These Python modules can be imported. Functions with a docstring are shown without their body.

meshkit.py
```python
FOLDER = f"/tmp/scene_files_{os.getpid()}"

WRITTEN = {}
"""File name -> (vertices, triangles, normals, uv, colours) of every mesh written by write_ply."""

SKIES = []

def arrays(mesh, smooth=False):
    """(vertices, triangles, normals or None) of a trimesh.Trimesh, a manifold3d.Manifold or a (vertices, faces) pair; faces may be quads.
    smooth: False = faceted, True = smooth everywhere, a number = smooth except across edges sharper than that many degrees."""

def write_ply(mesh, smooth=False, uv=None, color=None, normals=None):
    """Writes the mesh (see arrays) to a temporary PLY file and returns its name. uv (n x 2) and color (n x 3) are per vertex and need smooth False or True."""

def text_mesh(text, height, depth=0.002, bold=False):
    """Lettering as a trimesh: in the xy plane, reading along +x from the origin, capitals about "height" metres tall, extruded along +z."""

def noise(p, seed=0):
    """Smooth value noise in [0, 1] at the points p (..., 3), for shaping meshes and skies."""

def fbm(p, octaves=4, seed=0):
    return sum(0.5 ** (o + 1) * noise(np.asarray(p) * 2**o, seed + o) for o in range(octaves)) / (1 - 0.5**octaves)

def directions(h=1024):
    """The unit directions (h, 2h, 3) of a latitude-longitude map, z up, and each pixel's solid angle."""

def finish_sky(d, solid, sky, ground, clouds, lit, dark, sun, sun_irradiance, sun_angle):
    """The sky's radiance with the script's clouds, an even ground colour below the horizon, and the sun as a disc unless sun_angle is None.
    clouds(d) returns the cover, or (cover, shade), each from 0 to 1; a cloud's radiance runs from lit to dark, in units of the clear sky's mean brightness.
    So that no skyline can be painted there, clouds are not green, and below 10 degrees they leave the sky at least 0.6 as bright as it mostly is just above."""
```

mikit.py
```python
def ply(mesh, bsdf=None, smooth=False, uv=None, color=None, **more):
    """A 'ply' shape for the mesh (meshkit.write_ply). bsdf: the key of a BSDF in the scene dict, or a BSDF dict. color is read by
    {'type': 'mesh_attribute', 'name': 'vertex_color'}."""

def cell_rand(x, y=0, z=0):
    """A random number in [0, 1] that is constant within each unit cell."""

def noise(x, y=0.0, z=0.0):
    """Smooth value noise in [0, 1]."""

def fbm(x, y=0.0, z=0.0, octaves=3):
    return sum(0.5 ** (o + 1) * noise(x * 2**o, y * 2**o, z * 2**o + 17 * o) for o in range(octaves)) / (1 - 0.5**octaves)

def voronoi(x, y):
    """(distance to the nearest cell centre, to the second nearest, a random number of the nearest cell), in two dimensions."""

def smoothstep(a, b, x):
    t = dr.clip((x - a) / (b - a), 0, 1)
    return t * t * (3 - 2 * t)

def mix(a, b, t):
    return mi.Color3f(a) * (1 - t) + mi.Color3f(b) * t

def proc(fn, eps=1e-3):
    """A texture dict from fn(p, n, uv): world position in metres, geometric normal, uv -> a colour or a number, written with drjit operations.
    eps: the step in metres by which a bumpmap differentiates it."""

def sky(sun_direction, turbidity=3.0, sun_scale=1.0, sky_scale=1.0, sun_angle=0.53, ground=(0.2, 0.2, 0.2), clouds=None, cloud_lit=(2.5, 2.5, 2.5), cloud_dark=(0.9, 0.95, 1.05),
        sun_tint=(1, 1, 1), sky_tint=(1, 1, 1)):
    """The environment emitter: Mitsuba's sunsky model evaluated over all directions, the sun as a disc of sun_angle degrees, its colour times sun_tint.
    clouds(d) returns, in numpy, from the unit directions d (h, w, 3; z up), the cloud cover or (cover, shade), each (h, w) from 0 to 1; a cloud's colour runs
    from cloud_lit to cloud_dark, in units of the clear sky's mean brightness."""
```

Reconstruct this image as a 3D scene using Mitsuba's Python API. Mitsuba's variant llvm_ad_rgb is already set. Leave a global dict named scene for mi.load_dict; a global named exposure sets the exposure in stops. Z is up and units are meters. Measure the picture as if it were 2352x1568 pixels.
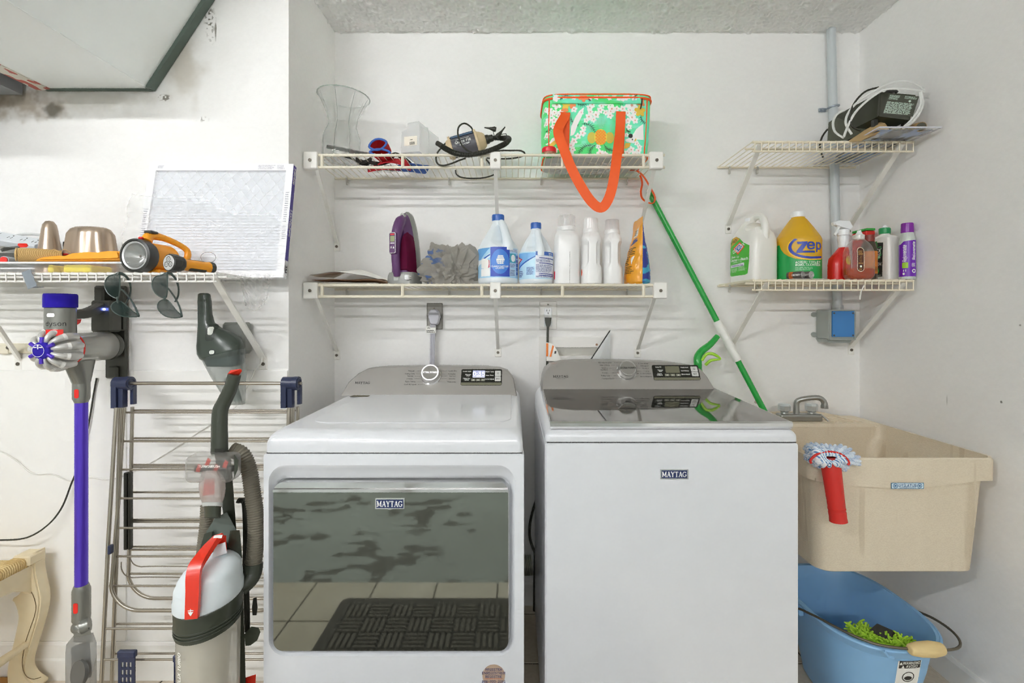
import math, random
import numpy as np, trimesh, manifold3d as m3, shapely
from shapely.geometry import Polygon, Point, LineString, box as sbox
from shapely import affinity
import drjit as dr
import mitsuba as mi
import mikit, meshkit
from mikit import proc, noise, fbm, voronoi, smoothstep, mix

scene, labels = {}, {}
random.seed(7)
RNG = np.random.default_rng(7)
T = mi.ScalarTransform4f
PI = math.pi

# ------------------------------------------------------------------ camera, lights, exposure
F, CX, CY, EYE = 1100.0, 1181.0, 725.0, 1.25      # focal length and vanishing point in pixels of the 2352 x 1568 frame; eye height
scene['camera'] = {'type': 'perspective', 'fov_axis': 'x', 'fov': 2 * math.degrees(math.atan(2352 / 2 / F)),
                   'principal_point_offset_x': -(CX - 1176) / 2352, 'principal_point_offset_y': -(CY - 784) / 1568,
                   'near_clip': 0.02, 'far_clip': 60.0,
                   'to_world': T().look_at(origin=[0, 0, EYE], target=[0, 1, EYE], up=[0, 0, 1])}
exposure = 0.17
LAMP_Y, LAMP_X0, LAMP_X1, LAMP_Z = -0.68, -2.30, -1.10, 2.37
LAMP_POWER, FILL_POWER = 200.0, 140.0
ROOM_X0, ROOM_Y0, WALL_R, WALL_B, WALL_L, JOG, CEIL = -4.2, -4.6, 1.500, 2.08, 1.657, -0.78, 2.483


def X(px, y): return (px - CX) * y / F
def Z(py, y): return EYE - (py - CY) * y / F
def P(px, py, y): return np.array([X(px, y), y, Z(py, y)])


# ------------------------------------------------------------------ colour and material helpers
def C(*c):
    c = c[0] if len(c) == 1 else c
    if isinstance(c, str):
        c = [int(c[i:i + 2], 16) for i in (1, 3, 5)]
    c = np.asarray(c, float) / 255
    return [float(v) for v in np.where(c <= 0.04045, c / 12.92, ((c + 0.055) / 1.055) ** 2.4)]


def rgb(c):
    return c if isinstance(c, dict) else {'type': 'rgb', 'value': C(c) if isinstance(c, str) else [float(v) for v in c]}


def mat(name, color, rough=0.5, metal=0.0, spec=0.5, coat=0.0, sheen=0.0, two=True, **kw):
    d = {'type': 'principled', 'base_color': rgb(color), 'roughness': rough, 'metallic': metal, 'specular': spec, **kw}
    if coat: d.update(clearcoat=coat, clearcoat_gloss=0.9)
    if sheen: d.update(sheen=sheen)
    scene['m_' + name] = {'type': 'twosided', 'b': d} if two else d
    return 'm_' + name


_auto = {}
def col(hexcol, rough=0.5, metal=0.0, spec=0.5):
    """A plain one-colour material, made once per colour and finish."""
    k = (hexcol, rough, metal, spec)
    if k not in _auto:
        _auto[k] = mat('plain_%03d' % len(_auto), hexcol, rough, metal, spec)
    return _auto[k]


def bump(name, inner, fn, scale, eps=1e-3):
    scene['m_' + name] = {'type': 'bumpmap', 't': proc(fn, eps), 'scale': scale, 'b': {'type': 'ref', 'id': inner}}
    return 'm_' + name


# ------------------------------------------------------------------ scene entries
_n = {}
def _key(k):
    n = _n.get(k, 0); _n[k] = n + 1
    return k if n == 0 else '%s_%03d' % (k, n)


def thing(name, label, cat, group=None, kind=None):
    k = _key(name)
    labels[k] = {'label': label, 'category': cat}
    if group: labels[k]['group'] = group
    if kind: labels[k]['kind'] = kind
    return k


def single(name, mesh, m, label, cat, group=None, kind=None, smooth=30, **kw):
    k = thing(name, label, cat, group, kind)
    scene[k] = mikit.ply(mesh, m, smooth=smooth, **kw)
    return k


def struct(name, mesh, m, label, smooth=False, cat=None):
    scene[name] = mikit.ply(mesh, m, smooth=smooth)
    labels[name] = {'label': label, 'kind': 'structure', 'category': cat or name.split('_')[0]}
    return name


def part(parent, name, mesh, m, smooth=30, label=None, kind=None, **kw):
    k = _key(parent + '__' + name)
    scene[k] = mikit.ply(mesh, m, smooth=smooth, **kw)
    if label or kind:
        labels[k] = {}
        if label: labels[k]['label'] = label
        if kind: labels[k]['kind'] = kind
    return k


# ------------------------------------------------------------------ mesh helpers
def tm(v, f):
    f = np.asarray(f)
    if f.ndim == 2 and f.shape[1] == 4:
        f = np.vstack([f[:, [0, 1, 2]], f[:, [0, 2, 3]]])
    return trimesh.Trimesh(np.asarray(v, float), f, process=False)


def cat(*ms):
    ms = ms[0] if len(ms) == 1 and isinstance(ms[0], (list, tuple)) else ms
    return trimesh.util.concatenate([to_tm(m) for m in ms])


def to_tm(m):
    if hasattr(m, 'to_mesh'):
        q = m.to_mesh()
        return trimesh.Trimesh(q.vert_properties[:, :3], q.tri_verts, process=False)
    return m


def man(m):
    m = m.copy(); m.merge_vertices()
    if m.volume < 0: m.invert()
    return m3.Manifold(m3.Mesh(np.asarray(m.vertices, np.float32), np.asarray(m.faces, np.uint32)))


def put(m, loc=(0, 0, 0), rz=0, rx=0, ry=0, s=1.0):
    """A copy of m: scaled, turned about x, y, z in that order (degrees), then moved."""
    m = to_tm(m).copy()
    R = trimesh.transformations.euler_matrix(math.radians(rx), math.radians(ry), math.radians(rz), 'sxyz')
    if np.isscalar(s): s = (s, s, s)
    M = R @ np.diag([*s, 1.0]); M[:3, 3] = loc
    m.apply_transform(M)
    return m


def box(x0, x1, y0, y1, z0, z1):
    return put(trimesh.creation.box((abs(x1 - x0), abs(y1 - y0), abs(z1 - z0))), ((x0 + x1) / 2, (y0 + y1) / 2, (z0 + z1) / 2))


def hull(pts):
    return to_tm(m3.Manifold.hull_points(np.asarray(pts, np.float64)))


def cbox(x0, x1, y0, y1, z0, z1, c=0.002):
    """A box with chamfered edges."""
    p = []
    for sx in (0, 1):
        for sy in (0, 1):
            for sz in (0, 1):
                x, y, z = (x0, x1)[sx], (y0, y1)[sy], (z0, z1)[sz]
                ix, iy, iz = (c, -c)[sx], (c, -c)[sy], (c, -c)[sz]
                p += [(x, y + iy, z + iz), (x + ix, y, z + iz), (x + ix, y + iy, z)]
    return hull(p)


def rbox(x0, x1, y0, y1, z0, z1, r=0.01, seg=16):
    s = to_tm(m3.Manifold.sphere(r, seg)).vertices
    p = [s + (x, y, z) for x in (x0 + r, x1 - r) for y in (y0 + r, y1 - r) for z in (z0 + r, z1 - r)]
    return hull(np.vstack(p))


def loft(rings, cap=True, closed=False):
    """Rings of equally many points joined into a skin; the ends closed by fans."""
    rings = [np.asarray(r, float) for r in rings]
    k, n = len(rings), len(rings[0])
    v = np.vstack(rings); f = []
    j = np.arange(n); j2 = (j + 1) % n
    for i in range(k - 1 + closed):
        a, b = i * n, ((i + 1) % k) * n
        f.append(np.stack([a + j, a + j2, b + j2], 1)); f.append(np.stack([a + j, b + j2, b + j], 1))
    if cap and not closed:
        v = np.vstack([v, rings[0].mean(0), rings[-1].mean(0)])
        f.append(np.stack([j2, j, np.full(n, k * n)], 1))
        f.append(np.stack([(k - 1) * n + j, (k - 1) * n + j2, np.full(n, k * n + 1)], 1))
    m = tm(v, np.vstack(f))
    if cap and m.volume < 0: m.invert()
    return m


def se(cx, cy, z, hx, hy, e=2.0, n=32):
    """A superellipse ring, level, at height z."""
    t = np.arange(n) * 2 * PI / n
    c, s = np.cos(t), np.sin(t)
    return np.stack([cx + hx * np.sign(c) * np.abs(c) ** (2 / e), cy + hy * np.sign(s) * np.abs(s) ** (2 / e), np.full(n, z)], 1)


def lathe(profile, n=28, c=(0, 0, 0), ring=False, cap=True):
    t = np.arange(n) * 2 * PI / n
    rings = [np.stack([c[0] + max(r, 1e-5) * np.cos(t), c[1] + max(r, 1e-5) * np.sin(t), np.full(n, c[2] + z)], 1) for r, z in profile]
    return loft(rings, cap and not ring, ring)


def spl(pts, m=8, closed=False):
    """Catmull-Rom through the points, m samples a span."""
    p = np.asarray(pts, float); n = len(p); out = []
    for i in range(n if closed else n - 1):
        if closed: a, b, c, d = p[i - 1], p[i], p[(i + 1) % n], p[(i + 2) % n]
        else: a, b, c, d = p[max(i - 1, 0)], p[i], p[i + 1], p[min(i + 2, n - 1)]
        for t in np.arange(m) / m:
            out.append(0.5 * (2 * b + (c - a) * t + (2 * a - 5 * b + 4 * c - d) * t * t + (3 * b - a - 3 * c + d) * t ** 3))
    if not closed: out.append(p[-1])
    return np.array(out)


def frames(p, closed=False, up=None):
    t = (np.roll(p, -1, 0) - np.roll(p, 1, 0)) if closed else np.gradient(p, axis=0)
    t /= np.linalg.norm(t, axis=1, keepdims=True) + 1e-12
    a = np.array(up, float) if up is not None else (np.array([0, 0, 1.0]) if abs(t[0][2]) < 0.9 else np.array([1.0, 0, 0]))
    A = []
    for i in range(len(p)):
        b = np.array(up, float) if up is not None else a
        b = b - t[i] * (b @ t[i]); b /= np.linalg.norm(b) + 1e-12
        A.append(b); a = b
    A = np.array(A)
    return t, A, np.cross(t, A)


def tube(pts, r, n=8, closed=False, smooth=0, flat=1.0, up=None):
    p = spl(pts, smooth, closed) if smooth else np.asarray(pts, float)
    r = np.broadcast_to(np.asarray(r, float), (len(p),)) if np.ndim(r) == 0 or len(r) == len(p) else np.interp(np.linspace(0, 1, len(p)), np.linspace(0, 1, len(r)), r)
    t, A, B = frames(p, closed, up)
    g = np.arange(n) * 2 * PI / n
    rings = [p[i] + r[i] * (np.cos(g)[:, None] * A[i] + flat * np.sin(g)[:, None] * B[i]) for i in range(len(p))]
    return loft(rings, cap=not closed, closed=closed)


def rod(a, b, r, n=10):
    return tube([a, b], r, n)


def sweep(section, pts, up=(0, 0, 1), closed=False):
    """A 2-D outline (k x 2: along up, along the side) carried along a path."""
    p = np.asarray(pts, float); s = np.asarray(section, float)
    t, A, B = frames(p, closed, up)
    return loft([p[i] + s[:, :1] * A[i] + s[:, 1:] * B[i] for i in range(len(p))], cap=not closed, closed=closed)


def bar(a, b, w, t, up=(0, 0, 1)):
    """A straight flat bar, w along up, t across."""
    return sweep([(-w / 2, -t / 2), (w / 2, -t / 2), (w / 2, t / 2), (-w / 2, t / 2)], [a, b], up)


def ribbon(pts, wdir, w, t=0.0016, smooth=6):
    """A strap: width w along wdir (one vector, or one per point)."""
    p = spl(pts, smooth) if smooth else np.asarray(pts, float)
    wd = np.asarray(wdir, float)
    if wd.ndim == 1: wd = np.tile(wd, (len(p), 1))
    else: wd = np.stack([np.interp(np.linspace(0, 1, len(p)), np.linspace(0, 1, len(wd)), wd[:, k]) for k in range(3)], 1)
    tg = np.gradient(p, axis=0); tg /= np.linalg.norm(tg, axis=1, keepdims=True)
    wd = wd - tg * (wd * tg).sum(1, keepdims=True); wd /= np.linalg.norm(wd, axis=1, keepdims=True)
    nn = np.cross(tg, wd)
    w = np.broadcast_to(w, (len(p),))
    rings = [np.array([p[i] - wd[i] * w[i] / 2 - nn[i] * t / 2, p[i] + wd[i] * w[i] / 2 - nn[i] * t / 2, p[i] + wd[i] * w[i] / 2 + nn[i] * t / 2, p[i] - wd[i] * w[i] / 2 + nn[i] * t / 2]) for i in range(len(p))]
    return loft(rings)


def rrect(x0, x1, z0, z1, r, n=6):
    p = []
    for cx, cz, a in ((x1 - r, z1 - r, 0), (x0 + r, z1 - r, 90), (x0 + r, z0 + r, 180), (x1 - r, z0 + r, 270)):
        for k in range(n + 1):
            g = math.radians(a + 90 * k / n)
            p.append((cx + r * math.cos(g), cz + r * math.sin(g)))
    return np.array(p)


def extr(poly, a0, a1, plane='xz'):
    """A 2-D polygon (shapely or points) extruded: 'xz' along y, 'yz' along x, 'xy' along z, from a0 to a1."""
    if not hasattr(poly, 'geom_type'): poly = Polygon(poly)
    if not poly.is_valid: poly = poly.buffer(0)
    ms = []
    for g in getattr(poly, 'geoms', [poly]):
        m = trimesh.creation.extrude_polygon(g, a1 - a0, engine='earcut')
        v = np.array(m.vertices); u, w, h = v[:, 0], v[:, 1], v[:, 2] + a0
        v = {'xz': np.stack([u, h, w], 1), 'yz': np.stack([h, u, w], 1), 'xy': np.stack([u, w, h], 1)}[plane]
        m = tm(v, m.faces)
        if m.volume < 0: m.invert()
        ms.append(m)
    return cat(ms)


def cyl(a, b, r, n=20, r2=None):
    return tube([a, b], [r, r if r2 is None else r2], n)


# ------------------------------------------------------------------ flat print: polygons and lettering laid on a surface
def flat(poly):
    if not hasattr(poly, 'geom_type'): poly = Polygon(poly)
    if not poly.is_valid: poly = poly.buffer(0)
    ms = []
    for g in getattr(poly, 'geoms', [poly]):
        if g.area < 1e-9: continue
        v, f = trimesh.creation.triangulate_polygon(g, engine='earcut')
        ms.append(tm(np.column_stack([v, np.zeros(len(v))]), f))
    return cat(ms)


def text(s, h, bold=True, at=(0, 0), align='c', wide=1.0, slant=0.0, rot=0.0):
    """Lettering as a flat mesh in uv, capitals h tall."""
    m = meshkit.text_mesh(s, h, 0.001, bold)
    keep = np.all(m.vertices[m.faces][:, :, 2] > 0.0005, axis=1)
    m = tm(m.vertices, m.faces[keep]); m.remove_unreferenced_vertices()
    v = np.array(m.vertices); v[:, 2] = 0
    v[:, 0] *= wide
    w = v[:, 0].max() + v[:, 0].min()
    v[:, 0] -= {'c': w / 2, 'l': 0, 'r': w}[align]
    v[:, 0] += slant * v[:, 1]
    v[:, 1] -= h / 2 if align == 'c' else 0
    if rot:
        c_, s_ = math.cos(math.radians(rot)), math.sin(math.radians(rot))
        v[:, :2] = v[:, :2] @ np.array([[c_, s_], [-s_, c_]])
    v[:, :2] += at
    return tm(v, m.faces)


def lines(x0, x1, z0, z1, n, fill=0.5, ragged=0.3, seed=1):
    """Rows of small print too fine to read: one bar per line of words."""
    r = random.Random(seed); ms = []
    h = (z1 - z0) / n
    for i in range(n):
        z = z1 - (i + 0.5) * h
        x = x0
        end = x1 - (x1 - x0) * ragged * r.random()
        while x < end:
            w = (x1 - x0) * r.uniform(0.06, 0.2)
            ms.append(flat(sbox(x, z - h * fill / 2, min(x + w, end), z + h * fill / 2)))
            x += w + (x1 - x0) * 0.025
    return cat(ms)


def plane_map(o, u, v):
    o, u, v = (np.asarray(q, float) for q in (o, u, v))
    u = u / np.linalg.norm(u); v = v / np.linalg.norm(v); n = np.cross(u, v)
    return lambda q, off: o + q[:, :1] * u + q[:, 1:2] * v + n * off


def cyl_map(c, r, z0=0.0, turn=0.0):
    """Round an upright cylinder; u is arc length, 0 faces -y turned by turn degrees."""
    def f(q, off):
        a = q[:, 0] / r + math.radians(turn)
        return np.stack([c[0] + (r + off) * np.sin(a), c[1] - (r + off) * np.cos(a), z0 + q[:, 1]], 1)
    return f


def wrap(m, mapf, off=0.0005, maxe=0.009):
    v, f = np.array(m.vertices), np.array(m.faces)
    if maxe: v, f = trimesh.remesh.subdivide_to_size(v, f, maxe, max_iter=12)
    return tm(mapf(v, off), f)


def drape(m, target, o, u, v, off=0.0005, maxe=0.012, far=0.3, clip=False):
    """The flat mesh, placed in the plane (o, u, v), is pushed along the plane's inward normal onto the target mesh."""
    o, u, v = (np.asarray(q, float) for q in (o, u, v))
    u = u / np.linalg.norm(u); v = v - u * (u @ v); v = v / np.linalg.norm(v); n = np.cross(u, v)
    q, f = np.array(m.vertices), np.array(m.faces)
    if maxe: q, f = trimesh.remesh.subdivide_to_size(q, f, maxe, max_iter=12)
    p = o + q[:, :1] * u + q[:, 1:2] * v + n * far
    d = -n
    t = to_tm(target); tri = t.vertices[t.faces]
    e1, e2 = tri[:, 1] - tri[:, 0], tri[:, 2] - tri[:, 0]
    h = np.cross(d, e2); det = (e1 * h).sum(1)
    ok = np.abs(det) > 1e-14
    tri, e1, e2, h, det = tri[ok], e1[ok], e2[ok], h[ok], det[ok]
    best = np.full(len(p), np.inf)
    for i0 in range(0, len(p), 400):
        s = p[i0:i0 + 400, None] - tri[None, :, 0]
        a = (s * h).sum(2) / det
        qq = np.cross(s, e1[None]); b = (qq @ d) / det
        tt = (qq * e2[None]).sum(2) / det
        tt[(a < -1e-6) | (b < -1e-6) | (a + b > 1 + 1e-6) | (tt < 0)] = np.inf
        best[i0:i0 + 400] = tt.min(1)
    bad = ~np.isfinite(best)
    if bad.all(): raise ValueError('drape misses its target')
    if bad.any() and clip:
        f = f[~bad[f].any(1)]
    elif bad.any():
        g = np.nonzero(~bad)[0]
        for i in np.nonzero(bad)[0]:
            best[i] = best[g[np.argmin(((q[g] - q[i]) ** 2).sum(1))]]
    best[~np.isfinite(best)] = far
    return tm(p + d * (best - off)[:, None], f)

# ------------------------------------------------------------------ the lamps behind the camera: a ceiling fluorescent and an added fill lamp
def ceiling_lamp(x0, x1, y, z, power, label):
    k = thing('ceiling_lamp', label, 'lamp')
    part(k, 'housing', cbox(x0 - 0.05, x1 + 0.05, y - 0.06, y + 0.06, z + 0.02, CEIL, 0.008), 'm_lamp_white')
    n = 1
    for i in range(n):
        a = x0 + (x1 - x0) * i / n + 0.02; b = x0 + (x1 - x0) * (i + 1) / n - 0.02
        part(k, 'tube', cyl((a, y, z - 0.01), (b, y, z - 0.01), 0.019, 12), 'm_lamp_white', smooth=40,
             emitter={'type': 'area', 'radiance': {'type': 'rgb', 'value': [power * 0.965, power * 0.98, power]}})
        for x in (a - 0.012, b + 0.012):
            part(k, 'socket', box(x - 0.008, x + 0.008, y - 0.02, y + 0.02, z - 0.035, z + 0.03), 'm_lamp_white')


mat('lamp_white', '#e8e8e4', 0.4)
ceiling_lamp(LAMP_X0, LAMP_X1, LAMP_Y, LAMP_Z, LAMP_POWER, 'long white ceiling strip lamp behind the camera with a bare tube')
ceiling_lamp(-1.7, 0.7, -2.6, LAMP_Z, FILL_POWER, 'added white fill lamp on the ceiling at the back of the garage')  # added source, lifts the dim right side and evens out the light

# ------------------------------------------------------------------ the room
def _wall(p, n, uv):
    g = noise(p.x * 260, p.y * 260, p.z * 260) * 0.5 + noise(p.x * 90, p.y * 90, p.z * 90) * 0.5
    b = fbm(p.x * 1.7, p.y * 1.7, p.z * 1.7)
    return mix(C('#e8e7e5'), C('#f0efed'), g * 0.6 + b * 0.4)


def _blob(p, x, z, rx, rz, soft=0.6, seed=0.0, f=30.0):
    w = (fbm(p.x * f + seed, p.z * f, seed) - 0.5) * 1.1
    d = dr.sqrt(dr.square((p.x - x) / rx) + dr.square((p.z - z) / rz)) + w
    return 1 - smoothstep(1 - soft, 1 + soft * 0.4, d)


def _wall_left(p, n, uv):
    c = _wall(p, n, uv)
    sp = smoothstep(0.56, 0.72, noise(p.x * 160, p.z * 160, 3.0))
    soil = mi.Color3f(C('#8a7a62'))
    dark = mi.Color3f(C('#5b5648'))
    a = _blob(p, -1.72, 1.985, 0.17, 0.055, 0.7, 1.0) * 0.75
    c = mix(c, soil, a)
    c = mix(c, mi.Color3f(C('#6d604b')), _blob(p, -1.80, 2.0, 0.08, 0.03, 0.5, 2.0) * 0.6)
    c = mix(c, dark, _blob(p, -1.595, 1.962, 0.035, 0.028, 0.5, 5.0) * 0.8)
    c = mix(c, mi.Color3f(C('#a29a88')), _blob(p, -1.45, 2.0, 0.18, 0.05, 0.9, 8.0) * 0.35)
    c = mix(c, mi.Color3f(C('#a89c86')), _blob(p, -1.15, 2.12, 0.07, 0.13, 0.9, 4.0, 20.0) * 0.5)
    c = mix(c, dark, _blob(p, -1.055, 2.27, 0.02, 0.075, 0.9, 3.0) * sp * 0.9)
    c = mix(c, dark, _blob(p, -1.075, 1.93, 0.022, 0.014, 0.9, 6.0) * sp * 0.9)
    c = mix(c, dark, _blob(p, -1.033, 2.24, 0.004, 0.035, 0.4, 9.0) * 0.8)
    c = mix(c, dark, _blob(p, -1.215, 2.005, 0.03, 0.012, 0.6, 7.0) * sp * 0.8)
    return c


def _wall_back(p, n, uv):
    c = _wall(p, n, uv)
    c = mix(c, mi.Color3f(C('#8c7a64')), _blob(p, 1.05, 0.875, 0.006, 0.005, 0.3, 1.0) * 0.7)
    return mix(c, mi.Color3f(C('#c9b9a8')), _blob(p, 1.10, 1.70, 0.03, 0.006, 0.6, 3.0) * 0.0)


def _wall_right(p, n, uv):
    c = _wall(p, n, uv)
    q = mi.Point3f(p.y, p.x, p.z)
    c = mix(c, mi.Color3f(C('#55544e')), _blob(q, 1.475, 0.985, 0.004, 0.004, 0.4, 1.0) * 0.85)
    c = mix(c, mi.Color3f(C('#77756c')), _blob(q, 1.66, 0.96, 0.003, 0.018, 0.5, 4.0) * 0.4)
    return mix(c, mi.Color3f(C('#7d7b72')), _blob(q, 1.42, 1.222, 0.003, 0.003, 0.4, 2.0) * 0.7)


mat('wall_left', proc(_wall_left), 0.85, spec=0.25)
mat('wall_back', proc(_wall_back), 0.85, spec=0.25)
mat('wall_right', proc(_wall_right), 0.85, spec=0.25)
mat('wall_plain', '#e6e5e1', 0.85, spec=0.25)
mat('trim', '#ecebe7', 0.5)
th = 0.1
struct('wall_back', box(JOG - th, WALL_R + th, WALL_B, WALL_B + th, 0, CEIL), 'm_wall_back', 'white painted back wall of the laundry alcove', cat='wall')
struct('wall_right', box(WALL_R, WALL_R + th, ROOM_Y0, WALL_B, 0, CEIL), 'm_wall_right', 'white painted side wall beside the utility sink', cat='wall')
struct('wall_left', box(ROOM_X0 - th, JOG, WALL_L, WALL_B + th, 0, CEIL), 'm_wall_left', 'white wall with soot stains behind the vacuums, ending at the alcove', cat='wall')
struct('wall_side', box(ROOM_X0 - th, ROOM_X0, ROOM_Y0, WALL_L, 0, CEIL), 'm_wall_plain', 'far side wall of the garage', cat='wall')
struct('wall_rear', box(ROOM_X0 - th, WALL_R + th, ROOM_Y0 - th, ROOM_Y0, 0, CEIL), 'm_wall_plain', 'rear wall of the garage behind the camera', cat='wall')

# wallboard laid over the lower part of the left wall, and its baseboard
struct('trim_1', cat(cbox(X(0, WALL_L) - 0.9, X(292, WALL_L), WALL_L - 0.006, WALL_L, 0.128, Z(850, WALL_L), 0.001),
                     cbox(X(303, WALL_L), JOG - 0.002, WALL_L - 0.006, WALL_L, 0.128, Z(850, WALL_L), 0.001),
                     cbox(X(0, WALL_L) - 0.9, X(299, WALL_L), WALL_L - 0.003, WALL_L, Z(850, WALL_L), Z(640, WALL_L), 0.001)),
       'm_trim', 'white wallboard panels over the lower left wall', cat='trim')
prof = [(WALL_L, 0), (WALL_L - 0.016, 0), (WALL_L - 0.016, 0.068), (WALL_L - 0.012, 0.074), (WALL_L - 0.012, 0.118), (WALL_L - 0.007, 0.128), (WALL_L, 0.128)]
struct('baseboard_left', extr(prof, -3.2, JOG, 'yz'), 'm_trim', 'white baseboard under the left wall', cat='baseboard')
prof = [(WALL_R, 0), (WALL_R - 0.014, 0), (WALL_R - 0.014, 0.075), (WALL_R - 0.008, 0.085), (WALL_R, 0.085)]
struct('baseboard_right', extr(prof, -1.0, WALL_B, 'xz'), 'm_trim', 'white baseboard along the side wall', cat='baseboard')
prof = [(WALL_B, 0), (WALL_B - 0.014, 0), (WALL_B - 0.014, 0.09), (WALL_B - 0.008, 0.1), (WALL_B, 0.1)]
struct('baseboard_back', extr(prof, JOG, WALL_R - 0.014, 'yz'), 'm_trim', 'white baseboard under the back wall', cat='baseboard')

# ceiling: popcorn texture over the alcove, plain beyond
mat('ceiling', '#ecebe9', 0.9, spec=0.2)
gx, gy = np.arange(JOG - 0.02, WALL_R + 0.02, 0.0042), np.arange(1.45, WALL_B + 0.02, 0.0042)
q = np.stack(np.meshgrid(gx, gy, indexing='ij'), -1)
q3 = np.concatenate([q, np.zeros(q.shape[:2] + (1,))], -1)
b1 = meshkit.noise(q3 * 85, 1); b2 = meshkit.noise(q3 * 190, 2); b3 = meshkit.noise(q3 * 14, 3)
hgt = np.clip(b1 - 0.52, 0, 1) * 0.020 * (0.5 + b3) + np.clip(b2 - 0.5, 0, 1) * 0.007
v = np.concatenate([q, (CEIL - hgt)[..., None]], -1).reshape(-1, 3)
I, J = np.meshgrid(np.arange(len(gx) - 1), np.arange(len(gy) - 1), indexing='ij')
a = (I * len(gy) + J).ravel(); n_ = len(gy)
pop = tm(v, np.stack([a, a + 1, a + n_ + 1, a + n_], 1))
struct('ceiling', cat(pop, box(ROOM_X0 - th, WALL_R + th, ROOM_Y0 - th, WALL_B + th, CEIL + 0.001, CEIL + 0.1)), 'm_ceiling', 'white popcorn ceiling', smooth=True)


# floor: painted concrete slab of the garage, tiles near the appliances
def _paint(p, n, uv):
    base = mix(C('#8a8e8a'), C('#a2a8a4'), fbm(p.x * 3, p.y * 3))
    w = fbm(p.x * 9, p.y * 16, 1.0, 4)
    peel = smoothstep(0.56, 0.585, w) * smoothstep(0.42, 0.52, fbm(p.x * 2.1, p.y * 2.1, 5.0))
    return mix(base, mi.Color3f(C('#4a463c')), peel * 0.9)


mat('paint', proc(_paint), 0.6)
struct('floor', box(ROOM_X0 - th, WALL_R + th, ROOM_Y0 - th, WALL_B + th, -0.15, -0.012), 'm_paint', 'grey painted concrete floor of the garage, peeling')
mat('grout', '#4a443c', 0.9)


def _tile(p, n, uv):
    g = fbm(p.x * 7, p.y * 7, 2.0, 4)
    h = noise(p.x * 120, p.y * 120)
    return mix(C('#b3a793'), C('#d6ccbc'), g * 0.75 + h * 0.25)


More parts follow.
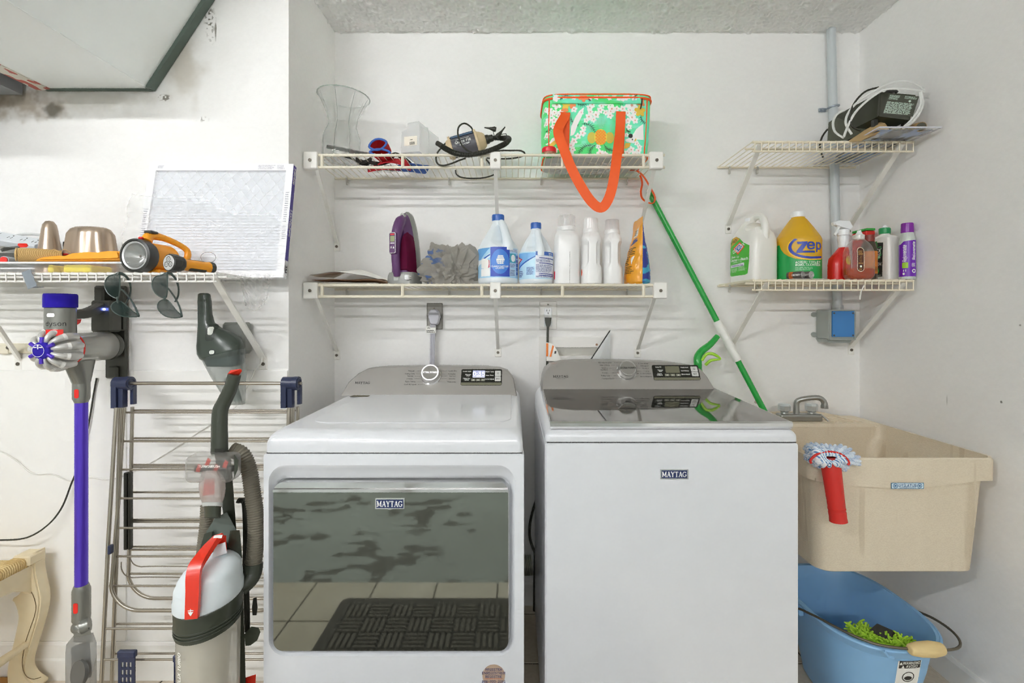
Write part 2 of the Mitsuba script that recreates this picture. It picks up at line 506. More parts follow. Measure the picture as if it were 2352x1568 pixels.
mat('tile', proc(_tile), 0.45)
TP, TY0, TX0 = 0.288, 0.284, -0.642
part('floor', 'grout', box(-2.95, WALL_R, TY0 + 0.006, WALL_B, -0.012, -0.003), 'm_grout', smooth=False, label='dark grout between the floor tiles')
for i in range(-8, 9):
    for j in range(0, 7):
        x0, x1 = TX0 + i * 0.283 + 0.003, TX0 + (i + 1) * 0.283 - 0.003
        y0, y1 = TY0 + j * TP + 0.003, min(TY0 + (j + 1) * TP - 0.003, WALL_B - 0.001)
        x1 = min(x1, WALL_R - 0.001)
        if x1 - x0 < 0.02: continue
        part('floor', 'tile', cbox(x0, x1, y0, y1, -0.010, 0.0, 0.0015), 'm_tile', smooth=False)

# ------------------------------------------------------------------ wire shelves
mat('shelf_cream', '#ddd6c2', 0.4)
mat('shelf_white', '#e9e8e3', 0.4)
mat('shelf_tan', '#e8dfc8', 0.45)
mat('bracket', '#e6e4de', 0.45)
mat('steel_screw', '#6a655c', 0.4, 0.8)
mat('clip', '#b9b7b0', 0.5)
SY = 1.77                                       # front edge of the alcove shelves


def strut(k, a, b, w=0.014, t=0.008):
    """A sloping support from the front rail down to the wall, with its screwed foot."""
    a, b = np.array(a, float), np.array(b, float)
    s = part(k, 'strut', cat(bar(a, b, w * 0.35, t * 1.7, (0, 1, 0)), bar(a + (0, 0.002, 0.002), b + (0, 0.002, 0.004), t * 0.9, t * 0.8, (0, 1, 0))), 'm_bracket', smooth=False)
    part(s, 'foot', cbox(b[0] - 0.014, b[0] + 0.014, b[1] - 0.004, b[1], b[2] - 0.034, b[2] + 0.006, 0.002), 'm_bracket', smooth=False)
    part(s, 'screw', cyl((b[0], b[1] - 0.007, b[2] - 0.014), (b[0], b[1] - 0.002, b[2] - 0.014), 0.006, 10), 'm_steel_screw')


def clip(k, x, y, z):
    part(k, 'clip', cat(tube([(x, y, z + 0.005), (x, y - 0.007, z), (x, y, z - 0.008)], 0.004, 6), cbox(x - 0.004, x + 0.004, y - 0.002, y + 0.006, z - 0.024, z - 0.004, 0.001)), 'm_clip', smooth=False)


def wire_shelf(name, label, x0, x1, z, zl, y0, y1, m, pitch=0.0254, rail=0.0042, wire=0.0016, lip=False, group=None, mid=None, x0b=None, x1b=None):
    """y0 front, y1 wall; z deck, zl lower rail. With lip, each wire turns down over the front rail."""
    k = thing(name, label, 'wire shelf', group)
    part(k, 'front_rail', rod((x0, y0, z), (x1, y0, z), rail), m)
    part(k, 'lower_rail', rod((x0, y0, zl), (x1, y0, zl), rail if not lip else rail * 0.8), m)
    part(k, 'back_rail', rod((x0, y1, z), (x1, y1, z), rail * 0.9), m)
    if mid is not None:
        part(k, 'middle_rail', rod((x0, mid, z - rail - wire), (x1, mid, z - rail - wire), rail * 0.85), m)
    n = int(round((x1 - x0 - 0.01) / pitch))
    for i in range(n + 1):
        x = x0 + 0.006 + (x1 - x0 - 0.012) * i / n
        pts = [(x, y1 - 0.002, z + rail), (x, y0, z + rail + wire * 0.5)]
        if lip:
            pts = [pts[0], (x, y0 + 0.003, z + rail + wire * 0.5), (x, y0 - rail - wire, z), (x, y0 - rail - wire * 0.5, zl)]
        part(k, 'wire', tube(pts, wire, 5), m)
    return k


GRP = 'long wire shelves over the washer and dryer'
XL, XR = -0.775, 0.556
for name_z, zl, lab in ((1.843, 1.798, 'long cream wire shelf holding the vase and the cooler bag, upper of two'),
                        (1.363, 1.321, 'long cream wire shelf holding the iron and bleach jugs, lower of two')):
    k = wire_shelf('wire_shelf', lab, XL, XR, name_z, zl, SY, WALL_B - 0.008, 'm_shelf_cream', group=GRP, rail=0.0052)
    top = name_z > 1.6
    for px in (740, 925, 1107, 1292, 1478):
        x = X(px, SY)
        part(k, 'post', cat(rod((x, SY - 0.001, zl), (x, SY - 0.001, name_z), 0.0062, 8)), 'm_shelf_cream')
    for x, w in ((XL + 0.026, 0.026), (X(1138, SY), 0.020), (X(1515 if not top else 1506, SY), 0.025)):
        c_ = part(k, 'end_bracket', cbox(x - w, x + w, SY - 0.014, SY + 0.012, zl - 0.008, name_z + 0.010, 0.003), 'm_bracket', smooth=False)
        part(c_, 'screw', cyl((x, SY - 0.017, (zl + name_z) / 2), (x, SY - 0.012, (zl + name_z) / 2), 0.006, 10), 'm_steel_screw')
    zf = 1.564 if top else Z(808, WALL_B)
    strut(k, (XL + 0.045, SY, zl - 0.004), (X(774, WALL_B), WALL_B, zf))
    strut(k, (X(1138, SY), SY, zl - 0.004), (X(1144, WALL_B), WALL_B, zf + 0.012))
    strut(k, (X(1503, SY), SY, zl - 0.004), (X(1464, WALL_B), WALL_B, zf + 0.010))
    for px in (797, 1032, 1243, 1440):
        clip(k, X(px, 2.07), 2.068, name_z - 0.004)

GRP = 'short wire shelves in the corner over the sink'
for z, zl, lab, zw in ((1.891, 1.857, 'short tan wire shelf in the corner holding the battery charger, upper of two', Z(524, WALL_B)),
                       (1.379, 1.345, 'short tan wire shelf in the corner holding cleaning bottles, lower of two', Z(796, WALL_B))):
    k = wire_shelf('corner_shelf', lab, 0.880, 1.476, z, zl, SY, WALL_B - 0.008, 'm_shelf_tan', lip=True, mid=1.825, rail=0.0046, wire=0.0019, group=GRP)
    up = z > 1.6
    strut(k, (0.912 if up else 0.938, SY + 0.004, z - 0.006), (0.929 if up else 0.948, WALL_B, zw + 0.01), 0.016, 0.011)
    strut(k, (1.436 if up else 1.446, SY + 0.004, z - 0.006), (1.452 if up else 1.462, WALL_B, zw), 0.016, 0.013)
    for dx in (0.05, 0.17):
        clip(k, 0.88 + dx, 2.068, z - 0.004)

# shelf on the left wall
LY = 1.352
k = wire_shelf('wall_shelf', 'white wire shelf on the left wall holding flashlights and the air filter', -2.35, X(498, LY), 1.368, 1.347, LY, WALL_L - 0.008, 'm_shelf_white', lip=True, rail=0.0036, wire=0.0017, mid=1.40)
strut(k, (X(492, LY + .03), LY + 0.03, 1.360), (X(606, WALL_L), WALL_L, Z(826, WALL_L)), 0.016, 0.012)
strut(k, (X(-95, LY), LY + 0.01, 1.36), (X(44, WALL_L), WALL_L, Z(826, WALL_L)), 0.016, 0.012)

# a cream rail with slots screwed to the left wall, low behind the strut
k = thing('wall_rail', 'cream slotted mounting rail on the left wall behind the stick vacuum', 'rail')
part(k, 'strip', cbox(-2.2, X(122, WALL_L), WALL_L - 0.014, WALL_L - 0.003, Z(810, WALL_L), Z(788, WALL_L), 0.002), 'm_shelf_cream', smooth=False)
part(k, 'end_block', cbox(X(8, WALL_L), X(30, WALL_L), WALL_L - 0.018, WALL_L - 0.003, Z(812, WALL_L), Z(790, WALL_L), 0.002), 'm_shelf_cream', smooth=False)
part(k, 'screw', cyl((X(22, 1.64), 1.633, Z(798, 1.64)), (X(22, 1.64), 1.642, Z(798, 1.64)), 0.006, 10), 'm_steel_screw')

# metal strap hanging under the shelf front
k = thing('hanger_strap', 'galvanised metal strap hanging from the left wall shelf', 'metal strap')
mat('galv', '#9aa3ad', 0.35, 0.7)
a, b = P(60, 622, 1.34), P(75, 660, 1.34)
part(k, 'tab', bar(a, b, 0.026, 0.002, (1, 0, 0)), 'm_galv', smooth=False)
part(k, 'lip', bar(P(75, 660, 1.345), P(92, 659, 1.37), 0.002, 0.02, (0, 0, 1)), 'm_galv', smooth=False)

# ------------------------------------------------------------------ sheet-metal duct at the ceiling
mat('duct', '#eef2f0', 0.45, 0.12)
mat('duct_edge', '#5d6a62', 0.5, 0.5)
mat('duct_dark', '#8a8d8e', 0.6, 0.3)
k = thing('air_duct', 'galvanised sheet metal air duct running under the ceiling at upper left', 'duct')
y0, y1 = 1.125, WALL_L - 0.012
xa, xb = X(110, WALL_L), X(350, WALL_L)
zb, zt = 2.029, CEIL - 0.003
xt = xb + (X(485, WALL_L) - X(350, WALL_L)) * (zt - zb) / (Z(0, WALL_L) - zb)
body = extr([(xa, zb), (xb, zb), (xt, zt), (xa - 0.05, zt)], y0, y1)
part(k, 'body', body, 'm_duct', smooth=False)
fl = [(xb + 0.002, zb - 0.003), (xt + 0.012, zt), (xt + 0.004, zt), (xb - 0.006, zb - 0.003)]
part(k, 'flange', extr([(xb - 0.004, zb - 0.003), (xb + 0.012, zb - 0.003), (xt + 0.016, zt), (xt, zt)], y1 - 0.02, y1 + 0.01), 'm_duct_edge', smooth=False)
part(k, 'flange', box(xa, xb + 0.004, y1 - 0.004, y1 + 0.01, zb - 0.004, zb + 0.004), 'm_duct_edge', smooth=False)
part(k, 'seam', rod((xb - 0.001, y0, zb - 0.001), (xb - 0.001, y1, zb - 0.001), 0.0022, 6), 'm_duct', smooth=False)


def _tape(p, n, uv):
    w = noise(p.x * 90, p.y * 55, 1.0)
    return mix(C('#cfcabd'), C('#a8564a'), smoothstep(0.5, 0.6, w))


mat('tape', proc(_tape), 0.4)
part(k, 'tape', extr([(xa - 0.022, zb - 0.006), (xa + 0.022, zb - 0.003), (xa + 0.022, zb), (xa - 0.022, zb + 0.01)], y0, y1), 'm_tape', smooth=False, label='foil tape with red print')
k2 = thing('plenum', 'dark grey sheet metal plenum beside the air duct at the left picture edge', 'duct')
part(k2, 'body', box(xa - 0.8, xa - 0.075, y0 - 0.35, y1, zb - 0.02, zt), 'm_duct_dark', smooth=False)

# ------------------------------------------------------------------ conduit and junction box
mat('conduit', '#c3c9cc', 0.5, 0.05)
mat('box_grey', '#9aa09c', 0.5, 0.1)
mat('box_blue', '#3f7fbf', 0.45)
k = thing('conduit_pipe', 'grey electrical conduit pipe running down the back wall to the junction box', 'pipe')
yc = 2.055
part(k, 'pipe', rod((X(1909, yc), yc, CEIL), (X(1924, yc), yc, Z(712, yc)), 0.0175, 16), 'm_conduit')
part(k, 'collar', rod((X(1924, yc), yc, Z(716, yc)), (X(1924, yc), yc, Z(700, yc)), 0.021, 16), 'm_conduit')
zc = Z(246, yc); xc = X(1913, yc)
part(k, 'strap', cat(tube([(xc + 0.0195 * math.cos(t), yc - 0.0195 * math.sin(t), zc + 0.004 * math.cos(t)) for t in np.linspace(-0.3, PI + 0.3, 14)], 0.004, 6, flat=1.8),
                     cbox(xc - 0.048, xc - 0.016, 2.072, 2.079, zc - 0.012, zc + 0.004, 0.002), cyl((xc - 0.036, 2.066, zc - 0.004), (xc - 0.036, 2.074, zc - 0.004), 0.006, 10)), 'm_galv')
k = thing('junction_box', 'grey plastic junction box with a blue cover plate on the back wall', 'junction box')
yf = 1.985
x0, x1, z0, z1 = X(1906, yf), X(1966, yf), Z(781, yf), Z(711, yf)
part(k, 'body', cat(cbox(x0, x1, yf + 0.004, WALL_B, z0, z1, 0.006), extr([(x0 + 0.01, z0 - 0.012), (x1 - 0.01, z0 - 0.012), (x1, z0 + 0.004), (x0, z0 + 0.004)], yf + 0.02, WALL_B)), 'm_box_grey', smooth=False)
part(k, 'rim', extr(Polygon(rrect(x0, x1, z0, z1, 0.004)).difference(Polygon(rrect(x0 + 0.006, x1 - 0.006, z0 + 0.006, z1 - 0.005, 0.003))), yf, yf + 0.006), 'm_box_grey', smooth=False)
c_ = part(k, 'cover', extr(rrect(x0 + 0.010, x1 - 0.008, z0 + 0.014, z1 - 0.006, 0.004), yf - 0.002, yf + 0.004), 'm_box_blue', smooth=False, label='blue cover plate')
for sx in (x0 + 0.016, x1 - 0.014):
    for sz in (z0 + 0.020, z1 - 0.014):
        part(c_, 'screw', cyl((sx, yf - 0.004, sz), (sx, yf, sz), 0.0035, 8), 'm_steel_screw')
for sz in (z1 - 0.02, z0 + 0.02):
    part(k, 'ear', cat(cyl((x0 - 0.010, 2.072, sz), (x0 - 0.010, 2.08, sz), 0.010, 12), box(x0 - 0.010, x0 + 0.002, 2.072, 2.08, sz - 0.009, sz + 0.009)), 'm_box_grey', smooth=False)

# ------------------------------------------------------------------ dryer and washer
mat('enamel', '#dee0e4', 0.16, spec=0.5, coat=0.5)
mat('enamel_in', '#dcdee2', 0.2)
mat('console', '#aaa7a3', 0.36, 0.6)
mat('chrome', '#e2e2e2', 0.06, 1.0)
mat('knob_face', '#b5b3b0', 0.28, 0.9)
mat('door_glass', '#868a82', 0.035, 0.95)
mat('lid_glass', '#8c8a87', 0.03, 0.95)
mat('panel_black', '#14150f', 0.15)
mat('navy', '#1f2c56', 0.4)
mat('ink', '#22211f', 0.6)
mat('print_white', '#f2f2ee', 0.5)
mat('seam', '#2c2d2c', 0.7)
mat('btn', '#c9cac6', 0.4)
scene['m_lit_white'] = {'type': 'diffuse', 'reflectance': {'type': 'rgb', 'value': 0.3}}


def glow(v, c=(1, 1, 1)):
    return {'type': 'area', 'radiance': {'type': 'rgb', 'value': [float(v * q) for q in c]}}


# slab-serif capitals for the maker's badge, on a grid of 7 high
def _st(*pts, w=1.25):
    return LineString(pts).buffer(w / 2, cap_style='flat', join_style='mitre')
def _sf(x, y, w=2.2, h=0.7):
    return sbox(x - w / 2, y - h / 2, x + w / 2, y + h / 2)
_SERIF = {
    'M': ([_st((1.2, 0), (1.2, 7)), _st((6.8, 0), (6.8, 7), w=1.5), _st((1.2, 7), (4, 1.2), w=1.4), _st((6.8, 7), (4, 1.2), w=0.8), _sf(1.1, .35), _sf(0.9, 6.65), _sf(6.9, .35), _sf(7.1, 6.65)], 8.2),
    'A': ([_st((0.9, 0), (3.3, 7), w=0.8), _st((5.7, 0), (3.3, 7), w=1.5), _st((1.7, 2.4), (4.9, 2.4), w=0.8), _sf(0.9, .35), _sf(5.8, .35)], 6.6),
    'Y': ([_st((0.9, 7), (3.3, 3), w=1.4), _st((5.6, 7), (3.3, 3), w=0.9), _st((3.3, 3.4), (3.3, 0), w=1.4), _sf(0.9, 6.65), _sf(5.7, 6.65), _sf(3.3, .35, 2.6)], 6.6),
    'T': ([_st((0.3, 6.6), (5.9, 6.6), w=0.8), _st((3.1, 7), (3.1, 0), w=1.5), sbox(0.3, 5.2, 0.9, 7), sbox(5.3, 5.2, 5.9, 7), _sf(3.1, .35, 2.8)], 6.2),
    'G': ([Point(3.4, 3.5).buffer(3.5).difference(affinity.scale(Point(3.5, 3.5).buffer(2.7), 0.85, 1)).difference(sbox(4.2, 3.2, 8, 5.2)), sbox(5.1, 0.6, 6.4, 3.2), sbox(4.2, 2.7, 7.0, 3.3), sbox(5.6, 5.0, 6.2, 6.9)], 7.2),
}
def maytag(h, wide=1.0):
    x, out = 0, []
    for ch in 'MAYTAG':
        g, w = _SERIF[ch]
        out.append(affinity.translate(shapely.union_all(g), x, 0)); x += w + 0.25
    g = affinity.translate(shapely.union_all(out), -x / 2, -3.5)
    return flat(affinity.scale(g, h / 7 * wide, h / 7, origin=(0, 0)))


def badge(k, c, w, h, y, name='badge'):
    b = part(k, name, extr(np.array([(-w / 2, -h / 2), (-w * .1, -h / 2), (0, -h * .58), (w * .1, -h / 2), (w / 2, -h / 2), (w / 2, h / 2), (-w / 2, h / 2)]) + (c[0], c[1]), y - 0.003, y + 0.002), 'm_chrome', smooth=False, label='silver maker badge')
    part(b, 'field', wrap(flat(sbox(-w * .46, -h * .40, w * .46, h * .40)), plane_map((c[0], y - 0.003, c[1]), (1, 0, 0), (0, 0, 1)), 0.0004), 'm_navy', smooth=False)
    part(b, 'lettering', wrap(maytag(h * 0.56, 0.72 * w / h / 2.78), plane_map((c[0], y - 0.003, c[1]), (1, 0, 0), (0, 0, 1)), 0.0008), 'm_print_white', smooth=False)


def console(k, front, y0, zb, tilt, yback, knob, disp, logo, lit, words_l, words_r, sub=None):
    """front: outline (x, z) of the tilted face seen square on; tilt: y gained per metre of height."""
    f = np.array([(x, y0 + (z - zb) * tilt, z) for x, z in front])
    cx = f[:, 0].mean()
    g = np.array([(cx + (x - cx) * 0.985, yback, zb + (z - zb) * 0.97) for x, z in front])
    f2 = f + (0, 0.006, 0.0)
    fi = np.array([(cx + (x - cx) * 0.992, y0 + (zb + (z - zb) * 0.97 + 0.001 - zb) * tilt, zb + (z - zb) * 0.97 + 0.001) for x, z in front])
    body = part(k, 'console', hull(np.vstack([fi, f2, g])), 'm_console', smooth=25, label='brushed grey control console')
    up = np.array([0, tilt, 1.0]); up /= np.linalg.norm(up)
    nrm = np.cross([1, 0, 0], up)                                  # out of the face, toward the room
    def on(x, z): return np.array([x, y0 + (z - zb) * tilt, z])
    pm = plane_map(on(0, zb), (1, 0, 0), up)
    s = math.hypot(1, tilt)
    kx, kz, kr = knob
    c = on(kx, kz)
    rings = [(kr * 1.12, 0), (kr * 1.12, 0.004), (kr, 0.008), (kr * 0.97, 0.024), (kr * 0.9, 0.028), (0.0, 0.028)]
    M = np.eye(4); M[:3, 0] = (1, 0, 0); M[:3, 1] = up; M[:3, 2] = nrm; M[:3, 3] = c
    def loc(m):
        m = m.copy(); m.apply_transform(M); return m
    kb = part(k, 'knob', loc(lathe(rings, 36)), 'm_chrome', label='chrome cycle knob')
    part(kb, 'face', loc(lathe([(0, 0.0278), (kr * 0.80, 0.0278), (kr * 0.80, 0.0286), (0, 0.0286)], 36)), 'm_knob_face')
    ring = loc(lathe([(kr * 0.80, 0.0282), (kr * 0.92, 0.0282), (kr * 0.92, 0.0292), (kr * 0.80, 0.0292)], 40, ring=True))
    part(kb, 'ring', ring, 'm_lit_white' if lit else 'm_chrome', **({'emitter': glow(1.3)} if lit else {}))
    tx = wrap(text('EXTRA POWER', kr * 0.20, True, wide=0.9), lambda q, o: (M[:3, :3] @ np.column_stack([q[:, 0], q[:, 1], np.full(len(q), 0.0296)]).T).T + c, 0)
    part(kb, 'lettering', tx, 'm_lit_white' if lit else 'm_ink', smooth=False, **({'emitter': glow(1.2)} if lit else {}))
    # display
    x0, x1, z0, z1 = disp
    b0, b1 = (z0 - zb) * s, (z1 - zb) * s
    pl = flat(rrect(x0, x1, b0, b1, 0.006))
    d = part(k, 'display', extr_on(rrect(x0, x1, b0, b1, 0.006), pm, 0.0015), 'm_panel_black', smooth=False, label='black display panel with buttons')
    w, h = x1 - x0, b1 - b0
    part(d, 'strip', wrap(flat(sbox(x0 + w * .01, b0 + h * .01, x1 - w * .01, b0 + h * .17)), pm, 0.0019), col('#6f6e5c', 0.3), smooth=False)
    scr = flat(rrect(x0 + w * .28, x0 + w * .585, b0 + h * .47, b0 + h * .92, 0.002))
    if lit:
        part(d, 'screen', wrap(scr, pm, 0.0019), 'm_lit_white', smooth=False, emitter=glow(0.45, (0.42, 0.50, 1.0)), label='lit blue screen')
        part(d, 'digits', wrap(text('0:35', h * .24, True, at=(x0 + w * .435, b0 + h * .71)), pm, 0.0023), 'm_lit_white', smooth=False, emitter=glow(1.6))
        part(d, 'digits', wrap(cat(flat(sbox(x0 + w * .37, b0 + h * .56, x0 + w * .5, b0 + h * .575)), flat(sbox(x0 + w * .29, b0 + h * .49, x0 + w * .57, b0 + h * .52))), pm, 0.0023), 'm_lit_white', smooth=False, emitter=glow(1.6))
    else:
        part(d, 'screen', wrap(scr, pm, 0.0019), col('#6c6b58', 0.3), smooth=False)
    for u in (.25, .37, .49):
        part(d, 'button', wrap(flat(rrect(x0 + w * u, x0 + w * (u + .1), b0 + h * .25, b0 + h * .41, 0.001)), pm, 0.0021), col('#77776a', 0.4), smooth=False)
        part(d, 'lettering', wrap(flat(sbox(x0 + w * (u + .03), b0 + h * .31, x0 + w * (u + .07), b0 + h * .34)), pm, 0.0024), 'm_print_white', smooth=False)
    for v0, v1, sgn in ((.56, .90, 'p'), (.25, .54, 's')):
        b = part(d, 'button', wrap(flat(rrect(x0 + w * .83, x0 + w * .975, b0 + h * v0, b0 + h * v1, 0.002)), pm, 0.0021), 'm_btn', smooth=False)
        uu, vv = x0 + w * .905, b0 + h * (v0 + v1) / 2
        if sgn == 'p':
            g = Point(uu, vv).buffer(0.0035).difference(Point(uu, vv).buffer(0.0026)).difference(sbox(uu - .0012, vv, uu + .0012, vv + .01)).union(sbox(uu - .0005, vv, uu + .0005, vv + .0042))
        else:
            g = Polygon([(uu - .006, vv - .003), (uu - .001, vv), (uu - .006, vv + .003)]).union(sbox(uu + .001, vv - .003, uu + .0022, vv + .003)).union(sbox(uu + .004, vv - .003, uu + .0052, vv + .003))
        part(d, 'symbol', wrap(flat(g), pm, 0.0025), 'm_ink', smooth=False)
    tl = [text(t, h * .066, True, at=(x0 + w * u, b0 + h * v)) for t, u, v in words_l]
    part(d, 'lettering', wrap(cat(tl), pm, 0.0023), 'm_print_white', smooth=False)
    # cycle names round the knob
    ms = []
    for t, px_, pz_, side in words_r:
        ms.append(text(t, 0.0052, False, at=(px_, (pz_ - zb) * s), align='l' if side > 0 else 'r'))
        e = px_ - side * 0.006
        ms.append(flat(sbox(min(e, e - side * 0.028), (pz_ - zb) * s + 0.002, max(e, e - side * 0.028), (pz_ - zb) * s + 0.0027)))
    part(k, 'lettering', wrap(cat(ms), pm, 0.0006), 'm_ink', smooth=False)
    lx, lz, lh = logo
    ms = [affin(maytag(lh), lx, (lz - zb) * s)]
    if sub: ms.append(text(sub, lh * 0.22, False, at=(lx, (lz - zb) * s - lh * 0.85)))
    part(k, 'lettering', wrap(cat(ms), pm, 0.0006), 'm_ink', smooth=False)


def affin(m, dx, dy):
    m = m.copy(); m.vertices = np.array(m.vertices) + (dx, dy, 0); return m


def extr_on(poly, pm, t):
    """A plate of thickness t standing on the mapped plane."""
    m = trimesh.creation.extrude_polygon(Polygon(poly), 1.0, engine='earcut')
    v = np.array(m.vertices)
    a, b = pm(v, 0.0), pm(v, t)
    return tm(np.where(v[:, 2:] > 0.5, b, a), m.faces)


# ---- dryer
DY = 1.269
DX0, DX1 = -0.664, 0.026
D = thing('dryer', 'white front-loading dryer with a dark mirrored door, left of the washer', 'dryer')
ZS = 0.884                                        # seam under the top
out_ = rrect(DX0, DX1, 0.05, ZS, 0.008, 4)
hx0, hx1, hz0, hz1 = X(617, DY), X(1182, DY), Z(1506, DY), Z(1068, DY)
hole = rrect(hx0, hx1, hz0, hz1, 0.045, 10)
hin = rrect(X(625, DY), X(1172, DY), Z(1498, DY), Z(1104, DY), 0.028, 10)
fp = extr(Polygon(out_).difference(Polygon(hole)), DY, DY + 0.004)
ring = loft([np.column_stack([hole[:, 0], np.full(len(hole), DY + 0.0005), hole[:, 1]]),
             np.column_stack([(hole * .75 + hin * .25)[:, 0], np.full(len(hole), DY + 0.004), (hole * .75 + hin * .25)[:, 1]]),
             np.column_stack([(hole * .25 + hin * .75)[:, 0], np.full(len(hole), DY + 0.020), (hole * .25 + hin * .75)[:, 1]]),
             np.column_stack([hin[:, 0], np.full(len(hin), DY + 0.024), hin[:, 1]]),
             np.column_stack([hin[:, 0], np.full(len(hin), DY + 0.034), hin[:, 1]])], cap=False)
part(D, 'front_panel', cat(fp, ring), 'm_enamel', smooth=30)
part(D, 'cabinet', cbox(DX0 + 0.001, DX1 - 0.001, DY + 0.034, 1.985, 0.03, ZS - 0.002, 0.004), 'm_enamel', smooth=False)
for sx in (DX0, DX1 - 0.006):
    part(D, 'side_wall', box(sx, sx + 0.006, DY + 0.003, DY + 0.04, 0.05, ZS - 0.002), 'm_enamel', smooth=False)
part(D, 'gasket', box(DX0 + 0.006, DX1 - 0.006, DY + 0.004, 1.98, ZS - 0.004, ZS + 0.003), 'm_seam', smooth=False)


def rr3(x0, x1, y0, y1, z, r, n=8):
    p = rrect(x0, x1, y0, y1, r, n)
    return np.column_stack([p, np.full(len(p), z)])


rings = [rr3(DX0 + 0.003, DX1 - 0.003, DY + 0.002, 1.985, ZS + 0.003, 0.012), rr3(DX0 + 0.003, DX1 - 0.003, DY + 0.001, 1.985, ZS + 0.022, 0.014)]
for t in np.linspace(0.15, 1, 8):
    a = t * PI / 2
    e = 0.042 * (1 - math.cos(a))
    rings.append(rr3(DX0 + 0.003 + e * 0.8, DX1 - 0.003 - e * 0.45, DY + 0.001 + e, 1.985, ZS + 0.022 + 0.038 * math.sin(a), 0.014 + e * 0.5))
rings.append(rr3(DX0 + 0.055, DX1 - 0.03, DY + 0.075, 1.98, 0.9445, 0.03))
top = part(D, 'top', loft(rings), 'm_enamel', smooth=40)
w = rrect(DX0 + 0.075, DX1 - 0.035, 1.365, 1.93, 0.06, 10)
part(top, 'raised_rim', loft([np.column_stack([w, np.full(len(w), 0.9440)]), np.column_stack([w * [0.992, 1] + [-0.0025, 0.002], np.full(len(w), 0.9472)]), np.column_stack([w * 0.9 + [-0.032, 0.16], np.full(len(w), 0.9475)])]), 'm_enamel', smooth=50)
part(top, 'sticker', wrap(flat([(X(805, 1.81), 1.79), (X(845, 1.79), 1.79), (X(851, 1.82), 1.82), (X(812, 1.82), 1.82)]), lambda q, o: np.column_stack([q[:, 0], q[:, 1], np.full(len(q), 0.9480)]), 0), col('#55503a', 0.5), smooth=False, label='small dark sticker')
for sx in (DX0 + 0.06, DX1 - 0.06):
    for sy in (1.36, 1.92):
        part(D, 'foot', cyl((sx, sy, 0), (sx, sy, 0.035), 0.022, 14), 'm_seam')
# door
x0, x1, z0, z1 = X(628, DY), X(1168, DY), Z(1494, DY), Z(1107, DY)
zg = Z(1129, DY)
dm = rrect(x0, x1, z0, z1, 0.026, 10)
yd = DY - 0.002
door = part(D, 'door', extr(dm, yd + 0.006, yd + 0.034), 'm_chrome', smooth=25, label='door with a dark mirrored glass front')
gp = Polygon(dm).intersection(sbox(-9, 0, 9, zg))
gl = [np.array(gp.buffer(-e).exterior.coords)[:-1] for e in (0.0,)][0]
gl2 = np.array(gp.buffer(-0.002).exterior.coords)[:-1]
part(door, 'glass', extr(Polygon(gl).buffer(-0.0008), yd, yd + 0.0062), 'm_door_glass', smooth=False)
cp = Polygon(dm).intersection(sbox(-9, zg + 0.0005, 9, 9))
part(door, 'handle', cat(extr(cp.intersection(sbox(-9, zg, 9, Z(1122, DY))), yd - 0.004, yd + 0.0062), extr(cp.intersection(sbox(-9, Z(1121, DY), 9, 9)), yd + 0.002, yd + 0.0062)), 'm_chrome', smooth=False, label='chrome pull strip along the door top')
badge(door, (X(896.5, DY), Z(1155, DY)), X(930, DY) - X(863, DY), Z(1143, DY) - Z(1167, DY), yd)
# round sticker
c = (X(1134, DY), Z(1551, DY)); r = 26 * DY / F
st = part(D, 'sticker', wrap(flat(Point(c).buffer(r)), lambda q, o: np.column_stack([q[:, 0], np.full(len(q), DY - 0.0005), q[:, 1]]), 0), col('#b29a86', 0.5), smooth=False, label='round tan registration sticker')
ms = [text('REGISTER', r * .22, True, (c[0], c[1] + r * .55)), text('ENREGISTRER', r * .22, True, (c[0], c[1] + r * .24)), text('REGISTRE', r * .22, True, (c[0], c[1] - r * .07)), text('888-900-3381', r * .22, True, (c[0], c[1] - r * .5), wide=0.9)]
pm_ = lambda q, o: np.column_stack([q[:, 0], np.full(len(q), DY - 0.0009), q[:, 1]])
part(st, 'lettering', wrap(cat(ms), pm_, 0), col('#3b3560', 0.5), smooth=False)
part(st, 'line', wrap(flat(sbox(c[0] - r * .8, c[1] - r * .27, c[0] + r * .8, c[1] - r * .23)), pm_, 0), col('#b5573c', 0.5), smooth=False)

# dryer console
y0, zb = 1.835, 0.943
yc_ = 1.86
def fz(px, py):                                   # a point of the dryer console face
    tilt = 0.62
    # solve the ray (px, py) with y = y0 + (z - zb) * tilt
    a = (CY - py) / F
    y = (y0 + (EYE - zb) * tilt) / (1 - a * tilt)
    return X(px, y), EYE + a * y
front = [fz(*q) for q in ((783, 902), (800, 878), (822, 858), (845, 846), (875, 843), (985, 840.5), (1110, 842), (1150, 846), (1168, 853), (1180, 870), (1187, 902))]
front[0] = (front[0][0], zb); front[-1] = (front[-1][0], zb)
WL = [('Quick Light', .14, .86), ('Remote', .17, .66), ('Start', .17, .58), ('Damp Dry', .14, .42), ('Signal', .14, .33), ('Wash Temp', .70, .84), ('Less Time', .70, .61), ('Cycle Signal', .70, .38)]
wr = [(t, *fz(px, py), s) for t, px, py, s in (('Regular', 953, 853, -1), ('Heavy Duty', 953, 859.5, -1), ('Whites', 949, 865, -1), ('Towels', 948, 871, -1), ('Bulky Items', 954, 877.5, -1), ('Custom Cycle', 956, 884, -1),
                                              ('Quick Dry', 1030, 853, 1), ('Delicates', 1029, 860, 1), ('Sanitize', 1031, 865, 1), ('Normal', 1031, 871, 1), ('Timed Dry', 1026, 878, 1))]
kx, kz = fz(990, 862)
dx0, dz0 = fz(1058, 885); dx1, dz1 = fz(1153, 848)
lx, lz = fz(833, 879)
console(D, front, y0, zb, 0.62, 1.99, (kx, kz, 0.0365), (dx0, dx1, dz0, dz1), (lx, lz, 0.0095), True, WL, wr)

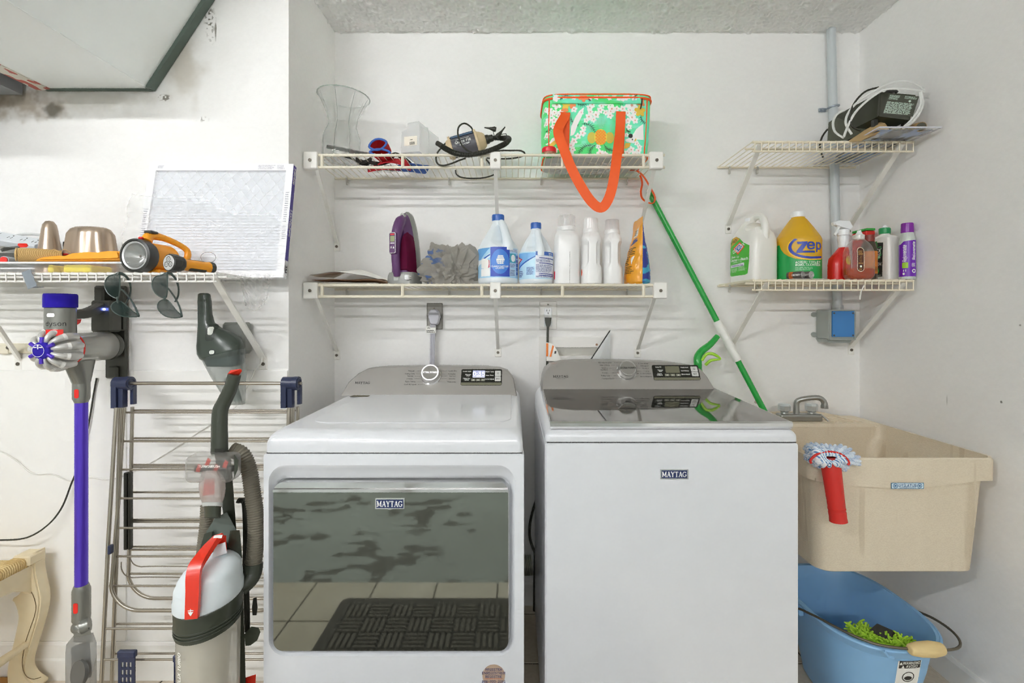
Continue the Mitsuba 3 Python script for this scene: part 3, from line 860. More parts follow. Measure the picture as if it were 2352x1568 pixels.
# ---- washer
WY = 1.323
WX0, WX1 = 0.0854, 0.785
W = thing('washer', 'white top-loading washer with a dark mirrored glass lid, right of the dryer', 'washer')
ZW = Z(1016, WY)
part(W, 'cabinet', cbox(WX0, WX1, WY + 0.003, 1.985, 0.03, ZW - 0.002, 0.006), 'm_enamel', smooth=False)
part(W, 'front_panel', extr(rrect(WX0 + 0.004, WX1 - 0.001, 0.06, ZW - 0.002, 0.006), WY, WY + 0.004), 'm_enamel', smooth=False)
part(W, 'gasket', box(WX0 + 0.006, WX1 - 0.004, WY + 0.004, 1.98, ZW - 0.004, ZW + 0.003), 'm_seam', smooth=False)
zt0, zt1 = Z(985, 1.335), 0.962
rings = [rr3(WX0, WX1, WY - 0.001, 1.985, ZW + 0.002, 0.014), rr3(WX0, WX1, WY - 0.002, 1.985, ZW + 0.014, 0.016)]
for t in np.linspace(0.2, 1, 6):
    a = t * PI / 2; e = 0.020 * (1 - math.cos(a))
    r_ = rr3(WX0 + e, WX1 - e * 0.9, WY - 0.002 + e, 1.985, 0, 0.016 + e * 0.4)
    r_[:, 2] = ZW + 0.014 + (zt0 - ZW - 0.016) * math.sin(a) + (r_[:, 1] - WY) / (1.985 - WY) * (zt1 - zt0) * t
    rings.append(r_)
part(W, 'top', loft(rings), 'm_enamel', smooth=40)
for sx in (WX0 + 0.06, WX1 - 0.06):
    for sy in (1.40, 1.92):
        part(W, 'foot', cyl((sx, sy, 0), (sx, sy, 0.035), 0.022, 14), 'm_seam')
# lid: a sloping slab of dark glass in a chrome frame
lf, lb = 1.336, 1.825
lzf, lzb = Z(968, lf), 0.9745
lx0, lx1 = X(1264, lf), X(1819, lf)
bx0, bx1 = WX0 + 0.022, WX1 - 0.020
def lid_pts(dz, inset=0.0):
    return [(lx0 + inset, lf + inset, lzf + dz), (lx1 - inset, lf + inset, lzf + dz), (bx1 - inset, lb - inset * 0.2, lzb + dz), (bx0 + inset, lb - inset * 0.2, lzb + dz)]
lid = part(W, 'lid', hull(lid_pts(-0.016) + lid_pts(-0.003) + lid_pts(0.0, 0.003)), 'm_lid_glass', smooth=False, label='lid of dark mirrored glass')
part(lid, 'front_strip', hull([(lx0 - 0.001, lf - 0.004, lzf - 0.004), (lx1 + 0.001, lf - 0.004, lzf - 0.004), (lx0 - 0.001, lf + 0.003, lzf + 0.0005), (lx1 + 0.001, lf + 0.003, lzf + 0.0005), (lx0, lf + 0.003, lzf - 0.02), (lx1, lf + 0.003, lzf - 0.02), (lx0, lf - 0.004, lzf - 0.013), (lx1, lf - 0.004, lzf - 0.013), (lx0, lf + 0.001, lzf - 0.021), (lx1, lf + 0.001, lzf - 0.021)]), 'm_chrome', smooth=False, label='chrome front edge')
for (a, b) in ((0, 3), (1, 2)):
    p = lid_pts(-0.006)
    part(lid, 'side_strip', bar(p[a], p[b], 0.009, 0.003), 'm_chrome', smooth=False)
badge(W, (X(1548, WY), Z(1088, WY)), X(1580, WY) - X(1516, WY), Z(1077, WY) - Z(1099, WY), WY)

y0, zb = 1.80, 0.966
def fz(px, py):
    tilt = 0.62
    a = (CY - py) / F
    y = (y0 + (EYE - zb) * tilt) / (1 - a * tilt)
    return X(px, y), EYE + a * y
front = [fz(*q) for q in ((1244, 889), (1247, 868), (1253, 850), (1266, 838), (1290, 832), (1326, 828.5), (1440, 828.5), (1540, 832), (1595, 840), (1612, 849), (1627, 868), (1643, 889))]
front[0] = (front[0][0], zb); front[-1] = (front[-1][0], zb)
WL = [('Deep Fill', .14, .86), ('Remote', .17, .66), ('Start', .17, .58), ('Fabric', .14, .42), ('Softener', .14, .33), ('Delay Start', .70, .84), ('Extra Rinse', .70, .61), ('Cycle Signal', .70, .38)]
wr = [(t, *fz(px, py), s) for t, px, py, s in (('Normal/Regular', 1406, 834, -1), ('Heavy Duty', 1401, 840, -1), ('Whites', 1396, 846.5, -1), ('Bedding', 1396, 850.5, -1), ('Towels', 1397, 857.5, -1), ('Bulky Items', 1405, 864, -1), ('Custom Cycle', 1411, 870.5, -1),
                                              ('Quick Wash', 1466, 836, 1), ('Delicates', 1471, 841.5, 1), ('Wrinkle', 1475, 847, 1), ('Colors', 1478, 853.5, 1), ('Drain & Spin', 1471, 859, 1), ('Clean Washer', 1470, 866, 1))]
kx, kz = fz(1439, 852)
dx0, dz0 = fz(1502, 873); dx1, dz1 = fz(1602, 838.5)
lx, lz = fz(1288, 864.5)
console(W, front, y0, zb, 0.62, 1.99, (kx, kz, 0.0345), (dx0, dx1, dz0, dz1), (lx, lz, 0.0095), False, WL, wr, 'COMMERCIAL TECHNOLOGY')

# ------------------------------------------------------------------ rubber mat in front of the machines
mat('rubber', '#3f3932', 0.75)
k = thing('floor_mat', 'dark brown rubber mat with a basket-weave tread on the floor before the dryer', 'mat')
mx0, mx1, my0, my1 = -0.755, 0.50, 0.425, 1.16
part(k, 'base', loft([rr3(mx0, mx1, my0, my1, 0.001, 0.03), rr3(mx0 + .004, mx1 - .004, my0 + .004, my1 - .004, 0.006, 0.03)]), 'm_rubber')
part(k, 'border', extr(Polygon(rrect(mx0 + .004, mx1 - .004, my0 + .004, my1 - .004, 0.03)).difference(sbox(mx0 + .05, my0 + .05, mx1 - .05, my1 - .05)), 0.006, 0.010, 'xy'), 'm_rubber', smooth=False)
ms = []
cell = 0.092
for i in range(int((mx1 - mx0 - .1) / cell)):
    for j in range(int((my1 - my0 - .1) / cell)):
        ox, oy = mx0 + .055 + i * cell, my0 + .055 + j * cell
        for t in range(4):
            o = 0.004 + t * 0.0225
            if (i + j) % 2: ms.append(cbox(ox + .003, ox + cell - .004, oy + o, oy + o + .016, 0.005, 0.0165, 0.003))
            else: ms.append(cbox(ox + o, ox + o + .016, oy + .003, oy + cell - .004, 0.005, 0.0165, 0.003))
part(k, 'tread', cat(ms), mat('rubber_rib', '#5d564d', 0.7), smooth=False, kind='stuff', label='raised basket-weave ribs')

# ------------------------------------------------------------------ clear and translucent materials
scene['m_clear'] = {'type': 'thindielectric', 'int_ior': 1.5}
scene['m_film'] = {'type': 'blendbsdf', 'weight': 0.10, 'a': {'type': 'thindielectric', 'int_ior': 1.45}, 'b': {'type': 'twosided', 'b': {'type': 'diffuse', 'reflectance': {'type': 'rgb', 'value': 0.85}}}}
scene['m_frost'] = {'type': 'blendbsdf', 'weight': 0.42, 'a': {'type': 'thindielectric', 'int_ior': 1.45},
                    'b': {'type': 'principledthin', 'base_color': rgb('#fafbfb'), 'roughness': 0.4, 'diff_trans': 1.0}}
def tinted(name, c, w=0.5, rough=0.15):
    """A see-through tinted plastic: part clear sheet, part coloured body."""
    scene['m_' + name] = {'type': 'blendbsdf', 'weight': w, 'a': {'type': 'thindielectric', 'int_ior': 1.5},
                          'b': {'type': 'principledthin', 'base_color': rgb(c), 'roughness': rough, 'diff_trans': 0.9}}
    return 'm_' + name
mat('black_plastic', '#23241f', 0.35)
mat('black_rubber', '#282920', 0.45)
mat('white_plastic', '#eceef0', 0.28)
mat('tan_plastic', '#cdb893', 0.45)
UP, LOW = 1.8500, 1.3702                            # heights of the two decks

# ------------------------------------------------------------------ upper long shelf
# glass vase
k = thing('glass_vase', 'clear glass flared vase at the left end of the upper shelf', 'vase')
vy = 1.865
prof = [(0.0, 0.004), (0.062, 0.004), (0.068, 0.012), (0.070, 0.04), (0.070, 0.085), (0.060, 0.115), (0.0535, 0.135), (0.055, 0.155), (0.065, 0.19), (0.082, 0.225), (0.097, 0.252)]
pp = spl([(r, z, 0) for r, z in prof], 4)
n = 40; t_ = np.arange(n) * 2 * PI / n
def facet(z): return 1 + 0.016 * np.cos(8 * t_) * np.clip((z - 0.03) / 0.03, 0, 1) * np.clip((0.24 - z) / 0.03, 0, 1)
rings = [np.stack([r * facet(z) * np.cos(t_), r * facet(z) * np.sin(t_), np.full(n, z)], 1) for r, z, _ in pp]
rings2 = [np.column_stack([r_[:, :2] * (1 - 0.0026 / max(np.linalg.norm(r_[0, :2]), 1e-3)), np.maximum(r_[:, 2], 0.0075)]) for r_ in rings[1:]]
tumble = dict(loc=(X(782, vy), vy, UP), ry=3)
scene['m_glass'] = {'type': 'dielectric', 'int_ior': 1.5}
tinted('vase', '#8fa39b', 0.07, 0.05)
part(k, 'bowl', put(loft(rings[1:], cap=False), **tumble), 'm_vase', smooth=40)
part(k, 'foot', put(lathe([(0, 0), (0.064, 0), (0.068, 0.004), (0.064, 0.008), (0, 0.008)], 32), **tumble), 'm_glass', smooth=40)
tinted('vase_edge', '#7f958c', 0.30, 0.05)
scene['m_glass_edge'] = {'type': 'blendbsdf', 'weight': 0.35, 'a': {'type': 'thindielectric', 'int_ior': 1.5}, 'b': {'type': 'ref', 'id': mat('glass_edge_body', '#9fb2a8', 0.1)}}
for i in range(0, n, 5):
    part(k, 'edge', put(tube([q_[i] for q_ in rings[8:]], 0.0007, 5), **tumble), 'm_vase_edge')
part(k, 'rim', put(tube([(0.097 * math.cos(a), 0.097 * math.sin(a), 0.252) for a in np.arange(40) * 2 * PI / 40], 0.0022, 6, closed=True), **tumble), 'm_glass_edge')

# metal blade
single('metal_ruler', cat(bar(P(750, 336, 1.80), P(858, 357, 1.88), 0.003, 0.036, (0, 0, 1))), mat('ruler', '#8d8e8c', 0.35, 0.7), 'flat grey metal ruler sticking out from under the red gloves', 'ruler', smooth=False)

# red gloves with blue trim, rolled
mat('red_cloth', '#c32430', 0.75, sheen=0.3)
mat('blue_cloth', '#3c5fa8', 0.75, sheen=0.3)
mat('black_cloth', '#25241f', 0.8)
k = thing('glove', 'upper of two folded red gloves with blue edging at the shelf rail', 'glove', 'pair of red gloves with blue edging')
def cuff(k, c, w, h, tilt, d=0.09):
    t = np.arange(28) * 2 * PI / 28
    def ring(y, s, dz=0):
        p = np.stack([w * s * np.cos(t), np.full(28, y), h * s * np.sin(t) * (1 - 0.35 * np.cos(t) ** 2) + dz], 1)
        return put(tm(p, np.zeros((0, 3), int)), c, ry=-tilt).vertices
    part(k, 'sleeve', loft([ring(0, 1), ring(0.03, 0.98), ring(0.06, 0.9), ring(d, 0.8), ring(d, 0.62), ring(0.045, 0.72), ring(0.004, 0.80), ring(0, 0.82)], cap=False, closed=True), 'm_red_cloth', smooth=60)
    part(k, 'edging', tube(ring(-0.001, 0.93), 0.0042, 8, closed=True), 'm_blue_cloth')
cuff(k, P(868, 332, 1.80), 0.036, 0.022, 14)
k = thing('glove', 'lower of two folded red gloves with blue edging at the shelf rail', 'glove', 'pair of red gloves with blue edging')
cuff(k, P(873, 350, 1.80), 0.041, 0.013, -2)
single('red_strap',
       ribbon([P(866, 376, 1.89), P(892, 369, 1.85), P(920, 372, 1.85), P(940, 381, 1.90)], [0.1, 0.8, 0.6], 0.040, 0.004), 'm_red_cloth', 'red webbing strap behind the upper shelf rail under the gloves', 'strap')
rr_ = random.Random(3)
k = thing('strap_bundle', 'bundle of black straps under the red gloves on the upper shelf', 'strap')
for q in ([(817, 366, 1.84), (835, 372, 1.86), (852, 366, 1.87), (846, 376, 1.88), (826, 374, 1.88)], [(846, 372, 1.86), (875, 376, 1.87), (905, 368, 1.88), (935, 372, 1.90)], [(895, 362, 1.84), (910, 355, 1.86), (930, 366, 1.89), (945, 379, 1.94)]):
    part(k, 'strap', ribbon([P(a, b, c) for a, b, c in q], [0.1, 0.6, 0.8], 0.020, 0.003), 'm_black_cloth')
# goggles
k = thing('goggles', 'clear safety goggles lying on the upper shelf wires below the gloves', 'goggles')
for px in (862, 900):
    c = P(px, 397, 2.0)
    part(k, 'lens', put(lathe([(0.0, 0.006), (0.022, 0.008), (0.029, 0.0), (0.030, 0.016), (0.028, 0.018)], 24), (c[0], 1.99, UP + 0.001), s=(1.05, 1.0, 1)), 'm_film')
    part(k, 'frame', put(tube([(0.031 * math.cos(a), 0.028 * math.sin(a), 0.012) for a in np.arange(24) * PI / 12], 0.003, 6, closed=True), (c[0], 1.99, UP)), 'm_black_rubber')
part(k, 'strap', ribbon([P(845, 392, 1.98), P(880, 386, 1.97), P(920, 388, 1.97)], [0, 0.3, 1], 0.015, 0.002), 'm_red_cloth')
# blue cloth
def crumple(w, d, h, seed, n=36, freq=28):
    g = np.linspace(-1, 1, n)
    U, V = np.meshgrid(g, g, indexing='ij')
    R_ = np.sqrt(U ** 2 + V ** 2)
    q = np.stack([U * w, V * d, np.full_like(U, seed * 1.7)], -1)
    z = h * (np.clip(1 - R_ ** 2 * 0.8, 0.03, 1) * (0.35 + np.abs(meshkit.fbm(q * freq, 3, seed) - 0.5) * 3.0))
    x = U * w * (1 + 0.25 * (meshkit.noise(q * freq * 0.4, seed + 9) - 0.5)); y = V * d
    v = np.stack([x, y, z], -1).reshape(-1, 3)
    I, J = np.meshgrid(np.arange(n - 1), np.arange(n - 1), indexing='ij'); a = (I * n + J).ravel()
    return tm(v, np.stack([a, a + n, a + n + 1, a + 1], 1))
single('blue_cloth', put(crumple(0.062, 0.06, 0.020, 4), (X(950, 1.96), 1.955, UP + 0.001), rz=20), 'm_blue_cloth', 'crumpled blue cloth on the upper shelf beside the goggles', 'cloth', smooth=True)

# translucent plastic shoe box lying on its side
k = thing('plastic_box', 'translucent plastic storage box with a barcode label on the upper shelf', 'storage box')
bx, by, tilt_ = X(945, 1.845), 1.845, -13
o = dict(loc=(bx, by, UP + 0.031), rz=tilt_, s=(1, 1, .80))
end = np.array([(-0.046, 0.0), (0.034, 0.0), (0.036, 0.05), (0.036, 0.128), (0.030, 0.150), (-0.018, 0.146), (-0.022, 0.118), (-0.044, 0.104)])
part(k, 'body', put(loft([np.column_stack([end[:, 0] * s, np.full(8, y), end[:, 1] * s]) for y, s in ((0.0, 0.93), (0.004, 0.98), (0.10, 1.0), (0.19, 1.04), (0.195, 1.04))]), **o), 'm_frost', smooth=False)
part(k, 'rim', put(extr(Polygon(end * 1.03).difference(Polygon(end * 0.97)), 0.08, 0.088), **o), 'm_frost', smooth=False)
lab_ = put(cat(box(-0.030, 0.024, -0.0015, -0.0005, 0.030, 0.075)), **o)
s_ = part(k, 'label', lab_, col('#e6dfd0', 0.6), smooth=False, label='paper label with a barcode')
bars = [flat(sbox(-0.006 + i * 0.0019, 0.034, -0.006 + i * 0.0019 + (0.0007 if i % 3 else 0.0013), 0.048)) for i in range(11)]
part(s_, 'barcode', put(wrap(cat(bars + [flat(sbox(-0.006, 0.057, 0.006, 0.059))]), lambda q, f: np.column_stack([q[:, 0], np.full(len(q), -0.002), q[:, 1]]), 0), **o), 'm_ink', smooth=False)

# air pump with ribbed hose
k = thing('air_pump', 'electric air pump with tan ends and a black ribbed hose on the upper shelf', 'air pump')
def q9(a, b, y): return P(980 + a / 9.046, 260 + b / 9.046, y)
A, B = q9(500, 760, 1.86), q9(1060, 600, 1.86)
ax = (B - A) / np.linalg.norm(B - A)
L = np.linalg.norm(B - A)
def along(prof, n=28): # lathe about the pump's axis
    m = lathe(prof, n)
    R = trimesh.geometry.align_vectors([0, 0, 1], ax); R[:3, 3] = A
    m.apply_transform(R); return m
R1 = 0.036
part(k, 'body', along([(0, 0), (R1, 0), (R1, L), (0, L)]), mat('pump_grey', '#55545a', 0.45))
part(k, 'rear_cap', along([(0, -0.012), (R1 * .9, -0.012), (R1 * 1.06, -0.004), (R1 * 1.10, 0.008), (R1 * 1.02, 0.010), (0, 0.010)]), 'm_tan_plastic', label='tan end cap')
part(k, 'front_cap', along([(0, L - 0.006), (R1 * 1.16, L - 0.006), (R1 * 1.2, L + 0.002), (R1 * 1.08, L + 0.006), (R1 * 0.98, L + 0.014), (R1 * 0.8, L + 0.026), (R1 * 0.62, L + 0.032), (0, L + 0.032)]), 'm_tan_plastic', label='tan flared front cap')
part(k, 'nozzle', along([(0, L + 0.03), (0.018, L + 0.03), (0.017, L + 0.044), (0.014, L + 0.046), (0.013, L + 0.062), (0, L + 0.062)]), 'm_black_rubber')
upv = np.cross(ax, [0, 1, 0]); upv = -upv if upv[2] < 0 else upv
part(k, 'vent', bar(A + ax * 0.012 + upv * (R1 + 0.003), A + ax * (L - 0.010) + upv * (R1 + 0.003), 0.008, 0.030, upv), mat('vent_blue', '#2d4a66', 0.4), smooth=False)
pm = lambda q, off: A + ax * L / 2 + ax * q[:, :1] + ((R1 + off + 0.0004) * np.sin(q[:, 1] / R1))[:, None] * upv + ((R1 + off + 0.0004) * np.cos(q[:, 1] / R1))[:, None] * np.array([0, -1.0, 0])
part(k, 'label', wrap(flat(sbox(-0.028, -0.010, 0.028, 0.022)), pm, 0, 0.006), col('#33343c', 0.4), smooth=True)
part(k, 'lettering', wrap(cat(text('Quick Fill', 0.0105, True, at=(0, 0.007), slant=0.15), flat(sbox(-0.027, 0.017, 0.027, 0.0195)), text('AIR PUMP', 0.006, True, at=(0.004, -0.005))), pm, 0.0004), 'm_print_white', smooth=False)
for t in (0.004, L - 0.002):
    part(k, 'screw', tube([A + ax * t + upv * (R1 * 1.0) + (0, -0.008, 0), A + ax * t + upv * (R1 + 0.012) + (0, -0.008, 0)], 0.0045, 8), 'm_tan_plastic')
hp = [B + ax * 0.058, q9(1560, 520, 1.86), q9(1690, 520, 1.83), q9(1700, 560, 1.80), q9(1600, 650, 1.775), q9(1350, 760, 1.757), q9(1100, 830, 1.752), q9(850, 870, 1.750), q9(600, 830, 1.752), q9(400, 740, 1.765), q9(270, 650, 1.785), q9(215, 620, 1.79)]
ps = spl(hp, 40)
seg = np.r_[0, np.cumsum(np.linalg.norm(np.diff(ps, axis=0), axis=1))]
u = np.linspace(0, seg[-1], 420)
ps = np.stack([np.interp(u, seg, ps[:, i]) for i in range(3)], 1)
rr2 = np.where((u > seg[-1] - 0.035), 0.0092, 0.0088 + 0.0014 * np.sign(np.sin(u * 2 * PI / 0.0048)))
part(k, 'hose', tube(ps, rr2, 12), 'm_black_rubber', smooth=50, label='black ribbed hose')
for a, b in (([1405, 330], [1200, 297]), ([1480, 470], [1630, 285])):
    a_, b_ = q9(*a, 1.83), q9(*b, 1.83)
    d_ = b_ - a_
    part(k, 'nozzle_tip', tube([a_ - d_ * .18, a_ + d_ * 0.0, a_ + d_ * .25, a_ + d_ * .55, b_], [0.0085, 0.0098, 0.0068, 0.0035, 0.0020], 12), 'm_black_rubber')
part(k, 'tether', tube([q9(1380, 370, 1.83), q9(1400, 450, 1.83), q9(1450, 490, 1.82), q9(1560, 440, 1.82), q9(1650, 430, 1.83), q9(1660, 460, 1.83)], 0.0013, 5, smooth=6), 'm_black_rubber')
CR = 0.0031
part(k, 'cord', tube([q9(965, 420, 1.87), q9(930, 300, 1.86), q9(790, 210, 1.84), q9(670, 280, 1.82), q9(650, 440, 1.80), q9(720, 640, 1.795), q9(830, 760, 1.79), q9(930, 810, 1.785)], CR, 8, smooth=8), 'm_black_rubber')
part(k, 'cord', tube([q9(740, 490, 1.90), q9(600, 475, 1.90), q9(470, 540, 1.88), q9(350, 670, 1.85), q9(230, 810, 1.80), q9(195, 940, 1.77), q9(230, 1050, 1.757), q9(340, 1085, 1.756), q9(500, 1050, 1.757), q9(700, 970, 1.78), q9(800, 940, 1.81)], CR, 8, smooth=8), 'm_black_rubber')
part(k, 'cord', tube([q9(1440, 800, 1.83), q9(1550, 775, 1.82), q9(1750, 775, 1.81), q9(1930, 775, 1.81), q9(2030, 820, 1.80), q9(2010, 880, 1.80), q9(1800, 935, 1.83), q9(1500, 945, 1.86), q9(1250, 930, 1.88)], CR, 8, smooth=8), 'm_black_rubber')
part(k, 'cord', tube([q9(600, 1190, 1.97), q9(620, 1270, 2.0), q9(720, 1330, 2.02), q9(900, 1352, 2.035), q9(1150, 1345, 2.03), q9(1340, 1300, 2.0), q9(1420, 1240, 1.97), q9(1330, 1080, 1.88), q9(1240, 960, 1.84)], CR, 8, smooth=8), 'm_black_rubber')

# small tub with a red lid
k = thing('spray_can', 'short can with a red cap standing left of the cooler bag on the upper shelf', 'can')
cx_, cy_ = X(1261, 1.80), 1.803
part(k, 'body', lathe([(0, 0), (0.023, 0), (0.025, 0.003), (0.025, 0.014), (0, 0.014)], 28, (cx_, cy_, UP)), col('#3d9b45', 0.35))
part(k, 'label', wrap(flat(sbox(-0.024, 0.002, 0.030, 0.012)), cyl_map((cx_, cy_), 0.025, UP), 0.0003, 0.008), col('#7a3b2c', 0.4), smooth=True)
part(k, 'stripe', wrap(cat([flat(sbox(-0.020, 0.003 + i * 0.003, 0.028, 0.0042 + i * 0.003)) for i in range(3)]), cyl_map((cx_, cy_), 0.025, UP), 0.0007, 0.008), col('#d8b08a', 0.4), smooth=True)
part(k, 'cap', lathe([(0, 0.012), (0.0255, 0.012), (0.027, 0.015), (0.027, 0.027), (0.024, 0.031), (0, 0.032)], 28, (cx_, cy_, UP)), col('#d8202a', 0.3), label='red cap')

# clear film under the bag
single('plastic_film', put(crumple(0.125, 0.075, 0.022, 11, 44, 26), (X(1335, 1.95), 1.962, UP + 0.0005)), 'm_film', 'crumpled clear plastic film on the upper shelf wires under the cooler bag', 'plastic film', smooth=True)

# cooler bag with a tropical print
def _bag(p, n, uv):
    w = fbm(p.x * 9, p.z * 9, p.y * 9, 3)
    q = noise(p.x * 30, p.z * 70, p.y * 30)
    c = mix(C('#74ecc4'), C('#54e07c'), smoothstep(0.40, 0.62, w))
    return mix(c, mi.Color3f(C('#a0f2dc')), smoothstep(0.6, 0.8, q) * 0.5)
mat('bag', proc(_bag), 0.5, sheen=0.2)
mat('orange_web', '#ea5a1c', 0.6, sheen=0.2)
k = thing('cooler_bag', 'green cooler bag with a tropical flower and pineapple print and orange straps', 'bag')
bz0, bz1 = UP + 0.010, 2.084
byc, bxc = 1.940, 0.3195
def bagring(z, s, e=6.5, sy=1.0): return se(bxc + (z - 1.95) * 0.03, byc, z, 0.210 * s, 0.108 * sy, e, 64)
body_rings = [bagring(bz0, 0.955, 7), bagring(bz0 + 0.004, 0.965, 7)] + [bagring(z, s, 6.2, sy) for z, s, sy in ((bz0 + 0.03, 0.972, 1), (1.93, 0.985, 1.02), (1.99, 0.995, 1.02), (2.04, 1.0, 1.0), (bz1, 1.0, 0.99))]
bagm = loft(body_rings)
b_ = part(k, 'body', bagm, 'm_bag', smooth=40)
lid_r = [bagring(bz1, 1.0, 6, 0.99), bagring(bz1 + 0.012, 1.0, 6, 0.99)]
lid_r += [bagring(bz1 + 0.022, 0.95, 5, 0.9), bagring(bz1 + 0.028, 0.80, 4, 0.7), bagring(bz1 + 0.030, 0.4, 3, 0.4)]
part(k, 'base', loft([bagring(bz0 - 0.004, 0.93, 7, 0.96), bagring(bz0 - 0.0005, 0.95, 7, 0.99)]), col('#b9bdb8', 0.5), label='grey bottom panel')
part(k, 'lid', loft(lid_r), 'm_bag', smooth=40)
part(k, 'zip', tube(bagring(bz1, 1.008, 6.2, 1.0), 0.0046, 8, closed=True), 'm_orange_web', label='orange zip tape')
part(k, 'piping', tube(bagring(bz1 + 0.014, 1.004, 6, 0.99), 0.0028, 6, closed=True), 'm_orange_web')
part(k, 'piping', tube(bagring(bz0 + 0.003, 0.97, 7), 0.0034, 6, closed=True), 'm_orange_web')
for sgn in (-1, 1):
    pts = []
    for z in np.linspace(bz0 + 0.005, bz1 - 0.002, 8):
        s = np.interp(z, [bz0, 1.93, 1.99, bz1], [0.97, 0.985, 0.995, 1.0])
        a = math.radians(270 + sgn * 45.5)
        e = 2 / 6.2
        pts.append((bxc + (z - 1.95) * 0.03 + 0.210 * s * sgn * abs(math.cos(a)) ** e, byc - 0.109 * abs(math.sin(a)) ** e, z))
    part(k, 'piping', tube(pts, 0.0026, 6), 'm_orange_web')
# flap over the zip at the front
flap = [(bxc - 0.172, 2.060), (bxc + 0.165, 2.060), (bxc + 0.160, 2.101), (bxc - 0.172, 2.099)]
fp_ = [np.array([(x, byc - 0.113 + (0.02 if z > 2.086 else 0), z) for x, z in flap])]
flm = hull(np.vstack([[(x, byc - 0.116 + (0.012 if z > 2.086 else 0), z) for x, z in flap], [(x, byc - 0.110 + (0.02 if z > 2.086 else 0), z - 0.001) for x, z in flap]]))
part(k, 'flap', flm, 'm_bag', smooth=False)
# print
rg = random.Random(12)
def flower(r, petals=5, a0=0.0, notch=0.0):
    return shapely.union_all([affinity.translate(affinity.rotate(affinity.scale(Point(0, 0).buffer(r * 0.5, 8), 1.05, 0.74), a0 + i * 360 / petals, origin=(0, 0)), r * 0.52 * math.cos(math.radians(a0 + i * 360 / petals)), r * 0.52 * math.sin(math.radians(a0 + i * 360 / petals))) for i in range(petals)])
S7 = 1.832 / F / 7.128
def uvb(a, b): return ((a - 1035) * S7, (785 - b) * S7)   # print is laid out on the front face, u from the bag's middle
O_ = P(1220 + 1035 / 7.128, 180 + 785 / 7.128, 1.832)
whites = [(300, 515, 48), (385, 555, 40), (290, 670, 45), (375, 680, 48), (450, 600, 40), (420, 430, 60), (700, 505, 45), (960, 480, 45), (970, 550, 40), (945, 630, 48), (1060, 600, 52), (1020, 680, 40), (1130, 520, 45), (1150, 450, 40),
          (1290, 610, 45), (1320, 500, 60), (1400, 500, 40), (1500, 500, 45), (1580, 570, 40), (1650, 640, 50), (1700, 690, 45), (1650, 440, 85), (1190, 400, 50), (1270, 410, 40), (840, 900, 45), (765, 950, 42), (700, 1030, 45), (650, 1100, 42), (855, 820, 40), (680, 1165, 40), (650, 1230, 38),
          (1130, 1225, 50), (1210, 1240, 38), (1640, 1165, 45), (1700, 1240, 45), (1760, 1180, 42), (1570, 1220, 40), (260, 920, 42), (1560, 930, 30), (1580, 700, 42), (1600, 800, 40), (360, 780, 35), (240, 480, 35), (1700, 560, 45), (1220, 560, 38), (900, 690, 36), (560, 930, 38), (480, 560, 42), (1480, 640, 40), (1730, 1060, 34), (820, 560, 34), (1000, 430, 42), (1100, 1120, 34), (1620, 520, 40), (250, 720, 38), (330, 590, 36), (1300, 540, 38), (1780, 1120, 36), (395, 1170, 40)]
def pr(name, m, color, off): part(b_, name, drape(m, bagm, O_, (1, 0, 0), (0, 0, 1), off, 0.012, clip=True), col(color, 0.6), smooth=False)
fl_ = []; ctr = []
for a, b, r in whites:
    f_ = affinity.translate(flower(r * 1.28 * S7, 5, rg.uniform(0, 72)), *uvb(a, b)); fl_.append(flat(f_))
    ctr.append(flat(affinity.translate(flower(r * S7 * .30, 5, rg.uniform(0, 72)), *uvb(a, b))))
def polyb(pts): return flat(Polygon([uvb(*q) for q in pts]))
def leaf(p0, p1, n=11, ln=75, bend=0.18):
    p0, p1 = np.array(p0, float), np.array(p1, float); d = p1 - p0; nn = np.array([-d[1], d[0]]); out = []
    pts = [p0 + d * t + nn * bend * math.sin(PI * t) for t in np.linspace(0, 1, n)]
    out.append(LineString([uvb(*q) for q in pts]).buffer(3.2 * S7))
    for i in range(1, n):
        tg = (pts[i] - pts[i - 1]); tg /= np.linalg.norm(tg); nv = np.array([-tg[1], tg[0]])
        l = ln * math.sin(PI * (0.12 + 0.8 * i / n))
        for s in (-1, 1):
            e = pts[i] + (tg * 0.55 + nv * s * 0.8) * l
            out.append(Polygon([uvb(*(pts[i] - tg * 5)), uvb(*(pts[i] + tg * 5)), uvb(*e)]).buffer(0.8 * S7))
    return flat(shapely.union_all(out))
pr('print', cat([leaf((1000, 1090), (770, 1240), 11, 62), leaf((1060, 1090), (950, 1250), 9, 60), leaf((1200, 1090), (1330, 1180), 8, 55), leaf((225, 840), (345, 800), 6, 55), leaf((830, 750), (1040, 870), 9, 60, -0.2), leaf((650, 640), (760, 770), 7, 55), leaf((740, 410), (940, 390), 8, 50), leaf((1800, 600), (1860, 720), 6, 50), leaf((1400, 390), (1530, 385), 6, 45), leaf((1560, 830), (1610, 880), 5, 40)]), '#23331f', 0.0006)
pr('print', cat(fl_ + [polyb([(640, 950), (650, 800), (720, 640), (790, 530), (870, 470), (830, 620), (760, 760), (720, 880), (690, 930)]), polyb([(1840, 735), (1850, 1000), (1740, 1000), (1680, 1065), (1560, 1040), (1530, 1010), (1640, 960), (1720, 830)]), polyb([(235, 1045), (300, 1040), (340, 980), (400, 950), (400, 1010), (330, 1060), (260, 1065)])]), '#f4f4f0', 0.0009)
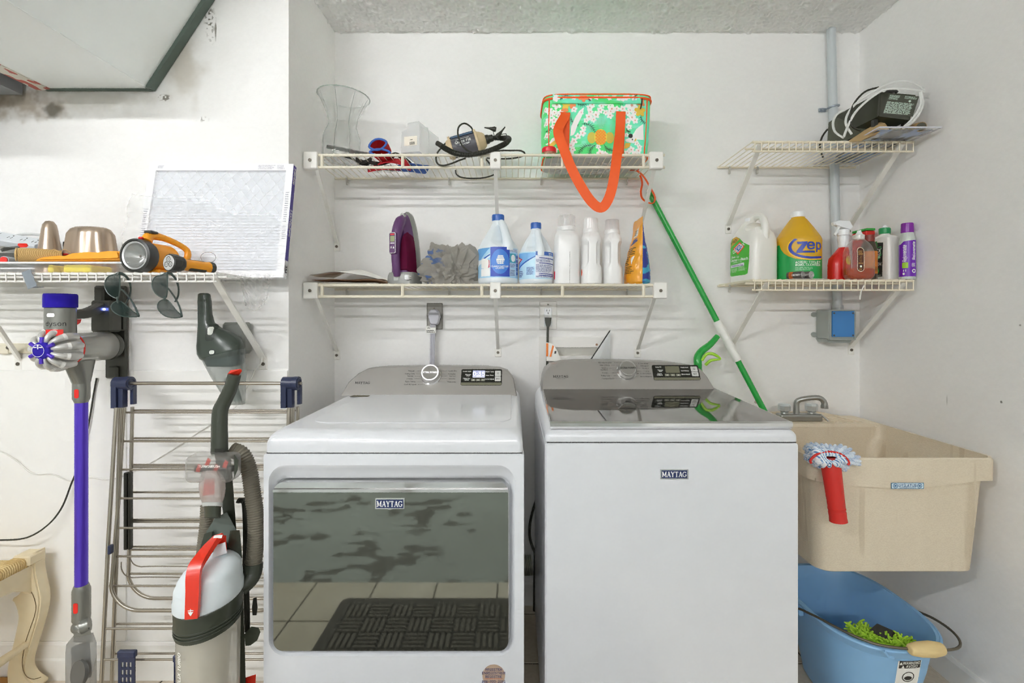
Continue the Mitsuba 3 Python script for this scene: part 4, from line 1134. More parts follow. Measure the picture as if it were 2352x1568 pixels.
pr('print', cat([polyb([(270, 1100), (340, 1040), (405, 1000), (420, 1060), (350, 1110)]), polyb([(1520, 1150), (1540, 1060), (1630, 1060), (1610, 1120), (1560, 1150)]), polyb([(1685, 1030), (1715, 975), (1725, 1000), (1700, 1035)])] + [flat(affinity.translate(flower(r * S7, 5, a0), *uvb(a, b))) for a, b, r, a0 in ((1785, 530, 95, 20), (570, 440, 65, 10))]), '#e3c24a', 0.0012)
pr('print', cat([flat(affinity.translate(flower(r * S7, 5, 50), *uvb(a, b))) for a, b, r in ((660, 420, 75), (1800, 400, 70), (550, 510, 60))]), '#f0905a', 0.0010)
pr('print', cat(ctr), '#d9a08a', 0.0012)
pine = [affinity.translate(affinity.scale(Point(0, 0).buffer(1, 12), rx * S7, ry * S7), *uvb(a, b)) for a, b, rx, ry in ((990, 975, 72, 92), (1285, 975, 70, 92))]
pr('print', cat([flat(g) for g in pine]), '#cfc24e', 0.0012)
pin = affinity.translate(affinity.scale(Point(0, 0).buffer(1, 14), 105 * S7, 130 * S7), *uvb(1135, 965))
pr('print', flat(pin), '#e6d24a', 0.0015)
dia = []
for i in range(-4, 5):
    for j in range(-5, 6):
        a, b = 1135 + i * 48 + (24 if j % 2 else 0), 965 + j * 25
        d_ = Polygon([uvb(a - 21, b), uvb(a, b - 21), uvb(a + 21, b), uvb(a, b + 21)])
        if pin.contains(d_.centroid.buffer(10 * S7)): dia.append(flat(d_.intersection(pin)))
pr('print', cat(dia), '#f08a28', 0.0018)
pr('print', cat([leaf((1135, 840), (1150, 640), 8, 90, 0), leaf((1130, 840), (1080, 700), 6, 60, 0), leaf((1145, 840), (1220, 690), 6, 60, 0), leaf((985, 890), (940, 780), 6, 45, 0), leaf((1285, 890), (1310, 760), 6, 45, 0)]), '#8fe0b8', 0.0012)
pr('print', cat([flat(affinity.translate(affinity.scale(Point(0, 0).buffer(1), 36 * S7, 36 * S7), *uvb(1625, 945))), flat(affinity.translate(Point(0, 0).buffer(11 * S7), *uvb(1655, 1003)))]), '#20241f', 0.0014)
def pf(m, color, off): part(k, 'print', drape(m, flm, O_ + (0, -0.02, 0), (1, 0, 0), (0, 0, 1), off, 0.008, clip=True), col(color, 0.6), smooth=False)
pf(cat([flat(affinity.translate(flower(r * S7, 5, a * 7 % 72), *uvb(a, b))) for a, b, r in ((540, 310, 42), (960, 340, 38), (1500, 350, 44), (400, 320, 75), (700, 320, 45), (1070, 315, 45), (1140, 290, 35), (1215, 290, 45), (1280, 330, 40), (1360, 285, 42), (1430, 340, 40), (1560, 300, 70), (1680, 320, 55), (360, 355, 40))]), '#f4f4f0', 0.0006)
pf(flat(affinity.translate(flower(88 * S7, 5, 55), *uvb(855, 310))), '#f39066', 0.0009)
pf(cat([leaf((620, 280), (480, 350), 8, 40), leaf((940, 320), (960, 370), 5, 35), leaf((1750, 260), (1690, 340), 6, 35)]), '#23331f', 0.0009)
# zip pull
part(k, 'zip_pull', tube([P(1475, 226, 1.826), P(1474, 238, 1.823), P(1471, 250, 1.823)], [0.0018, 0.0028, 0.0024], 8), 'm_black_plastic')
# front handle: two ends sewn to the front, the loop hangs over the rail
yb_, yh = 1.822, 1.752
hand = spl([P(1426, 256, yb_), P(1424, 300, yb_ - 0.006), P(1418, 350, 1.768), P(1413, 390, yh), P(1406, 430, yh), P(1397, 458, yh), P(1385, 475, yh), P(1371, 474, yh), P(1352, 455, yh), P(1330, 420, yh), P(1312, 385, yh), P(1296, 345, 1.762), P(1283, 310, 1.775), P(1283, 294, 1.782), P(1291, 278, 1.806), P(1298, 266, 1.818), P(1299, 258, yb_)], 8)
tg = np.gradient(hand, axis=0)
wd = np.column_stack([-tg[:, 2], 0 * tg[:, 0], tg[:, 0]])
part(k, 'handle', ribbon(hand, wd, 0.036, 0.0022, 0), 'm_orange_web', smooth=50, label='orange webbing handle hanging over the shelf rail')
for px, w in ((1299, 0.035), (1426, 0.037)):
    a, b = P(px, 258, 1.8255), P(px - (4 if px > 1400 else 2), 362, 1.829)
    part(k, 'strap', ribbon([a, (a + b) / 2, b], (1, 0, 0), w * 0.95, 0.0016, 4), 'm_orange_web')
part(k, 'handle', ribbon([P(1446, 391, 1.990), P(1462, 392, 2.010), P(1478, 405, 2.026), P(1492, 428, 2.026), P(1504, 452, 2.026), P(1500, 466, 2.026), P(1486, 464, 2.026), P(1475, 455, 2.026), P(1472, 440, 2.026), P(1475, 420, 2.026), P(1470, 402, 2.020)], [0.5, 0.75, 0.3], 0.021, 0.0016, 6), 'm_orange_web', label='orange rear handle hanging behind the shelf')

# ------------------------------------------------------------------ lower long shelf
# envelopes
k = thing('paper_envelope', 'flattened white paper bags with brown paper inside at the left end of the lower shelf', 'paper bag')
mat('paper', '#e9e8e2', 0.7)
mat('kraft', '#b8977a', 0.75)
def sheet(x0, x1, y0, y1, z, amp, seed, n=22, skew=0.0, lift=None):
    U, V = np.meshgrid(np.linspace(0, 1, n), np.linspace(0, 1, n), indexing='ij')
    q = np.stack([U * 3, V * 3, np.full_like(U, seed)], -1)
    zz = z + amp * meshkit.fbm(q * 1.2, 2, seed) + (lift(U, V) if lift else 0)
    v = np.stack([x0 + (x1 - x0) * U + skew * V, y0 + (y1 - y0) * V, zz], -1).reshape(-1, 3)
    I, J = np.meshgrid(np.arange(n - 1), np.arange(n - 1), indexing='ij'); a = (I * n + J).ravel()
    f = np.stack([a, a + n, a + n + 1, a + 1], 1)
    t = v - (0, 0, 0.0015)
    return tm(np.vstack([v, t]), np.vstack([f, f[:, ::-1] + n * n]))
part(k, 'sheet', sheet(-0.772, -0.52, 1.785, 2.03, LOW + 0.002, 0.006, 1), 'm_paper', smooth=True)
part(k, 'sheet', sheet(-0.76, -0.49, 1.79, 2.02, LOW + 0.011, 0.010, 2), 'm_kraft', smooth=True)
part(k, 'sheet', sheet(-0.765, -0.49, 1.782, 2.03, LOW + 0.020, 0.010, 3, lift=lambda U, V: 0.050 * np.exp(-((U - 0.38) / 0.36) ** 2) * (0.35 + 0.65 * V) - 0.016 * np.clip(U - .75, 0, 1) * 4 * .7), 'm_paper', smooth=True)

# steam iron on its heel
k = thing('steam_iron', 'purple and grey steam iron standing on its heel on the lower shelf', 'iron')
iy = 1.865
ic = np.array([X(927, iy), iy, LOW])
mat('iron_purple', '#5a3563', 0.35); mat('iron_grey', '#8f908c', 0.35, 0.2); mat('iron_sole', '#a9a9a4', 0.25, 0.8)
tinted('iron_tank', '#7a1f45', 0.75)
def outline(w, h, n=24, base=0.0):                 # pointed sole outline, tip up
    t = np.linspace(0, 1, n)
    half = w * np.sqrt(np.clip(1 - t ** 2.3, 0, 1)) * (1 - 0.12 * t)
    R_ = np.column_stack([half, base + t * h]); Lf = np.column_stack([-half[::-1], base + t[::-1] * h])
    return np.vstack([R_, Lf[1:]])
def lay(o2, y): return np.column_stack([o2[:, 0], np.full(len(o2), y), o2[:, 1]])
tr = dict(loc=ic, rz=-14, s=(1, 1, 1.06))
def iron(m): return put(m, **tr)
part(k, 'sole_plate', iron(loft([lay(outline(0.056, 0.275, base=0.002), 0.040), lay(outline(0.056, 0.275, base=0.002), 0.046)])), 'm_iron_sole', smooth=30, label='metal sole plate')
part(k, 'skirt', iron(loft([lay(outline(0.050, 0.262, base=0.006), 0.012), lay(outline(0.056, 0.270, base=0.004), 0.026), lay(outline(0.056, 0.272, base=0.003), 0.0395)])), 'm_iron_grey', smooth=40)
part(k, 'shell', iron(loft([lay(outline(0.030, 0.20, base=0.035), -0.034), lay(outline(0.043, 0.225, base=0.030), -0.014), lay(outline(0.049, 0.24, base=0.026), 0.0115)])), 'm_iron_purple', smooth=40)
part(k, 'tank', iron(loft([put(tm(lay(outline(w_, h_, base=b_), y_), np.zeros((0, 3), int)), (0.020, 0, 0)).vertices for w_, h_, b_, y_ in ((0.016, 0.12, 0.055, -0.040), (0.027, 0.155, 0.040, -0.020), (0.0315, 0.17, 0.034, 0.010))])), 'm_iron_tank', smooth=40, label='translucent magenta water tank')
part(k, 'heel', iron(loft([se(0, 0.004, 0.0, 0.058, 0.046, 4), se(0, 0.004, 0.030, 0.057, 0.046, 4), se(0, 0.006, 0.044, 0.052, 0.042, 4), se(0, 0.010, 0.048, 0.040, 0.03, 4)])), 'm_iron_grey', smooth=40, label='grey heel rest')
part(k, 'heel_plate', iron(cbox(-0.020, 0.002, -0.0445, -0.040, 0.012, 0.034, 0.002)), col('#b6b8b5', 0.3), smooth=False)
hp = [(-0.006, -0.040, 0.030), (-0.006, -0.048, 0.06), (-0.006, -0.054, 0.11), (-0.005, -0.053, 0.16), (-0.001, -0.044, 0.20), (0, -0.026, 0.228), (0, 0.0, 0.238)]
part(k, 'handle', iron(tube(hp, [0.013, 0.0155, 0.0165, 0.019, 0.021, 0.020, 0.014], 16, smooth=6)), 'm_iron_purple', smooth=50, label='purple grip')
part(k, 'nose', iron(loft([lay(outline(0.018, 0.058, base=0.205), -0.012), lay(outline(0.022, 0.060, base=0.203), 0.013)])), 'm_iron_grey', smooth=40)
pb = part(k, 'control_panel', iron(rbox(-0.021, 0.009, -0.0785, -0.062, 0.105, 0.182, 0.006)), 'm_iron_purple', label='control panel with a display')
def onp(m): return iron(wrap(m, lambda q, o: np.column_stack([q[:, 0] - 0.006, np.full(len(q), -0.0787 - o), q[:, 1]]), 0.0004))
part(pb, 'bezel', onp(flat(Polygon(rrect(-0.0135, 0.0135, 0.107, 0.181, 0.006)).difference(Polygon(rrect(-0.0118, 0.0118, 0.109, 0.179, 0.005))))), col('#c9c8c8', 0.3, 0.5), smooth=False)
part(pb, 'screen', onp(flat(rrect(-0.009, 0.009, 0.148, 0.168, 0.002))), col('#8d946c', 0.3), smooth=False, label='green display')
part(pb, 'button', onp(cat(flat(rrect(-0.009, 0.009, 0.171, 0.177, 0.002)))), col('#b8202c', 0.4), smooth=False)
part(pb, 'symbol', onp(cat(flat(Point(-0.005, 0.128).buffer(0.0035).difference(Point(-0.005, 0.128).buffer(0.002))), flat(Polygon([(0.002, 0.124), (0.008, 0.124), (0.005, 0.133)])), flat(sbox(-0.009, 0.1415, 0.009, 0.144)))), 'm_print_white', smooth=False)
ip = part(k, 'plug', iron(cbox(0.030, 0.047, -0.056, -0.040, 0.014, 0.032, 0.003)), 'm_white_plastic', smooth=False, label='power plug tucked at the heel')
part(ip, 'prong', iron(cat(box(0.047, 0.058, -0.052, -0.051, 0.018, 0.022))), 'm_chrome', smooth=False)
part(ip, 'prong', iron(cat(box(0.047, 0.058, -0.052, -0.051, 0.025, 0.029))), 'm_chrome', smooth=False)

# crumpled grey plastic bag
mat('bag_film', '#8d8a84', 0.3)
scene['m_grey_film'] = {'type': 'blendbsdf', 'weight': 0.72, 'a': {'type': 'thindielectric', 'int_ior': 1.4}, 'b': {'type': 'principledthin', 'base_color': rgb(proc(lambda p, n, uv: mix(C('#b5b1a9'), C('#6a86bc'), smoothstep(0.60, 0.66, fbm(p.x * 24, p.y * 24, p.z * 50)) * smoothstep(-0.25, -0.30, p.x)))), 'roughness': 0.3, 'diff_trans': 0.7}}
def rag(rx, ry, rz_, seed, n=6, amp=0.30):
    m = trimesh.creation.icosphere(n, 1.0); v = np.array(m.vertices)
    g = np.random.default_rng(seed)
    d = np.zeros(len(v))
    for i in range(20):
        kk = g.normal(size=3); kk /= np.linalg.norm(kk)
        f = 0.8 * 1.12 ** i * g.uniform(0.8, 1.25)
        w = (v + 0.10 * (meshkit.noise(v * 3 + i, i)[:, None] - 0.5)) @ kk * f + g.uniform(0, 1)
        d += np.abs((w % 1.0) * 2 - 1) / (1 + 0.20 * i)
    d = (d - d.mean()) / d.std()
    v = v * np.clip(1 + amp * 0.62 * d, 0.5, 1.5)[:, None] * (rx, ry, rz_)
    v[:, 2] = np.maximum(v[:, 2], -rz_ * 0.5)
    v[:, 2] -= v[:, 2].min()
    return tm(v, m.faces)
single('plastic_bag', put(rag(0.096, 0.062, 0.096, 5), (X(1033, 1.87), 1.875, LOW + 0.0005)), 'm_grey_film', 'crumpled grey plastic shopping bag on the lower shelf beside the iron', 'plastic bag', smooth=14)

# jugs of bleach
mat('jug_white', '#e3ebf0', 0.3)
def jug(label, cx, cy, r, h, body_h, cap_col, handle_deg, group=None):
    k = thing('bleach_jug', label, 'jug', group)
    top = h - 0.022
    prof = [(0, 0, 0.88), (0.004, 0, 0.95), (0.014, 0, 1.0), (body_h, 0, 1.0), (body_h + 0.012, 0, 0.985), (body_h + 0.035, 0.02, 0.84), (body_h + 0.065, 0.07, 0.60), (top - 0.020, 0.14, 0.34), (top - 0.006, 0.06, 0.27), (top, 0.0, 0.25)]
    hd = math.radians(handle_deg)
    dx, dy = math.sin(hd), -math.cos(hd)
    rings = []
    zz = np.array([p[0] for p in prof])
    for z in np.r_[zz[:4], np.linspace(body_h + 0.004, top, 16)]:
        s = np.interp(z, zz, [p[2] for p in prof]); o = np.interp(z, zz, [p[1] for p in prof]) * r
        ring = se(cx, cy, LOW + z, r * s, r * s, 2, 40)
        q = ring[:, :2] - (cx, cy)                 # flattened under the handle
        al = q @ np.array([dx, dy])
        lim = r * s * (1 - 0.55 * float(np.clip((z - body_h - 0.006) / 0.03, 0, 1) * np.clip((top - 0.012 - z) / 0.02, 0, 1)))
        q = q - np.outer(np.clip(al - lim, 0, None), [dx, dy])
        ring[:, :2] = q + (cx, cy)
        rings.append(ring)
    bm = loft(rings)
    b = part(k, 'body', bm, 'm_jug_white', smooth=50)
    def hp(o, z): return (cx + dx * o, cy + dy * o, LOW + z)
    part(k, 'handle', tube([hp(r * 0.16, top - 0.010), hp(r * 0.34, top - 0.016), hp(r * 0.56, top - 0.045), hp(r * 0.72, body_h + 0.045), hp(r * 0.80, body_h + 0.022), hp(r * 0.78, body_h + 0.0)], [r * .16, r * .19, r * .20, r * .22, r * .27, r * .30], 14, smooth=6), 'm_jug_white', smooth=50)
    c = part(k, 'cap', lathe([(0, top - 0.002), (r * .30, top - 0.002), (r * .31, top + 0.002), (r * .31, h - 0.003), (r * .29, h), (0, h)], 32, (cx, cy, LOW)), cap_col, smooth=30, label='blue screw cap')
    part(k, 'collar', lathe([(0, top - 0.006), (r * .28, top - 0.006), (r * .30, top - 0.002), (0, top - 0.002)], 24, (cx, cy, LOW)), 'm_jug_white')
    return k
mat('cap_blue', '#2f5fae', 0.35)
cm1, cm2 = None, None
cx, cy, r = X(1144, 1.868), 1.868, 0.0775
J1 = jug('larger bleach jug with blue cap and a navy laundry panel on its label, lower shelf', cx, cy, r, 0.272, 0.130, 'm_cap_blue', 38)
mp = cyl_map((cx, cy), r, LOW)
s8 = 1.80 / F / 8.254
def uj(a, b, c0, bz=1418): return ((a - c0) * s8 * 1.0, (bz - b) * s8)
def arc(a, c0, half): return math.asin(max(-0.995, min(0.995, (a - c0) / half)))
def lab(key, name, pts, color, off, c0, half, rr, mpf, bz=1418, maxe=0.012):
    """A label area given in picture-like coordinates on the jug's front, bent round it."""
    g = Polygon([(arc(a, c0, half) * rr, (bz - b) * s8) for a, b in pts])
    return part(key, name, wrap(flat(g), mpf, off, maxe), color if color.startswith('m_') else col(color, 0.35), smooth=True)
def rect(a0, b0, a1, b1): return [(a0, b0), (a1, b0), (a1, b1), (a0, b1)]
c0, half = 527, 380
def L1(n, p, c_, o): return lab(J1, n, p, c_, o, c0, half, r, mp)
a_ = lambda a: arc(a, c0, half) * r
z_ = lambda b: (1418 - b) * s8
L1('label', rect(140, 735, 903, 1300), '#a9d3ee', 0.0004)
L1('label_panel', [(140, 960), (240, 960), (395, 830), (395, 905), (260, 1010), (140, 1100)], '#e8f3fa', 0.0007)
L1('label_panel', [(222, 965), (395, 850), (395, 875), (240, 985)], '#2f62b4', 0.0009)
L1('label_panel', [(395, 735), (140, 735), (140, 950), (215, 950)], '#6aa6dc', 0.0007)
L1('label_panel', rect(222, 1130, 395, 1275), '#f6f8f8', 0.0009)
L1('label_panel', rect(400, 722, 750, 1282), '#2c49b0', 0.0008)
part(J1, 'label_panel', wrap(flat(Polygon([(a_(575 + 165 * math.cos(t)), z_(1000 + 235 * math.sin(t))) for t in np.linspace(0, 2 * PI, 36)[:-1]])), mp, 0.0010, 0.012), col('#3f7cd0', 0.35), smooth=True)
L1('label_panel', rect(752, 745, 898, 812), '#dfe8f2', 0.0008)
L1('label_panel', rect(752, 838, 862, 1010), '#3f9cb0', 0.0008)
L1('label_panel', rect(752, 1020, 862, 1110), '#c4d8ea', 0.0008)
L1('label_panel', rect(752, 1135, 862, 1270), '#c4d8ea', 0.0008)
L1('label_panel', rect(868, 838, 898, 1270), '#bcd0e6', 0.0008)
part(J1, 'fine_print', wrap(cat(lines(a_(758), a_(893), z_(808), z_(750), 4, seed=2), lines(a_(758), a_(855), z_(1105), z_(1028), 5, seed=3), lines(a_(758), a_(855), z_(1262), z_(1145), 6, seed=4)), mp, 0.0012), col('#5570a0', 0.5), smooth=False)
part(J1, 'fine_print', wrap(cat([flat(Polygon([(a_(u), z_(v)) for u, v in rect(872, 860 + 80 * i, 893, 920 + 80 * i)])) for i in range(5)]), mp, 0.0012), col('#2c49a0', 0.5), smooth=False)
part(J1, 'symbol', wrap(flat(Polygon([(a_(812 + 38 * math.cos(t)), z_(925 + 70 * math.sin(t))) for t in np.linspace(0, 2 * PI, 24)[:-1]])), mp, 0.0012), 'm_print_white', smooth=False)
bk = Polygon([(a_(505), z_(950)), (a_(660), z_(950)), (a_(640), z_(1045)), (a_(525), z_(1045))])
hol = shapely.union_all([Polygon([(a_(530 + i * 33 - (v - 990) * 0.05 * (i - 1.5)), z_(v)), (a_(546 + i * 33), z_(v)), (a_(544 + i * 33), z_(v + 22)), (a_(532 + i * 33), z_(v + 22))]) for i in range(4) for v in (980, 1013)])
tow = shapely.union_all([Polygon([(a_(u), z_(v)) for u, v in rect(*q)]).buffer(0.0012) for q in ((542, 888, 625, 893), (532, 912, 636, 917), (526, 936, 642, 940))])
part(J1, 'symbol', wrap(cat(flat(bk.difference(hol)), flat(tow)), mp, 0.0013), 'm_print_white', smooth=False, label='laundry basket symbol')
ms = [text('CLEANS & SANITIZES', 29 * s8, True, at=(a_(577), z_(1090)), wide=0.80), text('LAUNDRY', 29 * s8, True, at=(a_(577), z_(1125)), wide=0.9)]
part(J1, 'lettering', wrap(cat(ms), mp, 0.0013), 'm_print_white', smooth=False)
dr_ = Polygon([(a_(232), z_(1110)), (a_(230), z_(960)), (a_(262), z_(935)), (a_(350), z_(960)), (a_(388), z_(980)), (a_(392), z_(1110)), (a_(340), z_(1135))]).buffer(0.001)
part(J1, 'symbol', wrap(flat(dr_), mp, 0.0012), 'm_print_white', smooth=False)
part(J1, 'symbol', wrap(flat(Polygon([(a_(365), z_(965)), (a_(384), z_(975)), (a_(388), z_(1105)), (a_(355), z_(1120)), (a_(372), z_(1040))])), mp, 0.0014), col('#b04a68', 0.4), smooth=False)

cx, cy, r = X(1231, 1.862), 1.862, 0.066
J2 = jug('smaller bleach jug with blue cap and a pale blue printed label, lower shelf', cx, cy, r, 0.240, 0.108, 'm_cap_blue', 14)
mp = cyl_map((cx, cy), r, LOW)
c0, half = 1238, 318
def L2(n, p, c_, o): return lab(J2, n, p, c_, o, c0, half, r, mp)
a_ = lambda a: arc(a, c0, half) * r
L2('label', rect(922, 805, 1553, 1325), '#bfe0f2', 0.0004)
L2('label_panel', [(922, 825), (1215, 825), (1215, 890), (922, 1100)], '#7fb4e4', 0.0006)
L2('label_panel', [(922, 1110), (1215, 885), (1215, 905), (922, 1150)], '#2f62b4', 0.0009)
L2('label_panel', rect(1218, 806, 1550, 878), '#3c63b0', 0.0008)
L2('label_panel', rect(1215, 882, 1550, 1300), '#dfe3ee', 0.0008)
for v in (918, 1015, 1215, 1248): L2('label_panel', [(1280, v), (1550, v + 12), (1550, v + 34), (1280, v + 14)], '#3a4a90', 0.0011)
L2('label_panel', [(922, 880), (985, 945), (922, 1040)], '#d0303c', 0.0009)
L2('label_panel', [(922, 905), (962, 948), (922, 1005)], '#f2f2f2', 0.0011)
L2('label_panel', rect(1050, 1090, 1200, 1250), '#a8d0ee', 0.0008)
part(J2, 'fine_print', wrap(cat(lines(a_(1222), a_(1530), z_(1200), z_(1050), 9, seed=5), lines(a_(1222), a_(1530), z_(1005), z_(950), 4, seed=6), lines(a_(1222), a_(1530), z_(1300), z_(1262), 2, seed=8), lines(a_(1058), a_(1190), z_(1245), z_(1100), 6, seed=7), lines(a_(930), a_(1000), z_(1290), z_(1160), 4, seed=9)), mp, 0.0012), col('#5b6a98', 0.5), smooth=False)
part(J2, 'lettering', wrap(cat(text('Keep Safe', 20 * s8, True, at=(a_(1490), z_(835)), wide=.8), text('Cleans it all', 20 * s8, True, at=(a_(1490), z_(866)), wide=.7)), mp, 0.0012), 'm_print_white', smooth=False)
part(J2, 'symbol', wrap(flat(Point(a_(1300), z_(838)).buffer(0.0045).difference(Point(a_(1300), z_(838)).buffer(0.0026))), mp, 0.0012), col('#d8a838', 0.4), smooth=False)

# white detergent bottles, backs to the room
mat('bottle_white', '#ebebea', 0.3)
tinted('cap_clear', '#f2f2f2', 0.12)
tinted('cap_milky', '#f4f2f2', 0.85, 0.3)
def detergent(label, px, w, d, h, cy, shoulder, capr, kind, sticker=None):
    k = thing('detergent_bottle', label, 'bottle', None)
    cx = X(px, cy)
    hx, hy = w / 2, d / 2
    z1 = shoulder
    prof = [(0, .93, .93), (0.004, 1, 1), (z1 * 0.45, 0.97, 1), (z1 * 0.85, 0.96, 1), (z1, 0.90, .92), (z1 + 0.014, .78, .76), (z1 + 0.024, .72, .66)]
    rings = []
    for z in np.r_[0, 0.004, np.linspace(0.02, z1, 26), np.linspace(z1 + 0.006, z1 + 0.024, 4)]:
        zz = [p[0] for p in prof]
        a, b = np.interp(z, zz, [p[1] for p in prof]), np.interp(z, zz, [p[2] for p in prof])
        e = np.interp(z, [0, z1, z1 + 0.02], [3.2, 3.0, 2.0])
        ring = se(cx, cy, LOW + z, hx * a, hy * b, e, 72)
        # grip hollows on both front flanks
        g = np.clip((z - z1 * 0.36) / 0.016, 0, 1) * np.clip((z1 * 0.93 - z) / 0.016, 0, 1)
        if kind != 'clear':
            u = (ring[:, 0] - cx) / hx
            fr = np.clip(-(ring[:, 1] - cy) / hy * 1.5 + 0.5, 0, 1)
            edge = 0.42 + 0.30 * np.clip((z1 * 0.47 - z) / 0.022, 0, 1) + 0.25 * np.clip((z - z1 * 0.86) / 0.02, 0, 1)
            dent = g * np.clip((np.abs(u) - edge) / 0.06, 0, 1) * fr
            ring[:, 1] += dent * 0.016
            ring[:, 0] -= np.sign(u) * dent * 0.0035
        else:
            u = (ring[:, 0] - cx) / hx - 0.1
            g2 = np.clip((z - z1 * 0.22) / 0.02, 0, 1) * np.clip((z1 * 0.9 - z) / 0.05, 0, 1)
            fr = np.clip(-(ring[:, 1] - cy) / hy, 0, 1)
            ring[:, 1] -= fr * hy * 0.10 * g2 * np.exp(-(u / 0.35) ** 2)
        rings.append(ring)
    b = loft(rings)
    part(k, 'body', b, 'm_bottle_white', smooth=35)
    zc = LOW + z1 + 0.024
    part(k, 'collar', lathe([(0, -0.004), (capr * 1.10, -0.004), (capr * 1.12, 0.004), (capr * 1.05, 0.012), (0, 0.012)], 32, (cx, cy, zc)), 'm_bottle_white', smooth=40)
    ch = LOW + h - zc
    if kind == 'clear':
        part(k, 'cap', loft([se(cx, cy, zc + z, rr, rr, 2, 32) for z, rr in ((0.012, capr), (ch - 0.004, capr * 0.97), (ch, capr * 0.92))]), 'm_cap_clear', smooth=40, label='clear measuring cap')
        part(k, 'spout', tube([(cx + 0.004, cy, zc + 0.010), (cx - 0.002, cy, zc + 0.022), (cx - 0.006, cy, zc + 0.034), (cx - 0.002, cy, zc + 0.042)], [0.011, 0.007, 0.005, 0.004], 10), 'm_white_plastic')
    else:
        n = 48; t = np.arange(n) * 2 * PI / n
        def rr(z, r): return np.stack([cx + r * (1 + 0.022 * (np.arange(n) % 2)) * np.cos(t), cy + r * (1 + 0.022 * (np.arange(n) % 2)) * np.sin(t), np.full(n, zc + z)], 1)
        part(k, 'cap', loft([rr(0.012, capr), rr(ch - 0.003, capr * .95), rr(ch, capr * .90)]), 'm_bottle_white' if kind == 'white' else 'm_cap_milky', smooth=False, label='ribbed screw cap')
    return k, b, cx, cy
k, b, cx, cy = detergent('white bottle with a clear cap, leftmost of three on the lower shelf', 1301, 0.100, 0.085, 0.268, 1.862, 0.188, 0.0335, 'clear')
part(k, 'seam', drape(flat(sbox(-0.0006, -0.09, 0.0006, 0.03)), b, (cx + 0.008, cy - 0.06, LOW + 0.094), (1, 0, 0), (0, 0, 1), 0.0004, 0.02), col('#8e8d8a', 0.5), smooth=False)
part(k, 'label_edge', drape(flat(rrect(-0.006, 0.006, -0.016, 0.016, 0.005)), b, (cx - 0.049, cy - 0.02, LOW + 0.035), (0.35, -0.9, 0), (0, 0, 1), 0.0004, 0.006), col('#d8324c', 0.4), smooth=False)
k, b, cx, cy = detergent('white bottle with a white ribbed cap, middle of three on the lower shelf', 1357, 0.079, 0.09, 0.257, 1.858, 0.180, 0.0275, 'white')
part(k, 'label_edge', drape(flat(affinity.scale(Point(0, 0).buffer(1), 0.006, 0.013)), b, (cx - 0.039, cy - 0.02, LOW + 0.045), (0.35, -0.9, 0), (0, 0, 1), 0.0004, 0.006), col('#e0583c', 0.4), smooth=False)
k, b, cx, cy = detergent('white bottle with a milky ribbed cap, rightmost of three on the lower shelf', 1406, 0.073, 0.09, 0.252, 1.862, 0.176, 0.027, 'milky')
part(k, 'label_edge', drape(flat(rrect(-0.011, 0.011, -0.032, 0.032, 0.008)), b, (cx + 0.036, cy - 0.012, LOW + 0.042), (0.5, 0.86, 0), (0, 0, 1), 0.0004, 0.006), col('#e0a03c', 0.4), smooth=False)

# orange pouch, seen nearly edge on
k = thing('pouch', 'orange and blue stand-up pouch at the right end of the lower shelf', 'pouch')
mat('pouch_orange', '#e8a02c', 0.25); mat('pouch_blue', '#2e3f86', 0.25)
py_ = 1.868; pcx = X(1463, py_)
n = 40
def pring(z, w, d, o=0.0): return se(o, 0, z, d, w, 2.2, n)
rings = [pring(0.001, 0.060, 0.042), pring(0.008, 0.066, 0.047), pring(0.03, 0.067, 0.048), pring(0.08, 0.068, 0.043, 0.001), pring(0.13, 0.069, 0.032, 0.002), pring(0.165, 0.070, 0.021, 0.003), pring(0.20, 0.070, 0.011, 0.004), pring(0.235, 0.070, 0.0035, 0.004), pring(0.255, 0.068, 0.0012, 0.005)]
pm_ = loft(rings)
vv, ff = trimesh.remesh.subdivide_to_size(np.array(pm_.vertices), pm_.faces, 0.008)
vv = vv + (meshkit.fbm(vv * 55, 3, 3)[:, None] - 0.5) * 0.008 * np.array([1, 0.6, 0]) * np.clip(vv[:, 2:] / 0.03, 0, 1)
vv = vv + (pcx, py_, LOW)
cx_f = vv[ff].mean(1)
left = (cx_f[:, 0] < pcx + 0.004) | (cx_f[:, 2] > LOW + 0.225)
part(k, 'back_panel', tm(vv, ff[left]), 'm_pouch_orange', smooth=40, label='orange printed panel')
part(k, 'front_panel', tm(vv, ff[~left]), mat('pouch_front', proc(lambda p, n, uv: mix(mix(C('#27348a'), C('#3f9fc0'), smoothstep(0.55, 0.62, fbm(p.y * 40, p.z * 40, 1.0))), mi.Color3f(C('#6fae3c')), smoothstep(0.58, 0.62, noise(p.y * 26, p.z * 26, 7.0)) * smoothstep(LOW + 0.06, LOW + 0.09, p.z) * smoothstep(LOW + 0.16, LOW + 0.12, p.z))), 0.25), smooth=40, label='blue panel with a fruit picture')
pm_ = tm(vv, ff)
u_, v_ = (0.45, -0.893, 0), (0, 0, 1)
o_ = (pcx - 0.036, py_ - 0.03, LOW)
def pd(name, m, color, off): part(k, name, drape(m, pm_, o_, u_, v_, off, 0.012), col(color, 0.4), smooth=False)
pd('print', flat([(-0.03, 0.150), (0.034, 0.162), (0.030, 0.178), (-0.01, 0.172)]), '#2e3f86', 0.0005)
pd('print', flat([(-0.018, 0.180), (0.030, 0.184), (0.026, 0.218), (0.005, 0.214)]), '#ece8e0', 0.0005)
pd('print', flat([(0.006, 0.100), (0.026, 0.108), (0.016, 0.072)]), '#f2efe6', 0.0005)
